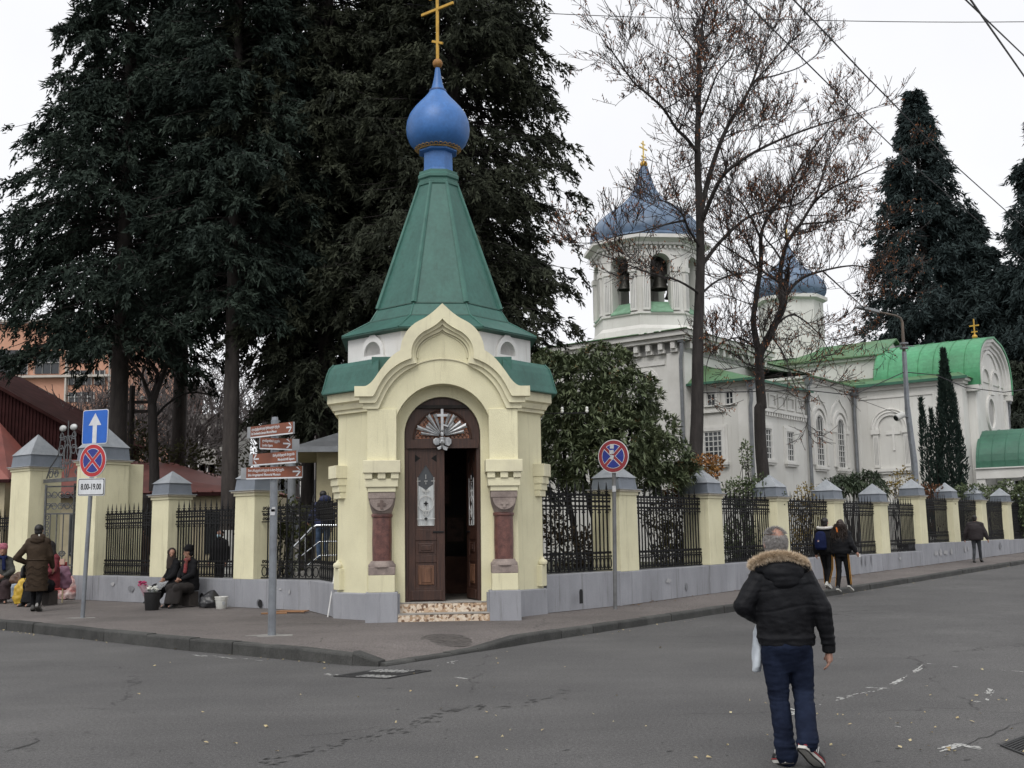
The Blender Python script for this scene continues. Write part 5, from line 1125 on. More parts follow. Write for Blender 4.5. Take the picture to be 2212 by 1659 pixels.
def blade(u, v, yaw, L_, H_, xoff, right, t1, t2, greyside, s1, s2):
    e = empty('direction_blade', rel(S3, at(u, v, YS))); e.parent = S3; e.rotation_euler = (0, 0, radians(yaw)); y = -.108
    x0, x1 = xoff-L_/2, xoff+L_/2
    gx0, gx1 = (x0-.10, x1) if greyside < 0 else (x0, x1+.13)
    MB().box(gx0, gx1, y, y+.035, -H_/2+.005, H_/2).build('blade_body', SBACK, e)
    MB().box(x0, x1, y-.006, y-.0005, -H_/2+.022, H_/2).build('blade_face', SBROWN, e); MB().box(x0, x1, y-.006, y-.0005, -H_/2, -H_/2+.021).build('blade_stripe', SWHITE, e)
    s = 1 if right else -1; ax = (x1-.10) if right else (x0+.10)
    for q in (-1, 1):
        MB().plate([(ax+s*.085, .012), (ax+s*.075, .012+q*.012), (ax-s*.005, .012+q*.072), (ax+s*.028, .012+q*.072)] if q*s > 0 else [(ax+s*.085, .012), (ax+s*.028, .012+q*.072), (ax-s*.005, .012+q*.072), (ax+s*.06, .012)], [], y-.010, y-.0065).build('blade_arrow', SWHITE, e)
    MB().box(min(ax-s*.055, ax+s*.06), max(ax-s*.055, ax+s*.06), y-.010, y-.0065, .0, .024).build('blade_arrow', SWHITE, e)
    tx = x0+.03 if right else x1-.03; al = 'LEFT' if right else 'RIGHT'
    textmesh(t1, .055, 'blade_text', SWHITE, e, (tx, y-.008, .042), (pi/2, 0, 0), al, None, .0006).scale = (s1, 1, 1)
    textmesh(t2, .058, 'blade_text', SWHITE, e, (tx, y-.008, -.028), (pi/2, 0, 0), al, None, .0008).scale = (s2, 1, 1)
blade(600, 930, -41, 1.10, .19, -.02, True, 'ილია ჭავჭავაძის ლიტ. მემორიალური მუზეუმი', 'Ilia Chavchavadze Literature Memorial Museum', -1, .56, .60)
blade(588, 960, 36, .54, .185, .02, True, 'ლონდონის სკვერი', 'London Square', 1, .55, .50)
blade(602, 991, -38, 1.05, .19, .02, False, 'მარჯანიშვილის მოედანი', 'Marjanishvili Square', -1, .72, .86)
blade(598, 1022, -14, .96, .19, .005, True, 'შიო არაგვისპირელის სახლ-მუზეუმი', 'Shio Aragvispireli Memorial Museum', -1, .60, .66)
# lamp post behind the right fence
lp = onplane(1979, 1050, W0+dL*1.1, nR); YL = lp.y
LP = empty('street_lamp', (lp.x, lp.y, .3), 0, 'leaning grey street lamp post with long arm behind the right fence', 'street lamp')
MB().tube([rel(LP, at(1982, 1110, YL)), rel(LP, at(1975, 1000, YL)), rel(LP, at(1960, 880, YL))], [.13, .12, .105], 14).build('lamp_pole', STEEL, LP, smooth=True)
MB().tube([rel(LP, at(1960, 880, YL)), rel(LP, at(1953, 760, YL))], [.095, .085], 14).build('lamp_pole', STEEL, LP, smooth=True)
MB().tube([rel(LP, at(1953, 762, YL)), rel(LP, at(1950, 715, YL)), rel(LP, at(1949, 696, YL)), rel(LP, at(1945, 687, YL)), rel(LP, at(1935, 682, YL)), rel(LP, at(1880, 670, YL-.5))], [.065, .055, .05, .046, .042, .036], 10).build('lamp_arm', mat('rusty_arm', (.13, .10, .075), .7, .3, 4, col2=(.09, .075, .065)), LP, smooth=True)
h0, h1 = rel(LP, at(1897, 674, YL-.45)), rel(LP, at(1849, 662, YL-.75))
hd = (h1-h0); Mh = Matrix.Translation(h0) @ hd.to_track_quat('X', 'Z').to_matrix().to_4x4()
MB().frustum(0, hd.length, -.12, .12, -.045, .05, hd.length-.12, -.07, .07, .065).build('lamp_head', mat('lamp_grey', (.25, .26, .27), .5, .15, 5), LP).matrix_local = Mh
for z_ in (742, 752): MB().lathe([(.13, -.03), (.16, -.03), (.16, .03), (.13, .03)], 12, cap=False).build('pole_clamp', PIPE, LP).location = rel(LP, at(1952.6, z_, YL))
for q in (-.35, .38): MB().tube([rel(LP, at(1952, 747, YL)), rel(LP, at(1952, 747, YL))+Vector((q, -.1, -.04))], .02, 5).build('clamp_arm', PIPE, LP)
CM = empty('security_camera', at(1957, 901, YL-.15), 0, 'white security camera fixed to the street lamp post', 'security camera')
MB().tube([(-.42, -.12, -.05), (-.10, 0, .10)], [.13, .12], 12).build('camera_body', mat('camera_white', (.6, .6, .57), .5, .1, 5), CM, smooth=True); MB().tube([(-.10, 0, .06), (.12, .1, .0)], .04, 8).build('camera_bracket', PIPE, CM); MB().tube([(-.44, -.127, -.06), (-.425, -.12, -.052)], .10, 12).build('camera_lens', GLASSD, CM)
# overhead wires
WIRE = mat('wire', (.03, .03, .035), .6, 0)
def wire(pts, r_, label, sag=0):
    P = [at(*p) for p in pts]; Q = []
    for a, b in zip(P, P[1:]):
        n = 8
        for k in range(n): t = k/n; Q.append(a.lerp(b, t)-Vector((0, 0, sag*4*t*(1-t))))
    Q.append(P[-1]); o = MB().tube(Q, r_, 5).build('overhead_wire', WIRE); tag(o, label, 'wire', 'overhead wires')
wire([(1590, -16, 15), (1836, 228, 21), (1950, 338, 25), (2260, 602, 42)], .013, 'dark overhead wire crossing the bare tree top', 0)
wire([(1700, -16, 15), (1868, 161, 19), (2046, 342, 25), (2290, 560, 38)], .014, 'dark overhead wire passing before the tall right conifer tip')
wire([(2070, -16, 12), (2212, 120, 16), (2280, 190, 18)], .011, 'lower of the two wires in the upper right corner')
wire([(2086, -16, 12), (2212, 164, 16), (2280, 262, 18)], .013, 'steeper of the two wires in the upper right corner')
wire([(880, 8, 30), (1165, 28, 30), (1700, 42, 30), (2290, 46, 30)], .012, 'thin twisted cable running level across the top of the sky', .05)
def Z7u(x, y): return ((3000+x/1.508)*.54, (1200+y/1.508)*.54)
wire([(*Z7u(-300, 560), 36), (*Z7u(350, 545), 38), (*Z7u(620, 575), 39), (*Z7u(930, 435), YL), (*Z7u(1120, 452), YL), (*Z7u(1300, 528), YL), (*Z7u(1530, 557), YL), (*Z7u(1800, 520), YL)], .018, 'slack black cable hanging before the church transept', 0)
wire([(*Z7u(330, 450), 41), (*Z7u(620, 585), 41), (*Z7u(925, 698), YL-.2)], .010, 'pale cable from the church downpipe to the security camera')
# insulators on a bracket by the chapel
IB = empty('insulator_bracket', at(1185, 893, 21.5), 0, 'iron bracket with two white insulators beside the chapel cornice', 'insulator')
MB().box(-.1, .78, -.015, .015, -.012, .012).build('bracket_bar', IRON, IB)
for x in (.27, .76): MB().lathe([(.014, 0), (.030, .02), (.034, .05), (.02, .065), (.03, .08), (.027, .11), (.01, .125)], 12, (x, 0)).build('insulator', mat('porcelain', (.72, .72, .68), .3, .05, 4), IB, smooth=True)

# ================================================================== buildings on the left
def Z2(x, y): return (x*.3174, 540+y*.3174)
# orange block with white trim
ORG = mat('orange_plaster', (.60, .33, .23), .9, .08, .5, col2=(.52, .28, .19), streak=.15)
YB = 62
OB = empty('building', at(40, 900, YB)*1.0, 0, 'orange plaster block with white trim and large windows behind the left conifers', 'building'); OB.location.z = 0
def obx(u0, v0, u1, v1, y0, y1, nm, mt, par=OB):
    a = at(u0, v1, YB)-OB.location; c = at(u1, v0, YB)-OB.location; return MB().box(min(a.x, c.x), max(a.x, c.x), y0, y1, min(a.z, c.z), max(a.z, c.z)).build(nm, mt, par)
obx(-260, 695, 240, 1150, 0, 12, 'wall', ORG)
TR = mat('pale_trim', (.55, .52, .47), .9, .08, 1)
obx(-260, 810, 240, 822, -.35, -.001, 'cornice', TR); obx(-260, 690, 240, 702, -.35, -.001, 'cornice', TR); obx(136, 702, 149, 1100, -.3, -.001, 'pilaster', TR); obx(228, 702, 242, 1100, -.3, -.001, 'pilaster', TR)
for (u0, v0, u1, v1, n) in ((-60, 756, -2, 810, 3), (0, 756, 62, 810, 3), (76, 760, 130, 808, 3), (150, 800, 200, 832, 4), (150, 847, 205, 869, 4), (206, 800, 228, 832, 2), (80, 868, 116, 892, 2), (150, 745, 205, 785, 4)):
    w_ = obx(u0, v0, u1, v1, -.06, -.0015, 'window', GLASSD)
    for k in range(n+1): u = u0+(u1-u0)*k/n; obx(u-1.0, v0, u+1.0, v1, -.16, -.061, 'mullion', WFR, w_)
    obx(u0, (v0+v1)/2-.8, u1, (v0+v1)/2+.8, -.15, -.061, 'transom', WFR, w_)
MB().plate([(p[0], p[1]) for p in arc(at(2, 850, YB).x-OB.location.x, at(2, 850, YB).z, 1.0, 0, 180, 12)] + [(p[0], p[1]) for p in arc(at(2, 850, YB).x-OB.location.x, at(2, 850, YB).z, .75, 180, 0, 12)], [], -.2, -.0012).build('arch_trim', TR, OB)
acb = obx(60, 860, 80, 876, -.9, -.2, 'air_conditioner', mat('ac_white', (.55, .55, .53), .6, .1, 4))
_a = at(70, 868, YB)-OB.location; MB().plate(circ(.20, 20, _a.x, _a.z), [], -.915, -.901).build('fan_grille', SBACK, acb)
# corrugated lean-to roof under it
# maroon shed
MAR = mat('maroon_metal', (.045, .018, .018), .9, .2, 3, col2=(.03, .013, .013), spec=.05)
YM = 37
a, b_ = at(-120, 772, YM), at(172, 936, YM)
MS = empty('shed', (a.x, YM, 0), 0, 'dark maroon ribbed metal shed with steep sloping roof at the left edge', 'shed')
L_ = b_.x-a.x
MB().plate([(0, .2), (L_, .2), (L_, b_.z), (0, a.z)], [], 0, 6).build('shed_wall', MAR, MS)
n = 40
for k in range(n):
    x = L_*k/n; zt = a.z+(b_.z-a.z)*k/n; MB().box(x, x+.04, -.035, -.001, .2, zt-.03).build('wall_rib', MAR, MS)
ang = atan2(b_.z-a.z, L_)
MB().box(-.2, hypot(L_, b_.z-a.z)+.3, -.25, 6.3, .0, .10, Matrix.Translation((0, 0, a.z)) @ Matrix.Rotation(-ang, 4, 'Y')).build('shed_roof', mat('maroon_roof', (.040, .018, .017), .95, .2, 2, spec=.03), MS)
# red roofed house at the left edge
REDR = mat('red_metal_roof', (.26, .075, .055), .55, .25, 1.2, .05, 10, col2=(.19, .055, .042))
YH = 33.5
HS = empty('house', (at(0, 1000, YH).x, YH, 0), 0, 'cream house with red metal roof cut off by the left edge', 'house')
r1, r2, e1 = at(-160, 705, YH+2.2), at(44, 968, YH+2.2), at(26, 1036, YH)
o = HS.location
v = [Vector((r1.x, YH-.2, e1.z))-o, Vector((e1.x, YH-.2, e1.z))-o, Vector((r2.x, YH+2.4, r2.z))-o, Vector((at(0,913,YH+2.4).x, YH+2.4, at(0,913,YH+2.4).z))-o, Vector((r1.x, YH+2.4, at(0,913,YH+2.4).z+1.5))-o]
MB().add(v, [(0,1,2,3,4)]).build('roof', REDR, HS)
MB().add([v[1], v[1]+Vector((.1,6,0)), v[2]+Vector((0,5,0)), v[2]], [(0,1,2,3)]).build('roof', REDR, HS)
MB().box(-6, e1.x-o.x-.25, .1, 6, 0, e1.z-.05).build('wall', mat('cream_wall', (.55, .48, .33), .9, .1, 2), HS)
MB().box(-6, e1.x-o.x+.05, -.28, -.18, e1.z-.10, e1.z).build('gutter', MAR, HS)
# low red roofed pavilion seen over the fence
YP = 34
PV = empty('pavilion', (at(390, 1065, YP).x, YP, 0), 0, 'low cream building with red metal hip roof behind the left fence', 'building')
o = PV.location
xa, xb, ze = at(262, 1064, YP).x-o.x, at(560, 1066, YP).x-o.x, at(390, 1064, YP).z
zr = at(345, 990, YP+3).z; xr0 = at(240, 985, YP+3).x-o.x; xr1 = at(372, 1004, YP+3).x-o.x; xr2 = at(500, 1046, YP+3).x-o.x
MB().add([(xa-3, 0, ze), (xb, 0, ze), (xr2, 3, at(500, 1046, YP+3).z), (xr1, 3, zr-.15), (xr0-3, 3, zr+.1), (xa-3, 7, ze), (xb, 7, ze)], [(0,1,2,3,4), (4,3,2,6,5)]).build('roof', REDR, PV)
for k in range(12):
    t = k/11; MB().tube([(xa-1+(xb-xa+1)*t, -.01, ze+.02), (xr0-1+(xr2-xr0+1)*t, 3, [zr, at(500,1046,YP+3).z][0]*(1-t)+at(500,1046,YP+3).z*t+.03)], .03, 4).build('roof_seam', REDR, PV)
MB().box(xa-3, xb-.3, .3, 6.5, 0, ze-.03).build('wall', MATS['cream_wall'], PV); MB().box(xa-3, xb+.05, -.10, -.02, ze-.12, ze).build('gutter', MAR, PV)
for x in (-3, -1, 1.2): MB().box(x-.5, x+.5, .26, .299, 1.2, 2.5).build('window', GLASSD, PV)
# small cream lodge beside the chapel
YQ = 26.5
c0 = at(684, 1000, YQ); LD = empty('lodge', (c0.x, YQ, 0), radians(8), 'small cream lodge with dark hipped roof just left of the chapel', 'building')
ze = at(684, 972, YQ).z
MB().box(0, 4.2, 0, 3.4, 0, ze).build('wall', mat('lodge_yellow', (.58, .52, .34), .9, .08, 2), LD)
MB().frustum(-.65, 4.9, -.65, 4.05, ze, 1.2, 3.0, 1.2, 2.2, ze+.75).build('roof', mat('lodge_roof', (.10, .105, .11), .7, .2, 2), LD)
MB().box(-.70, 4.95, -.72, -.651, ze-.10, ze+.03).build('gutter', PIPE, LD); MB().box(-.72, -.651, -.72, 4.0, ze-.10, ze+.03).build('gutter', PIPE, LD)
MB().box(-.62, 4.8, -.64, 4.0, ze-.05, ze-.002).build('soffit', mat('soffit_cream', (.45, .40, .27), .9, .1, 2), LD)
MB().tube([(-.55, -.60, ze-.1), (-.55, -.60, .3)], .10, 10).build('downpipe', PIPE, LD, smooth=True)
MB().add([(.35,-.55,ze-.75),(1.3,-.75,ze-.45),(1.3,0,ze-.25),(.35,0,ze-.5),(.35,-.55,ze-.80),(1.3,-.75,ze-.5)], [(0,1,2,3),(4,5,1,0),(3,2,5,4)]).build('door_hood', WOOD, LD)
MB().box(.55, 1.25, -.04, -.001, 1.1, ze-.9).build('door', WOOD, LD)
# landing, steps and steel handrail
ln = empty('stair_landing', (at(700, 1215, 24.6).x, 24.6, 0), 0, 'low concrete landing and steps with bright steel handrail behind the left fence', 'stairs')
CON = MATS['concrete']
MB().box(-.35, 2.0, -.4, .9, .2, 1.10).build('landing', CON, ln)
for k in range(4): MB().box(-.35-.28*(k+1), -.35-.28*k, -.4, .9, .2, 1.10-.18*(k+1)).build('step', CON, ln)
def rl(u, v, Y=24.15): return at(u, v, Y)-ln.location
for (pts, r_) in ((((634, 1182), (655, 1160), (672, 1142), (684, 1135), (735, 1135)), .03), (((652, 1200), (690, 1170), (735, 1169)), .014), (((660, 1225), (690, 1200), (735, 1199)), .014)): MB().tube([rl(*p) for p in pts], r_, 8).build('handrail', CHROME, ln, smooth=True)
MB().tube([rl(634, 1182, 24.9), rl(655, 1160, 24.9), rl(672, 1145, 24.9)], .03, 8).build('handrail', CHROME, ln, smooth=True)
for (u, v0, v1) in ((634, 1182, 1245), (704, 1135, 1218), (660, 1160, 1232)): MB().tube([rl(u, v0), rl(u, v1)], .016, 6).build('handrail_post', CHROME, ln)
# distant blocks
BRK = mat('old_brick', (.22, .11, .085), .95, .2, .6, col2=(.16, .085, .07))
def farblock(u0, v0, u1, Y, nm, label, mt, wins, extra=None):
    a = at(u0, v0, Y); c = at(u1, v0, Y); r = empty('building', (a.x, Y, 0), 0, label, 'building')
    MB().box(0, c.x-a.x, 0, 10, 0, a.z).build('wall', mt, r); MB().box(-.3, c.x-a.x+.3, -.3, 10.3, a.z, a.z+.35).build('roof', CON, r)
    nx_, nz_, dz = wins
    for i in range(nx_):
        for j in range(nz_):
            x = (c.x-a.x)*(i+.5)/nx_; z = a.z-1.6-j*dz
            if z > 1.5: w_ = MB().box(x-.6, x+.6, -.04, -.001, z-.7, z+.7).build('window', GLASSD, r); MB().box(x-.04, x+.04, -.07, -.041, z-.7, z+.7).build('mullion', WFR, w_)
    if extra: MB().box(*extra).build('roof_tower', ORG, r)
    return r
farblock(286, 826, 372, 100, 'b', 'brown brick block with an orange roof tower far behind the left fence', BRK, (3, 5, 3.2), (.8, 2.0, 1, 4, at(286, 826, 100).z+.35, at(286, 802, 100).z))
farblock(382, 905, 480, 92, 'c', 'pale distant block half hidden behind bare trees', mat('pale_block', (.30, .29, .27), .9, .1, .4), (5, 4, 3.0))
farblock(560, 930, 690, 85, 'd', 'low grey distant block behind the third conifer trunk', mat('grey_block', (.20, .19, .18), .9, .1, .4), (5, 3, 3.0))
# utility pole with insulators
up = at(284, 900, 37); UP = empty('utility_pole', (up.x, 37, .2), 0, 'wooden utility pole with two crossarms and white insulators behind the gate pier', 'utility pole')
MB().tube([(0, 0, 0), (0, 0, at(284, 846, 37).z)], [.13, .10], 8).build('pole', BARKD, UP)
for v_ in (869, 889):
    z = at(284, v_, 37).z-.2; MB().box(-.55, .75, -.05, .05, z-.05, z+.05).build('crossarm', BARKD, UP)
    for x in (-.4, .35, .65): MB().lathe([(.02, z+.05), (.06, z+.09), (.065, z+.17), (.03, z+.22)], 10, (x, 0)).build('insulator', MATS['porcelain'], UP)
# ================================================================== vegetation
def leafobj(name, P, D, L, Wd, material, parent, rng, kind=None, tri=False):
    """one kite-shaped leaf per row: base P, direction D, length L, width Wd"""
    n = len(P); D = D/np.linalg.norm(D, axis=1, keepdims=True)
    rv = rng.normal(size=(n, 3)); S = np.cross(D, rv); S /= np.linalg.norm(S, axis=1, keepdims=True)+1e-9
    L = np.asarray(L)[:, None]; Wd = np.asarray(Wd)[:, None]
    if tri:
        V = np.empty((n, 3, 3)); V[:, 0] = P+S*Wd*.5; V[:, 1] = P-S*Wd*.5; V[:, 2] = P+D*L
        me = bpy.data.meshes.new(name); me.vertices.add(n*3); me.vertices.foreach_set('co', V.reshape(-1)); me.loops.add(n*3); me.loops.foreach_set('vertex_index', np.arange(n*3, dtype=np.int32))
        me.polygons.add(n); me.polygons.foreach_set('loop_start', np.arange(0, n*3, 3, dtype=np.int32)); me.polygons.foreach_set('loop_total', np.full(n, 3, dtype=np.int32)); me.update(); me.materials.append(material)
        o = bpy.data.objects.new(name, me); COL.objects.link(o); o.parent = parent
        if kind: o['kind'] = kind
        return o
    V = np.empty((n, 4, 3)); V[:, 0] = P; V[:, 1] = P+D*L*.45+S*Wd*.5; V[:, 2] = P+D*L; V[:, 3] = P+D*L*.45-S*Wd*.5
    me = bpy.data.meshes.new(name); me.vertices.add(n*4); me.vertices.foreach_set('co', V.reshape(-1))
    me.loops.add(n*4); me.loops.foreach_set('vertex_index', np.arange(n*4, dtype=np.int32))
    me.polygons.add(n); me.polygons.foreach_set('loop_start', np.arange(0, n*4, 4, dtype=np.int32)); me.polygons.foreach_set('loop_total', np.full(n, 4, dtype=np.int32))
    me.update(); me.materials.append(material)
    o = bpy.data.objects.new(name, me); COL.objects.link(o); o.parent = parent
    if kind: o['kind'] = kind
    return o
CON1 = leafmat('conifer_green', (.040, .055, .042), (.020, .029, .025), .9, .75); CON2 = leafmat('conifer_olive', (.050, .056, .036), (.024, .028, .022), .8, .75); CON3 = leafmat('far_conifer', (.042, .058, .056), (.024, .034, .035), .5, .75)
def conifer(u, Y, label, H, zc, prof, nb, seed, mt, leafL=.19, twigs=13, lpt=11, trunk_r=.3, lean=0.0, base_z=.3, white=None, upturn=.15, droop=.35, gaps=0.0, dens_top=1.0):
    rng = np.random.default_rng(seed); p = at(u, 1000, Y); nb = int(nb*2.1)
    root = empty('conifer_tree', (p.x, Y, base_z), 0, label, 'tree', 'tall dark conifers')
    zs = np.linspace(0, H, 9); MB().tube([(lean*z, 0, z) for z in zs], [trunk_r*(1-.85*z/H)+.02 for z in zs], 10).build('trunk', BARK, root, smooth=True)
    if white: MB().tube([(lean*z, 0, z) for z in (-.1, white)], [trunk_r*1.02+.03, trunk_r*(1-.85*white/H)+.03], 10).build('whitewash', mat('limewash', (.6, .6, .58), .9, .15, 4), root, smooth=True)
    pz = [a for a, b in prof]; pr = [b for a, b in prof]
    # branch bases, dense lower-middle crown
    zz = zc+(min(H, 21.5 if Y < 45 else H)-zc)*np.sort(rng.random(nb))**.95; az = rng.random(nb)*2*pi
    if Y < 45: zz[-25:] = np.linspace(21.5, H, 25)
    lump = np.array([noise.noise(Vector((cos(a)*1.3, sin(a)*1.3, z*.33+seed))) for a, z in zip(az, zz)])
    R_ = np.interp(zz, pz, pr)*(.62+.40*rng.random(nb)+.42*lump)
    R_ = np.clip(R_, .35, None)
    ca, sa = np.cos(az), np.sin(az)
    twigs = int(twigs*.85); lpt = int(lpt*2.3)
    bm = MB(); P = []; D = []; LL_ = []
    for i in range(nb):
        r = R_[i]; z0 = zz[i]; t = np.linspace(0, 1, 6)
        zz_ = z0+r*(upturn*t*1.2-droop*t*t+ (.18*np.clip(t-.75, 0, 1)*2))
        xs_ = lean*z0+ca[i]*r*t; ys_ = sa[i]*r*t
        bm.tube([(xs_[k], ys_[k], zz_[k]) for k in range(6)], [max(.006, .032*(1-.8*k/5)*min(1, r/2.5)) for k in range(6)], 3, cap=False)
        nt_ = max(5, int(twigs*(.5+.5*r/max(pr))))
        tt = .30+.74*rng.random(nt_)**.8; tt = np.clip(tt, 0, 1)
        bx_ = np.interp(tt, t, xs_); by_ = np.interp(tt, t, ys_); bz_ = np.interp(tt, t, zz_)
        side = rng.choice([-1, 1], nt_)*rng.uniform(.3, 1.0, nt_)
        dx = ca[i]*.75-sa[i]*side; dy = sa[i]*.75+ca[i]*side; dz = rng.uniform(-1.25, -.05, nt_)
        tl = rng.uniform(.35, .80, nt_)*(1.05-.35*tt)*min(1.25, .5+r*.25)*(1 if Y < 45 else 1.7)
        td = np.stack([dx, dy, dz], 1); td /= np.linalg.norm(td, axis=1, keepdims=True)
        tb = np.stack([bx_, by_, bz_], 1)
        s = rng.random((nt_, lpt, 1))**.8
        pos = tb[:, None, :]+td[:, None, :]*tl[:, None, None]*s+np.array([0, 0, -1])*(tl[:, None, None]*s**2*.35)
        pos = pos+rng.normal(size=pos.shape)*(.045 if Y < 45 else .11)
        dr = td[:, None, :]+rng.normal(size=pos.shape)*.45+np.array([0, 0, -.25])
        P.append(pos.reshape(-1, 3)); D.append(dr.reshape(-1, 3))
    bm.build('branches', BARKD, root, kind='stuff')
    P = np.concatenate(P); D = np.concatenate(D); n = len(P)
    leafobj('crown', P, D, rng.uniform(.6, 1.35, n)*leafL, rng.uniform(.26, .42, n)*leafL, mt, root, rng, 'stuff', tri=True)
    return root
# left wall of conifers
conifer(252, 33, 'tall dark conifer at the far left with a bare trunk above the gate pier', 25, 7.2, [(4.6, 2.4), (7, 3.4), (11, 3.7), (15, 3.1), (20, 1.9), (25, .4)], 300, 11, CON1, trunk_r=.30, twigs=13, droop=.55)
conifer(497, 31, 'dark conifer with a slim trunk limewashed at the foot, behind the left fence', 24, 7.8, [(4.9, 1.2), (6, 1.8), (8, 2.0), (12, 2.6), (17, 2.2), (24, .4)], 235, 12, CON1, trunk_r=.24, white=1.6, twigs=13, droop=.5)
conifer(702, 33, 'broad dark conifer left of the chapel spire', 27, 5.0, [(4.0, 1.2), (6, 2.2), (9, 3.2), (14, 3.8), (19, 3.2), (27, .5)], 330, 13, CON2, trunk_r=.30, twigs=13, droop=.55)
conifer(665, 35.5, 'slim dark conifer just behind the broad one left of the chapel', 24, 5.2, [(3.8, 1.0), (8, 2.0), (14, 2.2), (24, .4)], 150, 17, CON1, trunk_r=.22, twigs=12)
conifer(985, 32, 'wide dark conifer behind the chapel spire with ragged right side', 28, 2.2, [(2.2, 2.4), (4, 3.4), (8, 3.9), (13, 3.7), (18, 3.0), (28, .5)], 390, 14, CON2, trunk_r=.36, twigs=14, droop=.45)
conifer(880, 36, 'dark conifer directly behind the blue onion dome', 27, 3.2, [(3.2, 2.2), (8, 3.0), (14, 3.2), (27, .5)], 230, 15, CON1, trunk_r=.3, twigs=12)
conifer(385, 38, 'dark conifer top between the two left trunks', 26, 9.5, [(9.5, 1.2), (13, 2.4), (18, 2.8), (26, .5)], 170, 16, CON1, trunk_r=.28, twigs=11)
# conifers behind the church
conifer(2026, 84, 'pointed dark conifer behind the church transept', 36.2, 3, [(3, 6.2), (9, 6.0), (17, 5.0), (23, 3.9), (30, 2.3), (36, .3)], 330, 21, CON3, leafL=.42, twigs=14, lpt=10, trunk_r=.5, upturn=.25, droop=.25)
conifer(2136, 82, 'shorter dark conifer leaning against the pointed one behind the church', 25.5, 3, [(3, 5.0), (10, 4.8), (17, 3.5), (25, .4)], 230, 22, CON3, leafL=.42, twigs=14, lpt=10, trunk_r=.45, upturn=.25, droop=.25)
conifer(2312, 78, 'dark conifer cut off by the right edge', 32, 3, [(3, 5.4), (12, 4.9), (20, 3.8), (27, 2.2), (32, .4)], 230, 23, CON3, leafL=.42, twigs=14, lpt=10, trunk_r=.45, upturn=.25, droop=.25)
conifer(2225, 74, 'low olive conifer behind the church canopy at the right edge', 12.5, 2, [(2, 3.6), (7, 3.4), (12, .8)], 130, 24, leafmat('olive_far', (.040, .048, .034), (.022, .026, .022), .5, .75), leafL=.40, twigs=14, lpt=10, trunk_r=.35, upturn=.25, droop=.25)
# narrow cypress before the transept
def cypress(u, v0, Y, parts, label):
    rng = np.random.default_rng(31); p = at(u, v0, Y); root = empty('cypress_tree', (p.x, Y, .3), 0, label, 'tree')
    P = []; D = []
    for (dx, zb, zt, r, n) in parts:
        z = zb+(zt-zb)*rng.random(n); a = rng.random(n)*2*pi; h = (z-zb)/(zt-zb)
        prof = np.interp(h, [0, .12, .45, .72, .9, 1], [.55, .85, 1, .62, .22, .03])*r
        rr = prof*np.sqrt(rng.uniform(.35, 1.05, n)); lum = 1+.18*np.sin(a*5+z*2.2)
        P.append(np.stack([dx+rr*lum*np.cos(a)+ (0 if abs(dx) < .1 else dx*.25*h), rr*lum*np.sin(a), z], 1)); D.append(np.stack([np.cos(a)*.35, np.sin(a)*.35, np.ones(n)], 1)+rng.normal(size=(n, 3))*.25)
        MB().tube([(dx*.3, 0, 0), (dx, 0, zb+.3), (dx*1.1, 0, zt*.75)], [.09, .07, .02], 6).build('trunk', BARKD, root)
    P = np.concatenate(P); D = np.concatenate(D); n = len(P)
    leafobj('crown', P, D, rng.uniform(.12, .30, n), rng.uniform(.03, .07, n), leafmat('cypress_green', (.030, .045, .036), (.014, .024, .021), 1.5, .75), root, rng, 'stuff'); return root
cp_ = onplane(2060, 1060, W0+dL*3.0, nR)
def zat(v, Y): return at(2060, v, Y).z-.3
cypress(2058, 1060, cp_.y, [(0, .2, zat(758, cp_.y), .62, 15000), (-.98, .9, zat(862, cp_.y), .30, 2600), (-.62, 1.2, zat(885, cp_.y), .24, 1800)], 'narrow dark cypress with two side spires before the church transept')

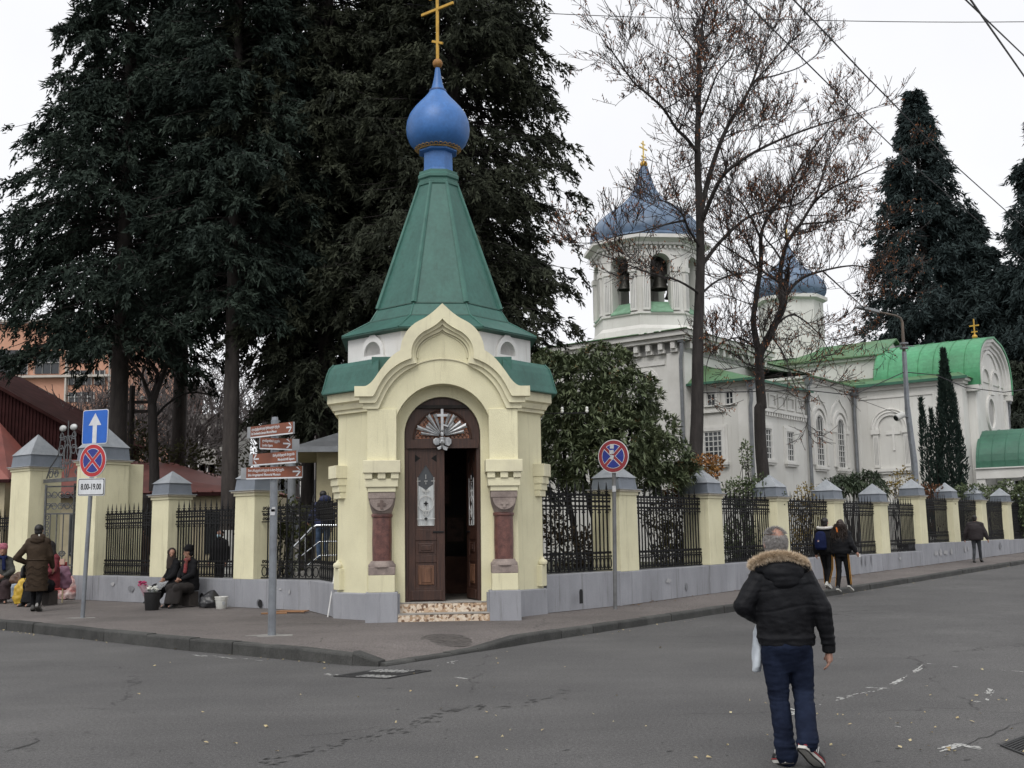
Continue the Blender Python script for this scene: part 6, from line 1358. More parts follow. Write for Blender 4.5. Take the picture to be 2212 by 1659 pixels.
# ------------------------------------------------------------------ bare broadleaf trees
def baretree(name, label, limbs, Y, seed, mt, levels=3, r0=.22, twig_len=.9, leaves=None, group=None, dens=1.0, minr=.006, base=None, root_z=.3, sz=.07, lw=1.0):
    """limbs: list of (points (u,v,dy), r_start, r_end). first limb is the trunk"""
    rng = random.Random(seed); W = MB(); tips = []
    o0 = base if base is not None else at(*limbs[0][0][0][:2], Y)
    root = empty(name, (o0.x, Y, root_z), 0, label, 'tree', group); off = Vector((o0.x, Y, root_z))
    def grow(p, d, L, r, lev):
        n = 4 if L > .5 else 3; pts = [p.copy()]; q = p.copy(); dd = d.copy()
        for k in range(n):
            dd = (dd+Vector((rng.gauss(0, .12), rng.gauss(0, .12), rng.gauss(.09, .10)))).normalized(); q = q+dd*(L/n); pts.append(q.copy())
        rad = [max(minr, r*(1-.75*k/n)) for k in range(n+1)]
        W.tube(pts if lev else pts[::2] if len(pts) > 3 else pts, rad if lev else rad[::2] if len(pts) > 3 else rad, 4 if r > .03 else 3, cap=False)
        if lev <= 0: tips.append((pts, dd)); return
        nc = max(2, int(L/twig_len*6*dens)) if lev > 1 else max(2, int(5*dens))
        for c in range(nc):
            t = rng.uniform(.25, 1.0); k = min(n-1, int(t*n)); pp = pts[k].lerp(pts[k+1], t*n-k)
            side = Vector((rng.gauss(0, 1), rng.gauss(0, 1), rng.gauss(0.12, .7))).normalized()
            nd = (dd*1.0+side*.75).normalized()
            grow(pp, nd, L*rng.uniform(.42, .75), r*.50, lev-1)
    for li, (P, ra, rb) in enumerate(limbs):
        pts = [at(u, v, Y+dy)-off for u, v, dy in P]
        Q = []
        for i in range(len(pts)-1):
            p0 = pts[max(i-1, 0)]; p1 = pts[i]; p2 = pts[i+1]; p3 = pts[min(i+2, len(pts)-1)]
            for k in range(4):
                t = k/4; Q.append(.5*((2*p1)+(p2-p0)*t+(2*p0-5*p1+4*p2-p3)*t*t+(3*p1-p0-3*p2+p3)*t**3))
        Q.append(pts[-1]); n = len(Q)
        ra_, rb_ = ra*lw, rb*lw; rad = [ra_+(rb_-ra_)*(k/(n-1))**.8 for k in range(n)]
        if li == 0:
            MB().tube(Q, rad, 12).build('trunk', mt, root, smooth=True); 
        else: W.tube(Q, rad, 6)
        if li == 0: start = int(n*.55)
        else: start = int(n*.22)
        Ltot = sum((b-a).length for a, b in zip(Q, Q[1:]))
        acc = 0
        for k in range(start, n-1):
            seg = (Q[k+1]-Q[k]).length; cnt = seg*3.4*dens
            m_ = int(cnt)+(1 if rng.random() < cnt-int(cnt) else 0)
            for c in range(m_):
                pp = Q[k].lerp(Q[k+1], rng.random()); d0 = (Q[k+1]-Q[k]).normalized()
                side = Vector((rng.gauss(0, 1), rng.gauss(0, 1), rng.gauss(.25, .7))).normalized()
                L = twig_len*rng.uniform(.55, 1.35)*(1.25-.55*k/n)
                grow(pp, (d0*.6+side).normalized(), L, max(.010, rad[k]*.42 if rad[k] < .06 else .026), levels-1)
        grow(Q[-1], (Q[-1]-Q[-2]).normalized(), twig_len, rad[-1], levels-1)
    W.build('crown', mt, root, kind='stuff')
    if leaves:
        mt2, frac, cl = leaves; g = np.random.default_rng(seed); P = []; D = []
        for pts, d in tips:
            pm = pts[-1]+off; den = frac*(.35+1.3*max(0, .35+noise.noise(pm*.55+Vector((seed, 0, 0)))))
            if rng.random() < den:
                for c in range(cl):
                    p = pts[0].lerp(pts[-1], rng.random()); P.append(p[:]); D.append((rng.gauss(0, .5), rng.gauss(0, .5), -1))
        if P:
            P = np.array(P); D = np.array(D); n = len(P); leafobj('dry_leaves', P, D, g.uniform(.7, 1.5, n)*sz, g.uniform(.3, .5, n)*sz, mt2, root, g, 'stuff')
    return root
DRY = leafmat('dry_brown_leaf', (.28, .12, .06), (.15, .07, .04), 2.0, .8)
def B(x, y, dy=0): return ((2350+x/1.327)*.54, (y/1.327)*.54, dy)
t1 = onplane(1508, 985, W0+dL*3.2, nR); YT = t1.y
limbs1 = [([(1502, 1085, 0), (1503, 985, 0), (1506, 900, 0), (1507, 800, 0), (1508, 720, 0), (1511, 640, 0), B(600, 1400), B(597, 1200), B(590, 1000), B(584, 820), B(588, 600, .2), B(592, 430, .2), B(590, 290, .2), B(606, 170, .3), B(612, 80, .3), B(650, -20, .4)], .29, .035),
 ([B(583, 810), B(530, 740, -.5), B(470, 680, -1), B(405, 580, -1.5), B(320, 500, -2), B(240, 430, -2.3), B(150, 300, -2.6), B(110, 250, -2.8)], .085, .02),
 ([B(320, 500, -2), B(325, 380, -2.2), B(290, 300, -2.2)], .035, .012), ([B(405, 580, -1.5), B(470, 545, -1.9), B(530, 500, -2.2)], .03, .012),
 ([B(590, 600), B(560, 500, .6), B(500, 420, 1.2), B(480, 330, 1.5), B(400, 270, 1.8)], .06, .015), ([B(590, 310), B(535, 230, .5), B(490, 180, .9), B(455, 90, 1.2), B(440, -10, 1.4)], .045, .015),
 ([B(592, 640), B(640, 520, -.6), B(690, 390, -1), B(760, 300, -1.4), B(800, 190, -1.6)], .06, .015), ([B(600, 470), B(650, 370, .8), B(720, 270, 1.4), B(780, 200, 1.7)], .04, .013), ([B(605, 200, .3), B(690, 160, .6), B(750, 80, 1)], .03, .012),
 ([B(600, 1130), B(640, 960, .5), B(690, 800, .8), B(750, 660, 1), B(815, 560, 1.2), B(870, 450, 1.4), B(910, 340, 1.6), B(940, 240, 1.7), B(1000, 130, 1.8)], .13, .02),
 ([B(815, 560, 1.2), B(890, 435, 2), B(1000, 400, 2.5), B(1120, 360, 2.9), B(1210, 300, 3)], .06, .015), ([B(870, 450, 1.4), B(980, 330, 1.0), B(1050, 250, .8), B(1090, 180, .6)], .04, .013),
 ([B(606, 1180), B(680, 1000, -.8), B(740, 910, -1.2), B(850, 830, -1.6), B(960, 770, -2), B(1100, 710, -2.4), B(1260, 655, -2.8), B(1440, 600, -3)], .10, .018), ([B(740, 910, -1.2), B(720, 830, -1.3), B(690, 740, -1.4), B(640, 680, -1.5)], .045, .013),
 ([B(602, 1320), B(540, 1220, -.6), B(505, 1140, -1), B(440, 1080, -1.4), B(360, 1060, -1.8)], .06, .015), ([B(520, 1170, -.8), B(420, 1190, -1.2), B(290, 1230, -1.8), B(170, 1250, -2.2), B(50, 1290, -2.6)], .05, .013),
 ([B(600, 1420), B(690, 1300, .7), B(790, 1200, 1.2), B(880, 1140, 1.6), B(1000, 1110, 2), B(1140, 1070, 2.3), B(1240, 960, 2.5), B(1270, 850, 2.6)], .085, .016), ([B(598, 1560), B(480, 1490, -1), B(330, 1450, -1.8), B(180, 1390, -2.4), B(40, 1340, -2.8)], .05, .013),
 ([B(605, 1560), B(690, 1490, 1), B(820, 1450, 1.6), B(930, 1470, 2), B(1010, 1560, 2.2)], .05, .013), ([B(560, 1290), B(520, 1180, 1), B(430, 900, 1.5), B(430, 820, 1.6), B(440, 790, 1.6)], .03, .01), ([B(690, 740, .9), B(800, 700, 1.6), B(900, 680, 2), B(980, 640, 2.3)], .04, .012)]
baretree('bare_tree', 'tall bare tree with a straight dark trunk and sparse brown leaves before the bell tower', limbs1, YT, 41, BARKD, 3, twig_len=1.2, leaves=(DRY, .72, 2), group='bare trees in the churchyard', base=at(1502, 1085, YT), sz=.085, lw=.80, dens=1.12, minr=.0075)
t2 = onplane(1640, 1020, W0+dL*3.0, nR); YT2 = t2.y
def Z6p(x, y, dy=0): return ((2250+x/1.185)*.54, (500+y/1.185)*.54, dy)
limbs2 = [([(1652, 1100, 0), (1650, 1040, 0), (1643, 960, 0), (1641, 880, 0), Z6p(945, 1340), Z6p(935, 1200), Z6p(935, 1090), Z6p(960, 1040), Z6p(1000, 960), Z6p(1040, 880)], .27, .13),
 ([Z6p(932, 1090), Z6p(918, 1020), Z6p(905, 930), Z6p(915, 840), B(920, 1400), B(920, 1270), B(940, 1190, .3), B(1010, 1080, .6), B(1080, 980, .9), B(1150, 850, 1.2), B(1260, 710, 1.6), B(1400, 560, 2)], .15, .02),
 ([Z6p(1040, 880), B(1030, 1560, 0), B(1025, 1430, 0), B(1060, 1290, -.2), B(1130, 1190, -.5), B(1200, 1080, -.8), B(1280, 1010, -1.2), B(1400, 950, -1.6), B(1570, 870, -2)], .13, .018),
 ([B(920, 1270), B(880, 1180, -.6), B(820, 1080, -1.1), B(750, 1030, -1.5), B(650, 990, -1.8)], .06, .015), ([B(1040, 1400), B(990, 1320, .6), B(935, 1250, 1), B(890, 1120, 1.4), B(850, 1060, 1.6)], .05, .014),
 ([B(1030, 1600), B(1120, 1490, .7), B(1240, 1440, 1.2), B(1400, 1410, 1.7), B(1500, 1425, 2.1), B(1640, 1440, 2.4)], .075, .015), ([B(1130, 1190, -.5), B(1250, 1180, -1.2), B(1380, 1170, -1.8), B(1500, 1230, -2.2)], .045, .013),
 ([B(1200, 1080, -.8), B(1240, 960, -.4), B(1260, 880, 0), B(1330, 760, .3), B(1400, 640, .5)], .05, .013), ([B(1020, 1500), B(900, 1420, -1), B(780, 1340, -1.7), B(700, 1290, -2.1), B(640, 1250, -2.4)], .05, .013),
 ([Z6p(1000, 960), Z6p(1080, 900, .8), Z6p(1150, 930, 1.4), Z6p(1230, 1010, 1.8), Z6p(1290, 1130, 2)], .05, .012), ([B(1250, 1440, 1.2), B(1350, 1530, 1.6), B(1470, 1640, 2), B(1520, 1740, 2.2)], .035, .012),
 ([Z6p(920, 1060), Z6p(840, 1010, -1), Z6p(760, 1030, -1.6), Z6p(700, 1090, -2), Z6p(680, 1160, -2.2)], .045, .012), ([Z6p(938, 1150), Z6p(870, 1130, .8), Z6p(800, 1080, 1.4), Z6p(720, 1050, 2)], .035, .012), ([Z6p(990, 1000), Z6p(1050, 1090, -1), Z6p(1090, 1200, -1.6), Z6p(1120, 1300, -1.9)], .04, .01),
 ([B(1060, 1290), B(1050, 1200, 1), B(1090, 1050, 1.6), B(1130, 960, 1.9), B(1210, 900, 2)], .045, .013)]
baretree('bare_tree', 'forked bare tree with spreading limbs before the church nave', limbs2, YT2, 42, BARKD, 3, twig_len=1.2, leaves=(DRY, .85, 2), group='bare trees in the churchyard', base=at(1652, 1100, YT2), sz=.085, lw=.84, dens=1.15, minr=.0075)
# left: pod bearing tree and the tangle of far trees
def Z2p(x, y, dy=0): return (x*.3174, 540+y*.3174, dy)
limbs3 = [([Z2p(1050, 1640), Z2p(1050, 1500), Z2p(1043, 1300), Z2p(1038, 1100), Z2p(1035, 1050)], .16, .13), ([Z2p(1035, 1050), Z2p(1070, 950), Z2p(1110, 850), Z2p(1150, 740), Z2p(1190, 660, .5), Z2p(1220, 500, .8), Z2p(1230, 380, 1)], .11, .03), ([Z2p(1035, 1050), Z2p(1000, 950), Z2p(965, 860, -.5), Z2p(900, 760, -1), Z2p(840, 670, -1.3)], .08, .03), ([Z2p(1090, 900), Z2p(1150, 830, .5), Z2p(1250, 820, 1), Z2p(1400, 850, 1.6), Z2p(1520, 900, 2)], .04, .015), ([Z2p(1140, 770), Z2p(1240, 720, -.6), Z2p(1400, 740, -1.2), Z2p(1520, 800, -1.6)], .035, .014), ([Z2p(965, 860, -.5), Z2p(990, 780, -.8), Z2p(1010, 700, -1)], .04, .015), ([Z2p(1150, 740), Z2p(1110, 600, .6), Z2p(1080, 520, .9)], .04, .015), ([Z2p(1045, 1150), Z2p(1150, 1040, 1), Z2p(1300, 970, 1.8), Z2p(1500, 1000, 2.4)], .05, .02), ([Z2p(1190, 660, .5), Z2p(1290, 560, 1), Z2p(1390, 520, 1.3)], .035, .014), ([Z2p(965, 860, -.5), Z2p(880, 800, -1), Z2p(840, 760, -1.2)], .035, .014)]
baretree('bare_tree', 'slim forked bare tree with hanging pods between the two left conifer trunks', limbs3, 33, 43, BARKD, 2, twig_len=1.0, leaves=(leafmat('dark_pod', (.05, .045, .042), (.03, .027, .026), 2), .30, 2), group='bare trees behind the left fence', base=at(334, 1060, 33), dens=.55, sz=.16)
MB().lathe([(.34, 1.2), (.38, 1.9), (.36, 2.85), (.30, 2.95)], 12, (at(300, 1050, 31.5).x, 31.5)).build('tree_stump', BARKD); tag(bpy.data.objects['tree_stump'], 'tall dark sawn tree stump behind the left fence', 'tree stump')
TWG = mat('far_twig', (.115, .10, .098), .95, .15, 2, col2=(.085, .075, .074))
def fartree(u, Y, H, W_, seed, label, mt=TWG):
    rng = random.Random(seed); zb = at(u, 1100, Y); vtop = 1160-(H-1.72)/Y*2357
    L_ = [([(u, 1110, 0), (u+rng.uniform(-4, 4), 1000, 0), (u+rng.uniform(-6, 6), 1110-(1110-vtop)*.55, 0)], .20, .10)]
    um, vm = L_[0][0][-1][:2]
    for k in range(9):
        a = radians(rng.uniform(15, 165)); l = W_*(.6+.5*rng.random()); du = cos(a)*l*2357/Y; dv = -(.35+.65*sin(a))*(vm-vtop)*rng.uniform(.75, 1.05)
        s = rng.uniform(.0, .45); u0, v0 = um, vm+s*(1110-vm)*.5
        L_.append(([(u0, v0, 0), (u0+du*.35, v0+dv*.45, rng.uniform(-.8, .8)), (u0+du*.7, v0+dv*.75, rng.uniform(-1.5, 1.5)), (u0+du, v0+dv, rng.uniform(-2, 2))], .09, .025))
    return baretree('bare_tree', label, L_, Y, seed, mt, 3, twig_len=1.3, group='bare trees behind the left fence', base=at(u, 1110, Y), dens=.62, minr=.014)
fartree(318, 52, 8.6, 3.2, 51, 'grey bare tree behind the slim pod tree, nearest the utility pole'); fartree(415, 50, 9.2, 3.4, 52, 'bushy grey bare tree left of the limewashed conifer trunk'); fartree(565, 48, 8.9, 3.2, 53, 'grey bare tree right of the limewashed conifer trunk'); fartree(470, 58, 10.0, 3.6, 54, 'pale bare tree far behind the limewashed conifer trunk'); fartree(640, 46, 7.6, 2.6, 55, 'grey bare tree behind the direction blades'); fartree(215, 44, 7.0, 2.2, 56, 'scrubby bare tree behind the left traffic sign'); fartree(372, 46, 6.6, 2.6, 57, 'low tangled bare tree over the red hip roof')

# ------------------------------------------------------------------ broadleaf evergreens and shrubs
def rosettes(root, centers, dirs, L, mt, rng, nl=9, wid=.27, dr=-.28):
    P = []; D = []; LL_ = []
    for c, d in zip(centers, dirs):
        d = Vector(d).normalized(); a = d.orthogonal().normalized(); b = d.cross(a)
        for k in range(nl):
            t = 2*pi*k/nl+rng.random()*.6; e = rng.uniform(.25, 1.1); v = (a*cos(t)+b*sin(t))*e+d*rng.uniform(.1, .7)+Vector((0, 0, dr))
            P.append(c); D.append(v[:]); LL_.append(L*rng.uniform(.65, 1.2))
    P = np.array(P, float); D = np.array(D, float); n = len(P); D /= np.linalg.norm(D, axis=1, keepdims=True); LL_ = np.array(LL_)[:, None]
    # each leaf: folded, drooping strip of two quads
    rv = np.tile(np.array([0, 0, 1.0]), (n, 1))+np.random.default_rng(5).normal(size=(n, 3))*.25
    S = np.cross(D, rv); S /= np.linalg.norm(S, axis=1, keepdims=True)+1e-9
    dn = np.array([0, 0, -1.0])
    m1 = P+D*LL_*.5; tip = P+D*LL_+dn*LL_*(.22 if dr < -.1 else .12)
    V = np.stack([P, m1+S*LL_*wid*.5, m1-np.cross(S, D)*0-LL_*.0*dn, m1-S*LL_*wid*.5, tip], 1); V[:, 2] = m1+dn*LL_*.04
    v = V.reshape(-1, 3); f = []
    for i in range(n): k = i*5; f += [(k, k+1, k+2), (k, k+2, k+3), (k+1, k+4, k+2), (k+2, k+4, k+3)]
    me = bpy.data.meshes.new('crown'); me.from_pydata(v.tolist(), [], f); me.materials.append(mt); me.update()
    o = bpy.data.objects.new('crown', me); COL.objects.link(o); o.parent = root; o['kind'] = 'stuff'; return o
LOQ = leafmat('loquat_green', (.14, .165, .085), (.07, .092, .05), 2.2, .55)
LQY = 25.8; lq0 = at(1300, 1010, LQY); LQ = empty('loquat_tree', (lq0.x, LQY, .3), 0, 'dense loquat tree with long glossy leaves between the chapel and the church', 'tree')
rng = random.Random(61); cs = []; ds = []
blobs = [(1225, 830, .95, -.2), (1300, 800, .85, .3), (1260, 900, 1.15, 0), (1345, 860, .9, -.3), (1390, 930, .85, .2), (1330, 960, 1.1, -.6), (1225, 960, .9, .2), (1430, 990, .70, 0), (1270, 1000, .9, -.6), (1370, 1010, .75, -.5), (1195, 900, .6, .8), (1185, 790, .45, .8), (1440, 1040, .45, -.2), (1480, 1020, .30, 0)]
for (u, v_, r, dy) in blobs:
    c = at(u, v_, LQY+dy)-LQ.location
    for k in range(int(240*r*r)+20):
        d = Vector((rng.gauss(0, 1), rng.gauss(-.25, 1), rng.gauss(.15, 1))).normalized(); rr = r*rng.uniform(.72, 1.05)
        cs.append((c+Vector((d.x*rr, d.y*rr*.95, d.z*rr*.72)))[:]); ds.append((d+Vector((0, 0, .45)))[:])
rosettes(LQ, cs, ds, .215, LOQ, rng, 11, .26, .0)
pk = rng.sample(range(len(cs)), 110); P = []; D = []
for i in pk:
    for k in range(9): P.append([cs[i][j]+rng.gauss(0, .03) for j in range(3)]); D.append((rng.gauss(0, 1), rng.gauss(0, 1), rng.gauss(.8, .6)))
leafobj('flower_buds', np.array(P), np.array(D), [.06]*len(P), [.035]*len(P), leafmat('loquat_bud', (.34, .25, .12), (.22, .13, .06), 4), LQ, np.random.default_rng(3), 'stuff')
for (a_, b_, c_) in (((1290, 1110), (1275, 1000), (1240, 880)), ((1300, 1110), (1330, 1000), (1370, 920)), ((1255, 1230), (1225, 1060), (1215, 930)), ((1310, 1230), (1262, 1040), (1240, 900))):
    MB().tube([at(*a_, LQY)-LQ.location, at(*b_, LQY)-LQ.location, at(*c_, LQY)-LQ.location], [.08, .06, .03], 7).build('trunk', BARKD, LQ, smooth=True)
def shrub(label, blobs, Y, n, L, W_, mt, seed, stems=6, cat='shrub', name='shrub', group='shrubs along the right fence', lift=.3, dirz=.1):
    g = np.random.default_rng(seed); r_ = random.Random(seed); u, v_, rr = blobs[0][:3]; o = at(u, v_, Y); root = empty(name, (o.x, Y, .3), 0, label, cat, group); off = Vector((o.x, Y, .3))
    P = []; D = []; W = MB()
    for bl in blobs:
        u, v_, r = bl[:3]; sq = bl[3] if len(bl) > 3 else 1.0; c = at(u, v_, Y)-off; k = int(n*3.6*r*r*sq)+30
        d = g.normal(size=(k, 3)); d /= np.linalg.norm(d, axis=1, keepdims=True); q = d*(r*g.uniform(.25, 1.0, (k, 1))**.6)*np.array([1, .7, sq])
        P.append(np.array(c[:])+q); D.append(d+g.normal(size=(k, 3))*.7+np.array([0, 0, dirz]))
        for s in range(stems):
            a = Vector((c.x*.5+r_.uniform(-.3, .3), r_.uniform(-.2, .2), 0)); e = c+Vector((r_.uniform(-r, r)*.8, r_.uniform(-r, r)*.5, r_.uniform(-.2, r*sq*.9))); m_ = a.lerp(e, .55)+Vector((r_.uniform(-.2, .2), 0, .15))
            W.tube([a, m_, e], [.016, .012, .006], 4, cap=False)
    W.build('stems', BARKD, root, kind='stuff'); P = np.concatenate(P); D = np.concatenate(D); k = len(P)
    leafobj('leaves', P, D, g.uniform(.6, 1.3, k)*L, g.uniform(.7, 1.2, k)*W_, mt, root, g, 'stuff'); return root
GRL = leafmat('shrub_green', (.115, .145, .065), (.06, .082, .042), 2.5, .6); ORL = leafmat('autumn_orange', (.36, .155, .065), (.20, .12, .04), 2.5, .7); YEL2 = leafmat('autumn_yellow', (.30, .22, .075), (.16, .13, .05), 2.5, .7); BRL = leafmat('rust_leaf', (.20, .085, .045), (.11, .06, .035), 2.5, .7)
def fY(u, b): return onplane(u, 1100, W0+dL*b, nR).y
shrub('orange leaved shrub beside the loquat, above the second pillar', [(1480, 1040, .42), (1520, 1015, .40), (1455, 1075, .34), (1500, 1075, .32), (1545, 1000, .22)], fY(1480, .9), 950, .085, .055, ORL, 71)
shrub('yellowing shrub behind the railing below the loquat', [(1470, 1150, .55, .9), (1440, 1200, .45), (1500, 1200, .40), (1420, 1120, .40)], fY(1470, .9), 480, .09, .06, leafmat('yellow_green', (.16, .135, .05), (.06, .065, .028), 2.5, .7), 72)
shrub('dark undergrowth behind the first railing right of the chapel', [(1235, 1190, .55, .9), (1290, 1180, .5), (1200, 1140, .4)], fY(1255, 1.2), 420, .10, .06, leafmat('dim_leaf', (.085, .06, .038), (.035, .032, .022), 2.5, .7), 78)
shrub('green climbing rose behind the railing before the nave', [(1610, 1070, .50), (1640, 1055, .42), (1585, 1060, .38), (1670, 1075, .38), (1600, 1160, .55, 1.1), (1650, 1180, .45), (1575, 1200, .45), (1612, 985, .16, 3)], fY(1620, .8), 560, .085, .055, GRL, 73, 9)
shrub('sparse yellow shrub over the railing left of the walking women', [(1745, 1070, .38), (1730, 1100, .45), (1770, 1110, .45), (1745, 1160, .5), (1715, 1160, .5)], fY(1745, .8), 330, .085, .055, YEL2, 74, 8)
shrub('thin yellow bush at the foot of the street lamp', [(1950, 1035, .45), (1935, 1055, .35), (1975, 1060, .35)], fY(1950, 1.0), 230, .10, .065, YEL2, 75, 8)
shrub('rust brown climber tangled on the pillar after the step in the fence', [(2010, 1062, .55, .6), (1990, 1070, .4, .6), (2035, 1090, .5, .8), (2040, 1140, .5)], fY(2020, .7), 420, .11, .06, BRL, 76, 8)
shrub('green creeper hanging over the railing behind the lone man', [(2082, 1062, .55, .6), (2110, 1062, .5, .6), (2075, 1090, .5), (2085, 1130, .6)], fY(2090, .6), 420, .12, .08, GRL, 77, 6)
shrub('green creeper over the last railings at the right edge', [(2145, 1065, .6, .6), (2180, 1060, .7, .7), (2212, 1075, .7), (2200, 1130, .7), (2150, 1100, .5), (2240, 1060, .8)], fY(2180, .6), 360, .13, .09, GRL, 79, 6)
# strap leaved plant with two heads on bare stems
NY = fY(1845, 1.4); NR = empty('oleander_plant', (at(1845, 1150, NY).x, NY, .3), 0, 'two headed plant with long drooping leaves on bare stems before the transept', 'plant'); cs = []; ds = []
for (u, v_, r, n) in ((1815, 1052, .55, 46), (1868, 1044, .62, 52), (1890, 1058, .40, 24), (1795, 1062, .35, 18), (1840, 1060, .35, 18)):
    c = at(u, v_, NY)-NR.location
    for k in range(n): d = Vector((rng.gauss(0, 1), rng.gauss(0, 1), abs(rng.gauss(.3, .8)))).normalized(); cs.append((c+Vector((d.x*r*.85, d.y*r*.6, d.z*r*.55)))[:]); ds.append((d+Vector((0, 0, .2)))[:])
rosettes(NR, cs, ds, .36, leafmat('strap_green', (.085, .11, .065), (.045, .065, .04), 2.5, .5), rng, 8, .17)
for (a_, b_) in (((1848, 1180), (1818, 1062)), ((1852, 1180), (1868, 1055)), ((1846, 1180), (1845, 1068))): MB().tube([at(*a_, NY)-NR.location, at((a_[0]+b_[0])/2-3, (a_[1]+b_[1])/2, NY)-NR.location, at(*b_, NY)-NR.location], [.05, .045, .03], 6).build('stem', BARK, NR, smooth=True)
shrub('dark green bushes inside the left fence', [(560, 1130, .6), (600, 1120, .6), (640, 1130, .5), (610, 1180, .7)], 25.6, 260, .10, .06, leafmat('dim_green', (.07, .075, .03), (.035, .04, .022), 2.5, .7), 81, 5, group='shrubs inside the left fence')
shrub('olive scrub under the slim pod tree', [(290, 960, .9), (320, 1000, .8), (400, 990, .7), (440, 1010, .7), (560, 1010, .9), (620, 1000, .9)], 37, 160, .14, .08, leafmat('scrub_olive', (.075, .075, .035), (.045, .045, .028), 1.5, .7), 82, 6, group='shrubs inside the left fence')
# ================================================================== people
def union(prims, voxel, smooth_it=6, wr=None):
    """join closed primitives into one continuous skin (voxel remesh + smoothing), optional wrinkle displacement"""
    b = MB()
    for p in prims:
        k = p[0]
        if k == 'cap':
            _, a, c, ra, rb = p[:5]; a, c = Vector(a), Vector(c); d = c-a; L = d.length or 1e-4; d = d/L
            fl = p[5] if len(p) > 5 else 1.0
            pts = []; rad = []
            for q in (-1, -.86, -.5, 0): pts.append(a+d*ra*q); rad.append(max(.001, ra*sqrt(max(0, 1-q*q))))
            for q in (0, .5, .86, 1): pts.append(c+d*rb*q); rad.append(max(.001, rb*sqrt(max(0, 1-q*q))))
            b.tube(pts, rad, 12)
        elif k == 'ell':
            _, c, r = p[:3]; n0 = len(b.v); b.sphere((0, 0, 0), r, 16, 10); R3 = p[3] if len(p) > 3 else Matrix.Identity(3)
            for i in range(n0, len(b.v)): b.v[i] = Vector(c)+R3 @ b.v[i]
        elif k == 'loft':
            _, secs = p[:2]; n = 20; v = []; f = []
            for (c, rx, ry, *yw) in secs:
                y0 = yw[0] if yw else 0.0; c = Vector(c)
                for j in range(n):
                    a = 2*pi*j/n; x, y = rx*cos(a), ry*sin(a); v.append(c+Vector((x*cos(y0)-y*sin(y0), x*sin(y0)+y*cos(y0), 0)))
            for i in range(len(secs)-1):
                for j in range(n): f.append((i*n+j, i*n+(j+1) % n, (i+1)*n+(j+1) % n, (i+1)*n+j))
            f.append(tuple(reversed(range(n)))); f.append(tuple((len(secs)-1)*n+j for j in range(n))); b.add(v, f)
    me = bpy.data.meshes.new('tmp'); me.from_pydata([tuple(q) for q in b.v], [], b.f); o = bpy.data.objects.new('tmp', me)
    m_ = o.modifiers.new('r', 'REMESH'); m_.mode = 'VOXEL'; m_.voxel_size = voxel
    if smooth_it: s = o.modifiers.new('s', 'SMOOTH'); s.factor = .5; s.iterations = smooth_it
    res = evalmesh(o)
    if wr:
        n = len(res.vertices); co = np.empty(n*3); no = np.empty(n*3); res.vertices.foreach_get('co', co); res.vertices.foreach_get('normal', no)
        co = co.reshape(-1, 3); no = no.reshape(-1, 3); am = np.array([wr(Vector(q)) for q in co]); co = co+no*am[:, None]
        res.vertices.foreach_set('co', co.reshape(-1)); res.update()
    res.shade_smooth(); return res
def mobj(name, me, mt, parent): me.materials.clear(); me.materials.append(mt); o = bpy.data.objects.new(name, me); COL.objects.link(o); o.parent = parent; return o
def folds(amp, fx_=6, fz=22, seed=0.0, coarse=.5):
    return lambda p: amp*(noise.noise(Vector((p.x*fx_+seed, p.y*fx_, p.z*fz)))+coarse*noise.noise(Vector((p.x*3+seed, p.y*3, p.z*6+p.x*9))))
SKIN = mat('skin', (.40, .235, .18), .6, .12, 20, col2=(.33, .18, .135), spec=.2); SKIND = mat('weathered_skin', (.36, .19, .13), .6, .15, 20)
BLK = mat('black_cloth', (.0125, .0125, .014), .75, .2, 5, .2, 140, col2=(.008, .008, .009), spec=.08); BLK2 = mat('black_nylon', (.013, .0135, .0155), .5, .25, 4, .15, 60, col2=(.009, .009, .0105), spec=.08); DENIM = mat('dark_denim', (.014, .020, .040), .85, .3, 5, .35, 260, col2=(.008, .011, .023), spec=.08); DENIML = mat('light_denim', (.10, .15, .24), .85, .25, 5, .3, 200, col2=(.06, .09, .15), spec=.08)
NAVY = mat('navy_cloth', (.012, .018, .06), .7, .2, 5, spec=.08); BROWNC = mat('brown_quilted', (.050, .035, .024), .6, .25, 5, .25, 40, col2=(.034, .024, .017), spec=.08); HAIRB = mat('black_hair', (.012, .010, .009), .55, .3, 30); HAIRBR = mat('brown_hair', (.030, .017, .012), .55, .3, 40, col2=(.018, .011, .008))
SHOEB = mat('black_shoe', (.014, .014, .015), .5, .2, 8); SOLEW = mat('white_sole', (.55, .54, .50), .7, .1, 8); SOLED = mat('dark_sole', (.05, .048, .045), .9, .2, 20)
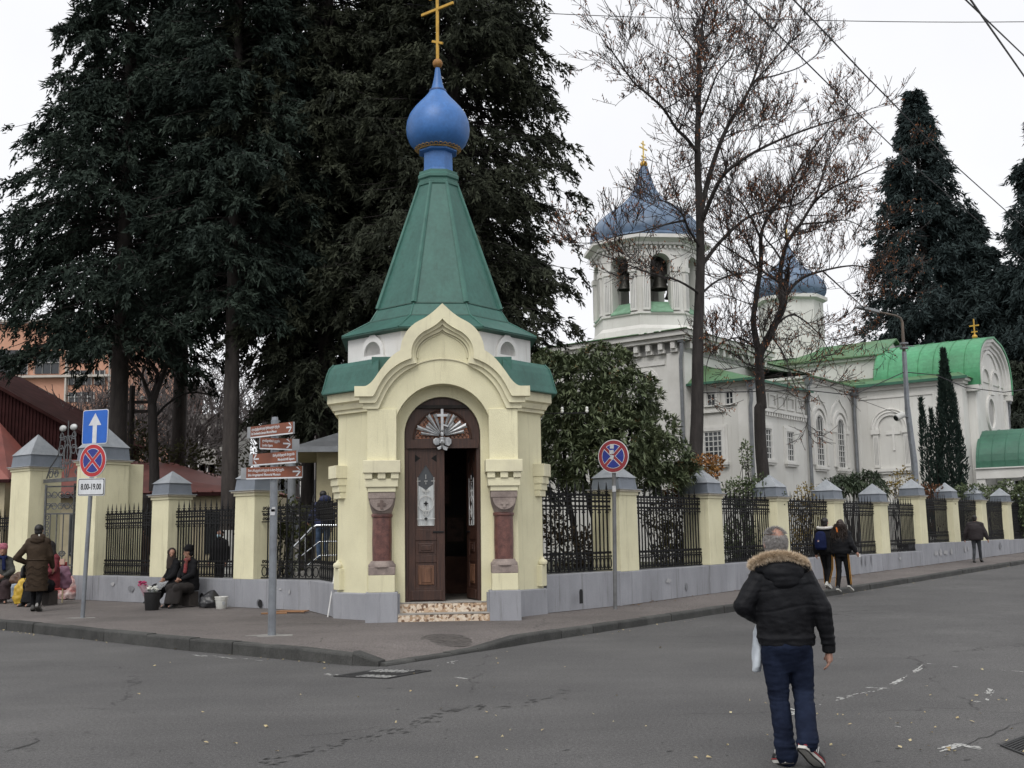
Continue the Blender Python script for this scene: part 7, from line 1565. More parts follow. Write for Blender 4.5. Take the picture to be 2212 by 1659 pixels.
def hand(w, d, n_, side, curl=.5, s=1.0):
    """prims of a hand: w wrist, d direction of fingers, n_ palm normal, side +1/-1 thumb side"""
    w = Vector(w); d = Vector(d).normalized(); n_ = (Vector(n_)-d*Vector(n_).dot(d)).normalized(); t = d.cross(n_).normalized()*side
    P = [('cap', w, w+d*.075*s, .026*s, .030*s), ('cap', w+d*.03*s-t*.018*s, w+d*.085*s-t*.026*s, .020*s, .017*s), ('cap', w+d*.03*s+t*.018*s, w+d*.085*s+t*.026*s, .022*s, .017*s)]
    for i, (o, L) in enumerate(((.033, .070), (.011, .078), (-.011, .072), (-.032, .056))):
        b0 = w+d*.085*s+t*o*s; p = b0; dd = d.copy()
        for k, l in enumerate((.42, .33, .25)):
            a = curl*(.55+.35*k)*(1+.08*i); dd = (dd*cos(a)+n_*sin(a)).normalized(); q = p+dd*L*l*1.15*s; P.append(('cap', p, q, (.0098-.0012*k)*s, (.0090-.0012*k)*s)); p = q
    tb = w+d*.025*s+t*.026*s; dd = (d*.65+t*.55+n_*.35).normalized(); q = tb+dd*.045*s; P.append(('cap', tb, q, .014*s, .0115*s)); q2 = q+(d*.9+n_*.45+t*.1).normalized()*.035*s; P.append(('cap', q, q2, .0112*s, .0095*s))
    return P
def headprims(c, face, s=1.0):
    c = Vector(c); fy = Vector(face).normalized(); rx = fy.cross(Vector((0, 0, 1))).normalized(); up = rx.cross(fy)
    Rm = Matrix((rx, fy, up)).transposed()
    L = lambda x, y, z: c+Rm @ Vector((x*s, y*s, z*s))
    P = [('ell', L(0, 0, .03), Vector((.080, .098, .095))*s, Rm), ('ell', L(0, .025, -.045), Vector((.060, .070, .075))*s, Rm), ('cap', L(0, .092, .015), L(0, .112, -.022), .010*s, .015*s), ('cap', L(-.022, .082, -.058), L(.022, .082, -.058), .010*s, .010*s), ('cap', L(0, .075, -.095), L(0, .078, -.10), .020*s, .018*s)]
    for q in (-1, 1): P += [('ell', L(q*.082, -.008, -.005), Vector((.012, .022, .034))*s, Rm), ('cap', L(q*.02, .080, .035), L(q*.05, .070, .034), .010*s, .009*s)]
    return P, L, Rm
def bodyprims(J, s=1.0, hands=True, curl=.5, fat=1.0):
    P, L, Rm = headprims(J['head'], J['face'], s)
    P += [('cap', Vector(J['head'])-Vector((0, 0, .06*s))-Vector(J['face']).normalized()*.02, J['neck'], .052*s, .060*s)]
    for a in 'LR':
        P += [('cap', J['sh'+a], J['el'+a], .050*s, .040*s), ('cap', J['el'+a], J['wr'+a], .040*s, .027*s), ('cap', J['hip'+a], J['kn'+a], .078*s, .054*s), ('cap', J['kn'+a], J['an'+a], .052*s, .036*s), ('cap', J['an'+a], J['toe'+a], .036*s, .028*s), ('cap', J['neck'], J['sh'+a], .055*s, .05*s), ('cap', J['chest'], J['sh'+a], .09*s, .05*s), ('cap', J['pel'], J['hip'+a], .10*s, .085*s)]
        if hands:
            d = J.get('hd'+a) or (Vector(J['wr'+a])-Vector(J['el'+a])); n_ = J.get('hn'+a) or Vector((-1 if a == 'R' else 1, .2, 0)); P += hand(J['wr'+a], d, n_, 1 if a == 'R' else -1, curl, s)
    P += [('cap', J['chest'], J['pel'], .125*s*fat, .12*s*fat)]
    return P, L
def shoe(parent, an, toe, mt, sole, w=.047, h=.05, name='shoe'):
    an, toe = Vector(an), Vector(toe); d = (toe-an); fl = Vector((d.x, d.y, d.z)); fl.normalize(); heel = an-fl*.05
    up = Vector((0, 0, 1)); up = (up-fl*up.dot(fl)).normalized(); rt = fl.cross(up)
    L = (toe-heel).length+.03
    # lofted sections along the foot
    v = []; f = []; n = 12
    secs = [(0, .030, .055), (.02, .038, .070), (.3*L, .040, .075), (.5*L, .043, .058), (.75*L, .050, .045), (.93*L, .040, .036), (L, .015, .024)]
    for (x, wd, ht) in secs:
        for j in range(n):
            a = 2*pi*j/n; v.append(heel+fl*(x-.01)+rt*(wd*w/.047*cos(a))+up*(max(-.55, sin(a))*ht*h/.05-.015))
    for i in range(len(secs)-1):
        for j in range(n): f.append((i*n+j, i*n+(j+1) % n, (i+1)*n+(j+1) % n, (i+1)*n+j))
    f += [tuple(reversed(range(n))), tuple((len(secs)-1)*n+j for j in range(n))]
    o = MB().add(v, f).build(name, mt, parent, smooth=True)
    if sole:
        P = [(0, .030), (.03, .042), (.35*L, .040), (.7*L, .052), (.92*L, .044), (L+.006, .018)]
        lo = [heel+fl*(x-.012)+rt*q*wd*w/.047-up*.062*h/.05 for q in (1,) for x, wd in P]+[heel+fl*(x-.012)-rt*wd*w/.047-up*.062*h/.05 for x, wd in reversed(P)]
        hi = [p+up*.028 for p in lo]; m_ = len(lo)
        MB().add(lo+hi, [tuple(range(m_)), tuple(reversed(range(m_, 2*m_)))]+[(i, i+m_, (i+1) % m_+m_, (i+1) % m_) for i in range(m_)]).build('shoe_sole', sole, o)
    return o, (heel, fl, rt, up, L)
def person(loc, yaw, label, group=None): return empty('person', loc, yaw, label, 'person', group)
def off(a, b, t=.0): return Vector(a).lerp(Vector(b), t)

# ---------------- foreground man in black parka
m0 = gz(1698, 1654, 0)
PM = person((m0.x, m0.y, 0), 0, 'balding grey haired man in black fur hooded parka and jeans walking away')
J = dict(head=(.022, .10, 1.705), face=(.04, 1, -.10), neck=(.035, .055, 1.57), chest=(.05, .055, 1.35), pel=(.062, .05, 1.0), shL=(-.145, .045, 1.475), shR=(.255, .045, 1.465), elL=(-.300, -.02, 1.205), elR=(.345, -.02, 1.175), wrL=(-.10, .21, 1.10), wrR=(.392, .05, .875), hipL=(-.035, .05, .96), hipR=(.155, .05, .96), knL=(-.012, .085, .52), knR=(.185, .10, .53), anL=(.0, .0, .105), anR=(.120, -.19, .215), toeL=(-.025, .19, .045), toeR=(.265, -.03, .055), hdR=(.03, .10, -1), hnR=(-1, .25, 0))
bp_, HL = bodyprims(J, 1.04, True, .42)
mobj('body', union(bp_, .0085, 2), SKIN, PM)
def jwr(p):
    a = .0045*noise.noise(Vector((p.x*4+1, p.y*4, p.z*13)))+.0075*noise.noise(Vector((p.x*9, p.y*6, p.z*8+p.x*14)))
    a += .004*noise.noise(Vector((p.x*14, p.y*10, p.z*38+3)))
    if p.z < 1.03: a -= .006*abs(math.sin(p.z*58))
    for zq in (1.20, 1.36): a -= .005*math.exp(-((p.z-zq-.03*sin(p.x*7))/.010)**2)*(1 if abs(p.x-.05) < .23 else 0)
    return a
jk = [('loft', [((.06, .05, .905), .215, .150), ((.06, .05, .94), .232, .165), ((.06, .05, .985), .236, .168), ((.058, .052, 1.03), .226, .160), ((.055, .055, 1.10), .232, .168), ((.052, .057, 1.22), .245, .175), ((.05, .056, 1.34), .250, .170), ((.05, .052, 1.44), .232, .150), ((.045, .05, 1.52), .150, .115), ((.04, .055, 1.57), .085, .085)]),
      ('cap', (-.115, .045, 1.455), (-.285, -.01, 1.225), .090, .078), ('cap', (-.285, -.01, 1.225), (-.13, .17, 1.125), .080, .066), ('cap', (.215, .045, 1.45), (.335, -.01, 1.20), .092, .078), ('cap', (.335, -.01, 1.20), (.388, .035, .935), .079, .060), ('cap', (.386, .03, .965), (.392, .043, .915), .064, .058), ('ell', (.05, -.02, 1.40), (.19, .10, .11))]
mobj('parka', union(jk, .0085, 4, jwr), BLK2, PM)
MB().lathe([(.046, -.04), (.052, -.03), (.052, .02), (.047, .03)], 16).build('cuff', BLK, PM).matrix_local = Matrix.Translation((.3935, .046, .893)) @ Matrix.Rotation(radians(9), 4, 'X')
# hood: a soft pouch hanging at the nape, with a fur edge
hood = [('ell', (.035, -.055, 1.485), (.165, .085, .105)), ('ell', (.04, -.075, 1.43), (.125, .065, .085)), ('cap', (-.13, -.01, 1.53), (.205, -.01, 1.53), .060, .060), ('cap', (-.13, -.01, 1.53), (-.10, .10, 1.56), .055, .05), ('cap', (.205, -.01, 1.53), (.17, .10, 1.56), .055, .05)]
mobj('hood', union(hood, .0085, 4, folds(.009, 7, 26, 4)), BLK2, PM)
rimP = [(-.165, .09, 1.535), (-.188, .02, 1.545), (-.165, -.04, 1.575), (-.10, -.075, 1.605), (-.02, -.085, 1.618), (.06, -.085, 1.615), (.14, -.075, 1.595), (.205, -.045, 1.56), (.232, .015, 1.51), (.225, .06, 1.47)]
g = np.random.default_rng(8); P = []; D = []
for i in range(15000):
    t = g.random()*(len(rimP)-1); k = int(t); c = Vector(rimP[k]).lerp(Vector(rimP[min(k+1, len(rimP)-1)]), t-k); d = Vector(g.normal(size=3)).normalized(); P.append((c+d*.014)[:]); D.append((d+Vector((0, -.35, .15)))[:])
FUR = leafmat('fur_tan', (.84, .71, .55), (.50, .38, .26), 28, .9)
leafobj('fur_trim', np.array(P), np.array(D), g.uniform(.022, .050, len(P)), [.0035]*len(P), FUR, PM, g, 'stuff')
MB().tube(rimP, .024, 8).build('fur_base', mat('fur_base', (.45, .33, .21), .95, .3, 40), PM, smooth=True)
# jeans
def dwr(p):
    a = .006*noise.noise(Vector((p.x*7, p.y*7, p.z*16)))+.003*noise.noise(Vector((p.x*20, p.y*20, p.z*40)))
    for zk, am in ((.50, .010), (.56, .008), (.14, .010), (.19, .009), (.25, .006)): a += am*noise.noise(Vector((p.x*6, p.y*6, p.z*45+zk*9)))*math.exp(-((p.z-zk)/.05)**2)
    return a
tr = [('loft', [((.06, .05, 1.03), .175, .135), ((.06, .045, .97), .195, .15), ((.06, .04, .90), .200, .150), ((.06, .045, .82), .190, .125), ((.06, .05, .75), .165, .095), ((.06, .052, .70), .12, .07)]), ('cap', (-.040, .048, .86), (-.012, .08, .53), .112, .086), ('cap', (-.012, .08, .53), (.0, .0, .16), .084, .078), ('cap', (.0, .0, .17), (.012, -.008, .075), .080, .088), ('cap', (.160, .048, .86), (.185, .095, .54), .112, .086), ('cap', (.185, .095, .54), (.142, -.13, .29), .084, .082), ('cap', (.142, -.13, .29), (.128, -.185, .215), .082, .088)]
mobj('jeans', union(tr, .0085, 9, dwr), DENIM, PM)
for (x, z) in (): MB().box(x-.062, x+.062, -.128, -.118, z-.062, z+.062, Matrix.Rotation(0, 4, 'X')).build('back_pocket', DENIM, PM, bevel=.004)
RED = mat('red_trim', (.30, .02, .025), .6, .1, 5)
for a in 'LR':
    an, toe = J['an'+a], J['toe'+a]; so, (heel, fl, rt, up, L) = shoe(PM, Vector(an)+Vector((0, 0, -.02)), toe, SHOEB, SOLEW, .050, .052)
    ws = mat('stripe_white', (.62, .62, .60), .6, .05, 5)
    for k in range(3):
        for q in (1, -1):
            x = .10+k*.028; p = heel+fl*x+rt*q*.045+up*.012; MB().add([p-fl*.008-up*.03, p+fl*.006-up*.03, p+fl*.024+up*.028-rt*q*.012, p+fl*.010+up*.028-rt*q*.012], [(0,1,2,3)]).build('shoe_stripe', ws, so).location = rt*q*.004
    rl_ = [heel+fl*(x-.012)+rt*wd*1.06-up*.030 for x, wd in ((0, .030), (.03, .042), (.35*L, .040), (.7*L, .052), (.92*L, .044), (L+.004, .018))]+[heel+fl*(x-.012)-rt*wd*1.06-up*.030 for x, wd in ((L+.004, .018), (.92*L, .044), (.7*L, .052), (.35*L, .040), (.03, .042), (0, .030))]
    MB().tube(rl_+[rl_[0]], .006, 5).build('shoe_piping', RED, so)
    MB().tube([p-up*.036 for p in rl_]+[rl_[0]-up*.036], .007, 5).build('shoe_tread', SOLED, so)
# grey cropped hair with a bald crown
HAIRG = leafmat('grey_hair', (.42, .40, .39), (.22, .21, .20), 45, .7)
g = np.random.default_rng(9); hc = Vector(J['head'])+Vector((0, 0, .03)); P = []; D = []
while len(P) < 15000:
    d = Vector(g.normal(size=3)).normalized()
    if d.y > .45 and d.z < .75: continue
    if d.z < -.62: continue
    q = d-Vector((.10, -.62, .76)).normalized()
    ql = q.length
    if g.random() > min(1, max(.03, (ql-.34)/.52)): continue
    P.append((hc+Vector((d.x*.0845, d.y*.103, d.z*.099 if d.z > 0 else d.z*.125)))[:]); D.append((d*.35+Vector((g.normal()*.35, -.15+g.normal()*.3, -.75 if d.z < .5 else -.1)))[:])
leafobj('hair', np.array(P), np.array(D), g.uniform(.014, .034, len(P)), [.0022]*len(P), HAIRG, PM, g, 'stuff')
# carrier bag held in front
bg_ = union([('loft', [((-.165, .16, .70), .035, .05), ((-.160, .16, .74), .038, .075), ((-.150, .17, .86), .036, .085), ((-.14, .18, 1.0), .035, .06), ((-.11, .20, 1.09), .015, .02)])], .008, 2, folds(.010, 18, 10, 2))
BG = mobj('carrier_bag', bg_, mat('pale_plastic', (.50, .54, .58), .45, .15, 8, col2=(.40, .44, .48)), None); BG.location = PM.location; BG.scale = (.94, .94, .94); PM.scale = (.94, .94, .94); tag(BG, 'pale blue carrier bag at the left side of the man in the parka', 'bag')

# ---------------- generic walking / standing figure
def walker(loc, yaw, label, H, top, leg, hair, sk=SKIN, pose='walk', stripe=None, shoe_m=(SHOEB, SOLED), group=None, coat=None, topf=.006, hairlen=0, face=(0, 1, 0), arms=None, puff=1.0, hem=.47, vox=.017, phase=1):
    s = H/1.78; Q = lambda x, y, z: (x*s, y*s, z*s)
    st = .17*phase if pose == 'walk' else .02
    J = dict(head=Q(0, .03, 1.65), face=face, neck=Q(0, 0, 1.50), chest=Q(0, 0, 1.30), pel=Q(0, 0, .97), shL=Q(-.18, 0, 1.42), shR=Q(.18, 0, 1.42), elL=Q(-.25, -.06*phase, 1.13), elR=Q(.25, .05*phase, 1.13), wrL=Q(-.26, .10-.1*phase, .87), wrR=Q(.26, .12+.1*phase, .88), hipL=Q(-.09, 0, .93), hipR=Q(.09, 0, .93), knL=Q(-.09, .10+st*.5, .50), knR=Q(.09, .06-st*.3, .51), anL=Q(-.08, st, .09), anR=Q(.08, -st*1.35, .13 if pose == 'walk' else .09), toeL=Q(-.10, st+.19, .035), toeR=Q(.10, -st*1.3+.17, .035))
    if arms: J.update({k: Q(*v) for k, v in arms.items()})
    root = person(loc, yaw, label, group); bp2, HL2 = bodyprims(J, s, True, .45); mobj('body', union(bp2, vox*.75, 2), sk, root)
    hp = puff
    tp_ = [('loft', [(Q(0, 0, hem*1.78), .17*s*hp, .125*s*hp), (Q(0, 0, hem*1.78+.06), .188*s*hp, .142*s*hp), (Q(0, 0, 1.08), .185*s*hp, .14*s*hp), (Q(0, 0, 1.28), .20*s*hp, .145*s*hp), (Q(0, 0, 1.41), .175*s*hp, .12*s*hp), (Q(0, 0, 1.49), .10*s, .09*s), (Q(0, 0, 1.53), .075*s, .075*s)])]
    for a in 'LR': tp_ += [('cap', J['neck'], J['sh'+a], .075*s, .070*s*hp), ('cap', off(J['sh'+a], J['chest'], .12), J['el'+a], .072*s*hp, .060*s*hp), ('cap', J['el'+a], off(J['el'+a], J['wr'+a], .9), .060*s*hp, .045*s*hp)]
    if coat: tp_.append(('loft', [(Q(0, -.0, coat[0]), coat[1]*s, coat[2]*s), (Q(0, 0, coat[0]+.25), coat[1]*.95*s, coat[2]*.97*s), (Q(0, 0, .95), .185*s*hp, .15*s*hp), (Q(0, 0, 1.1), .18*s*hp, .14*s*hp)]))
    mobj('jacket' if not coat else 'coat', union(tp_, vox, 3, folds(topf, 7, 18, H)), top, root)
    lg = [('loft', [(Q(0, 0, .98), .15*s, .12*s), (Q(0, 0, .92), .17*s, .135*s), (Q(0, 0, .84), .165*s, .125*s)])]
    for a in 'LR': lg += [('cap', off(J['hip'+a], J['kn'+a], .1), J['kn'+a], .088*s, .066*s), ('cap', J['kn'+a], off(J['kn'+a], J['an'+a], .93), .064*s, .054*s)]
    mobj('trousers', union(lg, vox, 3, folds(.005, 8, 18, H+3)), leg, root)
    for a in 'LR':
        so, _ = shoe(root, J['an'+a], J['toe'+a], shoe_m[0], shoe_m[1], .045*s, .05*s)
        if stripe:
            x = .0; sd = 1 if a == 'R' else -1
            pts = [Vector(J['hip'+a])+Vector((sd*.088*s, 0, -.02)), Vector(J['kn'+a])+Vector((sd*.068*s, 0, 0)), off(J['kn'+a], J['an'+a], .92)+Vector((sd*.056*s, 0, 0))]
            MB().add([p+Vector((.004*sd, q*.022, 0)) for p in pts for q in (-1, 1)], [(0,1,3,2), (2,3,5,4)]).build('side_stripe', stripe, root)
            MB().add([p+Vector((-.008*sd, -.055*s+q*.014, 0)) for p in pts for q in (-1, 1)], [(0,1,3,2), (2,3,5,4)]).build('side_stripe', stripe, root)
    h = Vector(J['head']); fc = Vector(face).normalized(); hh = [('ell', h+Vector((0, 0, .045*s))-fc*.018*s, (.090*s, .105*s, .090*s)), ('ell', h-fc*.04*s+Vector((0, 0, -.02*s)), (.082*s, .07*s, .085*s))]
    if hairlen: hh += [('loft', [(h+Vector((0, -.075*s, -hairlen)), .12*s, .05*s), (h+Vector((0, -.07*s, -hairlen*.7)), .165*s, .075*s), (h+Vector((0, -.05*s, -hairlen*.35)), .145*s, .095*s), (h+Vector((0, -.03*s, .02)), .105*s, .10*s)])]
    if hair: mobj('hair', union(hh, .012, 2, folds(.010 if hairlen else .004, 16, 16, 2)), hair, root)
    return root, J, s
YST = mat('yellow_stripe', (.55, .26, .03), .7, .1, 5)
# two women on the right pavement
wa = gz(1788, 1262, .34); wb = gz(1822, 1266, .34)
ry = -A38+radians(2)
wa.z = zp(wa.x, wa.y); wb.z = zp(wb.x, wb.y)
r1_, J1, s1 = walker(wa, ry, 'woman in black jacket with white fur collar and navy backpack on the pavement', 1.74, BLK, BLK, HAIRB, stripe=YST, shoe_m=(mat('white_shoe', (.55, .55, .52), .6, .1, 6), SOLEW), group='walking women', puff=1.28, hem=.50)
b = MB(); P = []; D = []; g = np.random.default_rng(4)
col_ = [Vector((cos(a)*.17, sin(a)*.12-.02, 1.50+.02*sin(a))) for a in np.linspace(.2, -pi-.2, 14)]
MB().tube(col_, .038, 8).build('fur_collar', mat('white_fur', (.62, .60, .56), .95, .2, 30, .4, 90), r1_, smooth=True)
BP = mobj('backpack', union([('loft', [((-.05, -.20, .95), .11, .05), ((-.05, -.21, 1.0), .15, .085), ((-.05, -.21, 1.2), .15, .09), ((-.05, -.19, 1.36), .12, .07), ((-.05, -.17, 1.41), .06, .04)])], .012, 3), NAVY, None); BP.matrix_world = Matrix.Translation(wa) @ Matrix.Rotation(ry, 4, 'Z'); tag(BP, 'navy backpack with a small round badge on the woman with the fur collar', 'backpack')
MB().lathe([(.022, 0), (.022, .006)], 14).build('badge', SOLEW, BP).matrix_local = Matrix.Translation((-.07, -.302, 1.17)) @ Matrix.Rotation(radians(90), 4, 'X'); MB().lathe([(.014, 0), (.014, .009)], 12).build('badge_centre', RED, BP).matrix_local = Matrix.Translation((-.074, -.302, 1.175)) @ Matrix.Rotation(radians(90), 4, 'X')
r2_, J2, s2 = walker(wb, ry, 'woman with long curly brown hair in black jacket holding a white slip', 1.70, BLK2, BLK, HAIRBR, stripe=YST, shoe_m=(SHOEB, SOLEW), group='walking women', hairlen=.42, puff=1.32, phase=-1, hem=.52, topf=.010, arms=dict(elR=(.27, -.04, 1.16), wrR=(.36, .02, .98)))
g = np.random.default_rng(14); n = 7000; a = g.random(n)*2*pi; z = 1.60-.44*g.random(n); k_ = (1.60-z)/.44; rr = .10+.075*np.sin(np.clip(k_, 0, 1)*2.6); P = np.stack([rr*np.cos(a)*1.05, -.045+rr*.62*np.sin(a)-.02*k_, z], 1)[np.sin(a) < .55]; n = len(P); leafobj('hair_curls', P, g.normal(size=(n, 3))*.6+np.array([0, 0, -1]), g.uniform(.04, .08, n), [.010]*n, HAIRBR, r2_, g, 'stuff')
MB().box(-.012, .02, -.005, .0, -.06, .06).build('hair_ribbon', mat('orange_ribbon', (.70, .20, .03), .6, .1, 5), r2_).matrix_local = Matrix.Translation((-.03, -.165, 1.45)) @ Matrix.Rotation(radians(-12), 4, 'Y')
SLP = MB().box(-.06, .05, -.004, .004, -.07, .01).build('paper_slip', PAINTW); SLP.matrix_world = Matrix.Translation(wb) @ Matrix.Rotation(ry, 4, 'Z') @ Matrix.Translation((.39*s2, .08, .87)); tag(SLP, 'white slip of paper in the curly haired woman\'s right hand', 'paper')
# lone man further up
mf = gz(2112, 1221, .50); mf.z = zp(mf.x, mf.y)
rf = onplane(2112, 1221, W0-dL*.9, nR); mf = Vector((rf.x, rf.y, zp(rf.x, rf.y)))
HTm = (at(2110, 1113, mf.y).z-mf.z)
walker(mf, ry, 'lone man in dark jacket and grey trousers further up the right pavement', HTm, mat('dark_plum', (.022, .016, .018), .8, .2, 5), mat('grey_trousers', (.045, .05, .058), .85, .3, 5), HAIRB, puff=1.5, phase=-1, hem=.47, arms=dict(elL=(-.34, -.02, 1.12), elR=(.34, .03, 1.12), wrL=(-.40, .05, .88), wrR=(.40, .08, .88), shL=(-.22, 0, 1.42), shR=(.22, 0, 1.42)))
# woman in long brown coat, left
wl = gz(76, 1322, .17); HTb = at(82, 1133, wl.y).z-.17
bro, JB, sB = walker((wl.x, wl.y, .172), radians(8), 'woman in long brown quilted coat seen from behind, hand on hip, at left', HTb, BROWNC, BLK, HAIRB, coat=(.42, .225, .17), topf=.006, puff=1.12, phase=.6, shoe_m=(mat('shiny_shoe', (.06, .055, .05), .3, .2, 6), SOLED), arms=dict(elL=(-.40, -.06, 1.10), wrL=(-.22, .10, .98)))
hs_ = JB['neck']; mobj('coat_hood', union([('ell', (0, -.08*sB, 1.46*sB), (.15*sB, .085*sB, .10*sB)), ('cap', (-.09*sB, -.02, 1.53*sB), (.09*sB, -.02, 1.53*sB), .06*sB, .06*sB)], .012, 3, folds(.010, 8, 24, 3)), BROWNC, bro)
for z, a in ((1.06, .19),): MB().tube([(cos(t)*.215*sB, sin(t)*.165*sB, z*sB) for t in np.linspace(0, 2*pi, 25)], .016, 6).build('coat_belt', BROWNC, bro)
for z in (.55, .66, .78, .90):
    MB().tube([(cos(t)*(.242-.035*(z-.42))*sB, sin(t)*(.186-.02*(z-.42))*sB, (z+.03*sin(t*6))*sB) for t in np.linspace(0, 2*pi, 33)], .006, 4).build('quilt_seam', BROWNC, bro)
MB().box(.03, .06, -.125, -.11, 1.60, 1.66, Matrix.Rotation(radians(0), 4, 'Y')).build('hair_clip', SOLEW, bro)
HB = mobj('handbag', union([('loft', [((-.30, .05, .72), .05, .10), ((-.30, .05, .78), .06, .13), ((-.30, .05, .93), .05, .12), ((-.29, .05, 1.0), .02, .08)])], .012, 2), SHOEB, None); HB.location = bro.location; tag(HB, 'black handbag at the hip of the woman in the brown coat', 'bag')
# people behind the railings
walker((at(310, 1100, 30.2).x, 30.2, .3), radians(150), 'person in brown coat and face mask behind the first railing right of the gate', 1.72, mat('tan_coat', (.085, .05, .032), .85, .2, 5), BLK, HAIRBR, pose='stand', coat=(.35, .24, .18), puff=1.15, face=(0, 1, 0), phase=.1, vox=.018)
mkr, Jm, sm_ = walker((at(478, 1100, 28.6).x, 28.6, .3), radians(165), 'person in black with light blue mask behind the second railing', 1.60, BLK, BLK, HAIRB, pose='stand', puff=1.1, phase=.1, vox=.018)
MB().sphere((0, .105, 1.44), (.065, .035, .05), 10, 6).build('face_mask', mat('mask_blue', (.35, .48, .55), .8, .1, 5), mkr, smooth=True)
# man on the landing
ms = at(697, 1214, 24.5); HTs = at(690, 1060, 24.5).z-1.10
stm, JS, sS = walker((ms.x, 24.5, 1.10), radians(20), 'man in blue jacket, dark vest and jeans on the landing by the chapel', HTs, mat('blue_jacket', (.022, .030, .085), .7, .2, 5), DENIML, HAIRB, pose='walk', puff=1.15, phase=.5, hem=.49, arms=dict(elL=(-.29, .10, 1.14), wrL=(-.30, .32, 1.02)))
VS = mobj('dark_vest', union([('loft', [((.02, -.06, .98), .19, .13), ((.02, -.07, 1.15), .20, .14), ((.02, -.06, 1.34), .19, .13), ((.02, -.04, 1.42), .12, .08)])], .014, 3, folds(.005, 7, 16, 4)), BLK, stm)
mobj('jacket_hood', union([('ell', (.03, -.10, 1.42), (.14, .08, .09))], .014, 2), MATS['blue_jacket'], stm)

# ---------------- seated figures
def seated(loc, yaw, label, s, top, skirt, cover, cov_mt, face, sk=SKIND, scarf=None, lean=(0, 0), skl=(.0, .50), group=None, hands_front=True, seat=.40):
    lx, ly = lean; Q = lambda x, y, z: (x*s, y*s, z*s)
    J = dict(head=Q(lx*1.25, ly+.06, seat+.86), face=face, neck=Q(lx*1.1, ly, seat+.70), chest=Q(lx*.7, ly*.6, seat+.46), pel=Q(0, 0, seat+.10), shL=Q(lx-.17, ly, seat+.62), shR=Q(lx+.17, ly, seat+.62), elL=Q(lx-.24, .10, seat+.36), elR=Q(lx+.24, .10, seat+.36), wrL=Q(-.05, .30, seat+.24), wrR=Q(.06, .30, seat+.26), hipL=Q(-.10, .06, seat+.07), hipR=Q(.10, .06, seat+.07), knL=Q(-.12, .46, seat+.06), knR=Q(.12, .46, seat+.06), anL=Q(-.12, .50, .09), anR=Q(.13, .48, .09), toeL=Q(-.14, .68, .04), toeR=Q(.16, .66, .04))
    root = person(loc, yaw, label, group); bp2, HL2 = bodyprims(J, s, True, .7); mobj('body', union(bp2, .014, 2), sk, root)
    tp_ = [('loft', [(Q(0, 0, seat-.02), .22*s, .18*s), (Q(0, .0, seat+.12), .23*s, .19*s), (Q(lx*.6, ly*.5, seat+.38), .215*s, .165*s), (Q(lx*.95, ly*.9, seat+.58), .19*s, .13*s), (Q(lx*1.1, ly, seat+.68), .10*s, .09*s)])]
    for a in 'LR': tp_ += [('cap', J['neck'], J['sh'+a], .085*s, .078*s), ('cap', off(J['sh'+a], J['chest'], .1), J['el'+a], .080*s, .072*s), ('cap', J['el'+a], off(J['el'+a], J['wr'+a], .85), .070*s, .052*s)]
    mobj('coat', union(tp_, .014, 3, folds(.008, 7, 14, s)), top, root)
    sk_ = [('cap', Q(-.11, .08, seat+.06), Q(-.13, .46, seat+.05), .125*s, .115*s), ('cap', Q(.11, .08, seat+.06), Q(.13, .46, seat+.05), .125*s, .115*s), ('loft', [(Q(skl[0], skl[1], .10), .25*s, .15*s), (Q(skl[0]*.6, .46, .25), .255*s, .14*s), (Q(0, .43, seat+.04), .24*s, .13*s)]), ('cap', Q(-.1, .1, seat), Q(.1, .1, seat), .12*s, .12*s)]
    mobj('skirt', union(sk_, .014, 3, folds(.012, 14, 4, s+2)), skirt, root)
    for a in 'LR': shoe(root, J['an'+a], J['toe'+a], SHOEB, SOLED, .045*s, .05*s)
    h = Vector(J['head']); fc = Vector(face).normalized()
    if cover == 'scarf': mobj('headscarf', union([('ell', h+Vector((0, 0, .03))-fc*.022, (.105*s, .112*s, .118*s)), ('loft', [(h+Vector((0, 0, -.34))-fc*.03, .17*s, .12*s), (h+Vector((0, 0, -.18))-fc*.03, .15*s, .12*s), (h-fc*.03, .10*s, .10*s)])], .013, 3, folds(.008, 10, 10, 1)), cov_mt, root)
    elif cover == 'hat': mobj('hat', union([('loft', [(h+Vector((0, 0, .03))-fc*.012, .102*s, .112*s), (h+Vector((0, 0, .09))-fc*.012, .112*s, .12*s), (h+Vector((0, 0, .16))-fc*.02, .095*s, .10*s), (h+Vector((0, 0, .185))-fc*.02, .05*s, .05*s)]), ('ell', h-fc*.05+Vector((0, 0, -.02)), (.085*s, .06*s, .08*s))], .012, 3, folds(.004, 12, 30, 1)), cov_mt, root)
    if scarf: mobj('neck_scarf', union([('cap', Q(lx-.07, ly+.09, seat+.70), Q(lx+.07, ly+.09, seat+.70), .045*s, .045*s), ('cap', Q(lx-.03, ly+.13, seat+.68), Q(lx-.05, ly+.18, seat+.42), .040*s, .045*s)], .012, 2, folds(.006, 20, 20, 5)), scarf, root)
    MB().box(-.13, .13, -.12, .12, .02, seat-.06).build('crate_seat', mat('crate_dark', (.06, .05, .045), .9, .2, 5), root)
    return root
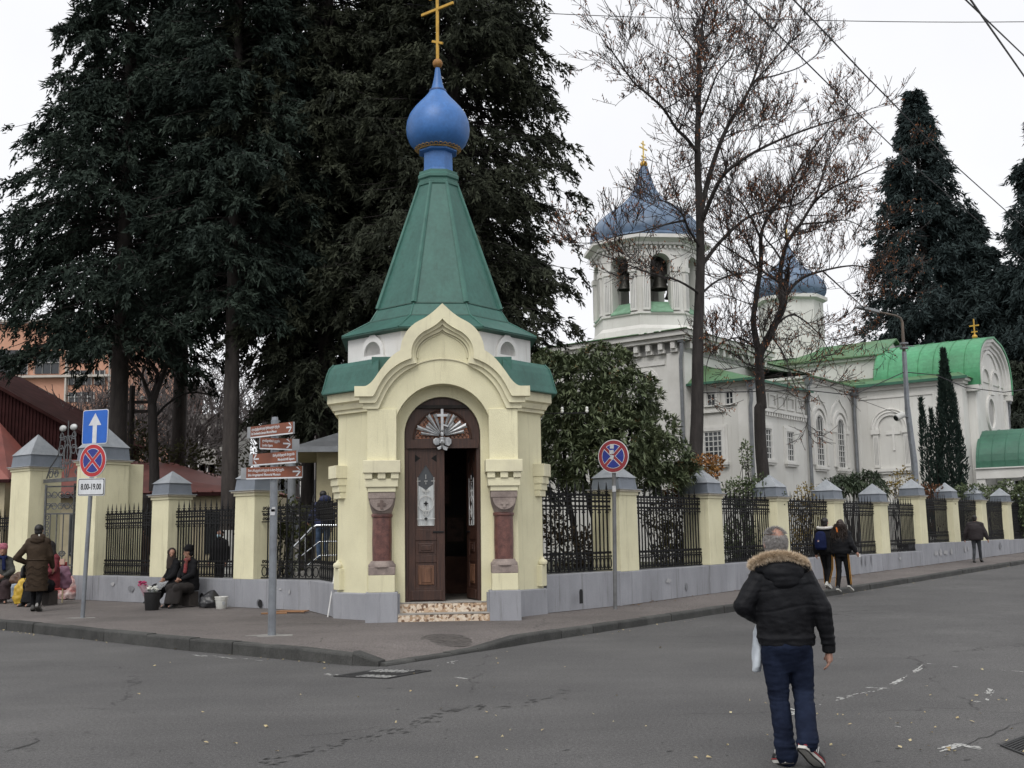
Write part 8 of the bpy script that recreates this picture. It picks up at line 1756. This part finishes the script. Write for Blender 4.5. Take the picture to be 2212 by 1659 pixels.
# two women selling flowers: backs to the wall
wfy = atan2(nL.y, nL.x)-pi/2
pa = WL+dL*2.42+nL*.40; pb_ = WL+dL*1.92+nL*.38
sA = seated((pa.x, pa.y, zp(pa.x, pa.y)), wfy-.25, 'seated woman in black with brown headscarf turned to her neighbour by the wall', .93, BLK, BLK, 'scarf', mat('dark_brown_scarf', (.030, .019, .014), .9, .2, 8), (-.9, .3, -.1), lean=(.10, .03), skl=(.14, .60), group='seated flower sellers')
sB_ = seated((pb_.x, pb_.y, zp(pb_.x, pb_.y)), wfy, 'seated woman in black hat with red scarf, hands in her lap', .95, BLK, mat('brown_black_skirt', (.018, .014, .013), .9, .2, 6), 'hat', BLK, (.75, .65, -.15), scarf=mat('red_scarf', (.20, .03, .035), .9, .5, 14, col2=(.03, .035, .02)), lean=(.03, .0), group='seated flower sellers')
# woman with pink hat at the left edge and the one in red behind the brown coat
pl = at(4, 1250, 27.6); sC = seated((pl.x, 27.6, .17), radians(200), 'smiling woman with pink knitted hat in grey coat cut off by the left edge', 1.02, mat('grey_coat', (.065, .065, .06), .9, .3, 8), mat('maroon_skirt', (.035, .02, .022), .9, .2, 6), 'hat', mat('pink_hat', (.38, .12, .16), .9, .25, 40), (.05, 1, -.05), scarf=NAVY, group='sellers by the gate')
pr_ = at(108, 1280, 26.2); sD = seated((pr_.x, 26.2, .17), radians(150), 'person in dark red coat seated behind the woman in the brown coat', 1.08, mat('dark_red_coat', (.14, .018, .026), .9, .2, 6), BLK, 'scarf', mat('black_scarf', (.014, .013, .013), .9, .2, 8), (.3, 1, -.25), group='sellers by the gate')

# ================================================================== goods on the pavement
def put(o, p, rz=0.0): o.location = p; o.rotation_euler = (0, 0, rz); return o
def gp_(u, v): p = gz(u, v, .17); return Vector((p.x, p.y, zp(p.x, p.y)))
bk = gp_(328, 1319); BU = empty('flower_bucket', bk, 0, 'black plastic bucket holding cut flowers beside the seated women', 'bucket')
BKP = mat('black_plastic', (.016, .016, .017), .5, .15, 6)
MB().lathe([(.135, 0), (.14, .01), (.175, .36), (.185, .365), (.187, .385), (.175, .388), (.165, .36), (.13, .03)], 24).build('bucket_body', BKP, BU, smooth=True)
MB().lathe([(.13, .30), (.168, .31)], 16).build('water', GLASSD, BU)
rg = random.Random(3)
def bouquet(loc, n, mt, label, spread, lean, wrapmt, fl=.028, zh=.42):
    r = empty('flower_bouquet', loc, 0, label, 'flowers', 'cut flowers in the bucket'); b = MB(); st = MB(); lv = MB()
    for k in range(n):
        a = rg.random()*6.28; rr = spread*sqrt(rg.random()); c = Vector((rr*cos(a)+lean.x, rr*sin(a)+lean.y, zh+lean.z+rg.uniform(-.03, .05)))
        for j in range(6):
            t = j*1.05+rg.random(); b.sphere(c+Vector((cos(t)*fl*.6, sin(t)*fl*.6, rg.uniform(-.4, .6)*fl)), (fl*.62, fl*.62, fl*.45), 6, 4)
        st.tube([Vector((lean.x*.2, lean.y*.2, .12)), c-Vector((0, 0, .01))], .004, 4)
    b.build('blooms', mt, r, smooth=True, kind='stuff'); st.build('stems', mat('stem_green', (.05, .09, .03), .7, .2, 5), r, kind='stuff')
    WV = []
    for i in range(2):
        for k in range(18): a = 2*pi*k/18; q = (.05, spread*1.15)[i]*(1+.10*sin(k*3.1)); WV.append((q*cos(a)+lean.x*(.3, 1.0)[i], q*sin(a)+lean.y*(.3, 1.0)[i], (.16, zh+lean.z+.03*sin(k*2.3)-.01)[i]))
    MB().add(WV, [(k, (k+1) % 18, 18+(k+1) % 18, 18+k) for k in range(18)]).build('wrapping', wrapmt, r); return r
CLR = mat('clear_film', (.7, .72, .74), .15, .05, 8, alpha=.28); PKF = mat('pink_film', (.55, .35, .40), .3, .1, 8, alpha=.6)
bouquet(bk, 26, mat('white_petal', (.72, .72, .66), .8, .08, 20), 'bunch of small white flowers in clear film in the black bucket', .13, Vector((-.01, 0, .03)), CLR)
bouquet(bk, 9, mat('magenta_petal', (.42, .03, .12), .7, .2, 20), 'pink roses in pink paper leaning out of the black bucket', .085, Vector((-.20, -.02, .14)), PKF, .034)
b = MB(); o_ = union([('loft', [((.10, .05, .42), .05, .04), ((.14, .05, .50), .10, .06), ((.20, .05, .58), .11, .03), ((.24, .05, .60), .04, .01)])], .014, 2, folds(.012, 18, 18, 3)); cw = mobj('plastic_sleeve', o_, CLR, None); cw.location = bk; tag(cw, 'crumpled clear plastic sleeve at the back of the flower bucket', 'plastic sleeve')
wbk = gp_(478, 1316); WB = empty('paint_bucket', wbk, 0, 'white plastic bucket standing by the grey wall', 'bucket'); WPL = mat('white_plastic', (.66, .66, .62), .45, .06, 6)
MB().lathe([(.105, 0), (.11, .005), (.128, .20), (.142, .202), (.142, .215), (.132, .22), (.134, .235), (.145, .24), (.146, .262), (.13, .262), (.12, .24), (.10, .02)], 24).build('bucket_body', WPL, WB, smooth=True); MB().box(.05, .10, -.115, -.105, .09, .16).build('bucket_label', SBACK, WB)
bgp = gp_(452, 1314); HB2 = mobj('black_bag', union([('loft', [((0, 0, .02), .22, .14), ((0, .02, .12), .235, .16), ((.02, .08, .24), .20, .13), ((.06, .12, .34), .10, .08), ((.07, .12, .38), .05, .05)]), ('cap', (.10, .08, .34), (.17, .05, .25), .025, .025)], .012, 3, folds(.012, 10, 10, 7)), mat('bin_bag', (.016, .016, .018), .3, .15, 8), None); put(HB2, bgp, radians(20)); tag(HB2, 'black slouching bag against the wall beside the white bucket', 'bag')
# bags by the gate
def sack(u, v, r, h, mt, label, seed, name='shopping_bag', z=None, Y=None):
    p = gp_(u, v) if Y is None else at(u, v, Y); o = mobj(name, union([('loft', [((0, 0, .02), r*.85, r*.65), ((0, 0, h*.25), r, r*.75), ((.01, 0, h*.65), r*.92, r*.7), ((.02, .01, h*.9), r*.55, r*.4), ((.03, .01, h), r*.3, r*.2)])], .014, 2, folds(.028, 9, 9, seed, .8)), mt, None); put(o, p); tag(o, label, 'bag', 'bags of goods by the gate'); return o
sack(145, 1296, .26, .58, mat('white_red_bag', (.55, .48, .46), .5, .3, 6, col2=(.34, .08, .07)), 'bulging white and red plastic bag beside the gate pier', 1)
sack(135, 1272, .20, .55, mat('mauve_bag', (.27, .13, .19), .6, .2, 4), 'mauve bundle behind the white and red bag', 2, Y=26.6)
sack(45, 1306, .20, .62, mat('yellow_bag', (.50, .33, .03), .5, .2, 4, col2=(.40, .25, .02)), 'yellow plastic bag left of the woman in the brown coat', 3)
sack(20, 1292, .22, .55, mat('light_blue_bag', (.36, .42, .50), .5, .15, 5), 'pale blue bag next to the yellow one', 4)
sack(38, 1290, .20, .62, mat('violet_bag', (.12, .07, .25), .5, .2, 4), 'violet bag behind the yellow bag', 5)
sack(62, 1268, .14, .36, mat('green_bag', (.03, .22, .06), .5, .2, 4), 'small green bag on the goods pile at the pier foot', 6, Y=27.0)
sack(40, 1262, .22, .30, mat('brown_leather', (.10, .05, .028), .5, .2, 6), 'brown leather handbag on the goods pile', 8, 'handbag', Y=27.0)
tr_ = gp_(112, 1304); tr_.y += .35; TRB = empty('shopping_trolley', tr_, radians(-12), 'red shopping trolley bag on pale wooden legs by the gate', 'shopping trolley')
mobj('trolley_bag', union([('loft', [((0, 0, .30), .21, .12), ((0, 0, .40), .225, .135), ((.01, 0, .75), .21, .125), ((.02, 0, .98), .19, .10)])], .014, 2, folds(.012, 8, 14, 5)), mat('red_bag', (.33, .03, .028), .6, .2, 5), TRB)
for x in (-.22, .20): MB().box(x-.012, x+.012, -.13, -.106, 0, .40).build('trolley_leg', mat('pale_wood', (.42, .36, .22), .8, .15, 8), TRB)
MB().box(.10, .22, -.13, -.10, .92, 1.06).build('cardboard_flap', mat('pink_card', (.5, .33, .27), .9, .1, 5), TRB)
# litter
pp = gp_(205, 1297); o = MB().add([(-.14,-.05,.0),(.15,-.07,.01),(.17,.08,.02),(.02,.06,.09),(-.12,.06,.01)], [(0,1,3),(1,2,3),(0,3,4),(2,4,3)]).build('paper_scrap', PAINTW); put(o, pp); tag(o, 'white crumpled paper at the wall foot near the left sign', 'litter')
PLY = mat('plywood', (.30, .16, .08), .8, .2, 5)
for k, (u, v, rz, l, w_, lb) in enumerate(((592, 1327, .2, .50, .20, 'brown plywood board lying by the signpost, left one'), (632, 1325, -.25, .62, .24, 'reddish plywood board lying on the pavement before the wall'))):
    o = MB().box(-l/2, l/2, -w_/2, w_/2, .0, .022).build('board', PLY); put(o, gp_(u, v)+Vector((0, 0, .004+.022*k)), rz); o.rotation_euler.x = .03*k; tag(o, lb, 'board', 'loose boards')
st0 = gp_(708, 1334); o = MB().tube([(0, 0, 0), (.10, .30, .95)], .014, 8).build('walking_stick', PAINTW); put(o, st0); tag(o, 'thin white stick leaning in the corner left of the chapel', 'stick')

bpy.data.scenes.remove(TMP); bpy.data.batch_remove(TRASH)
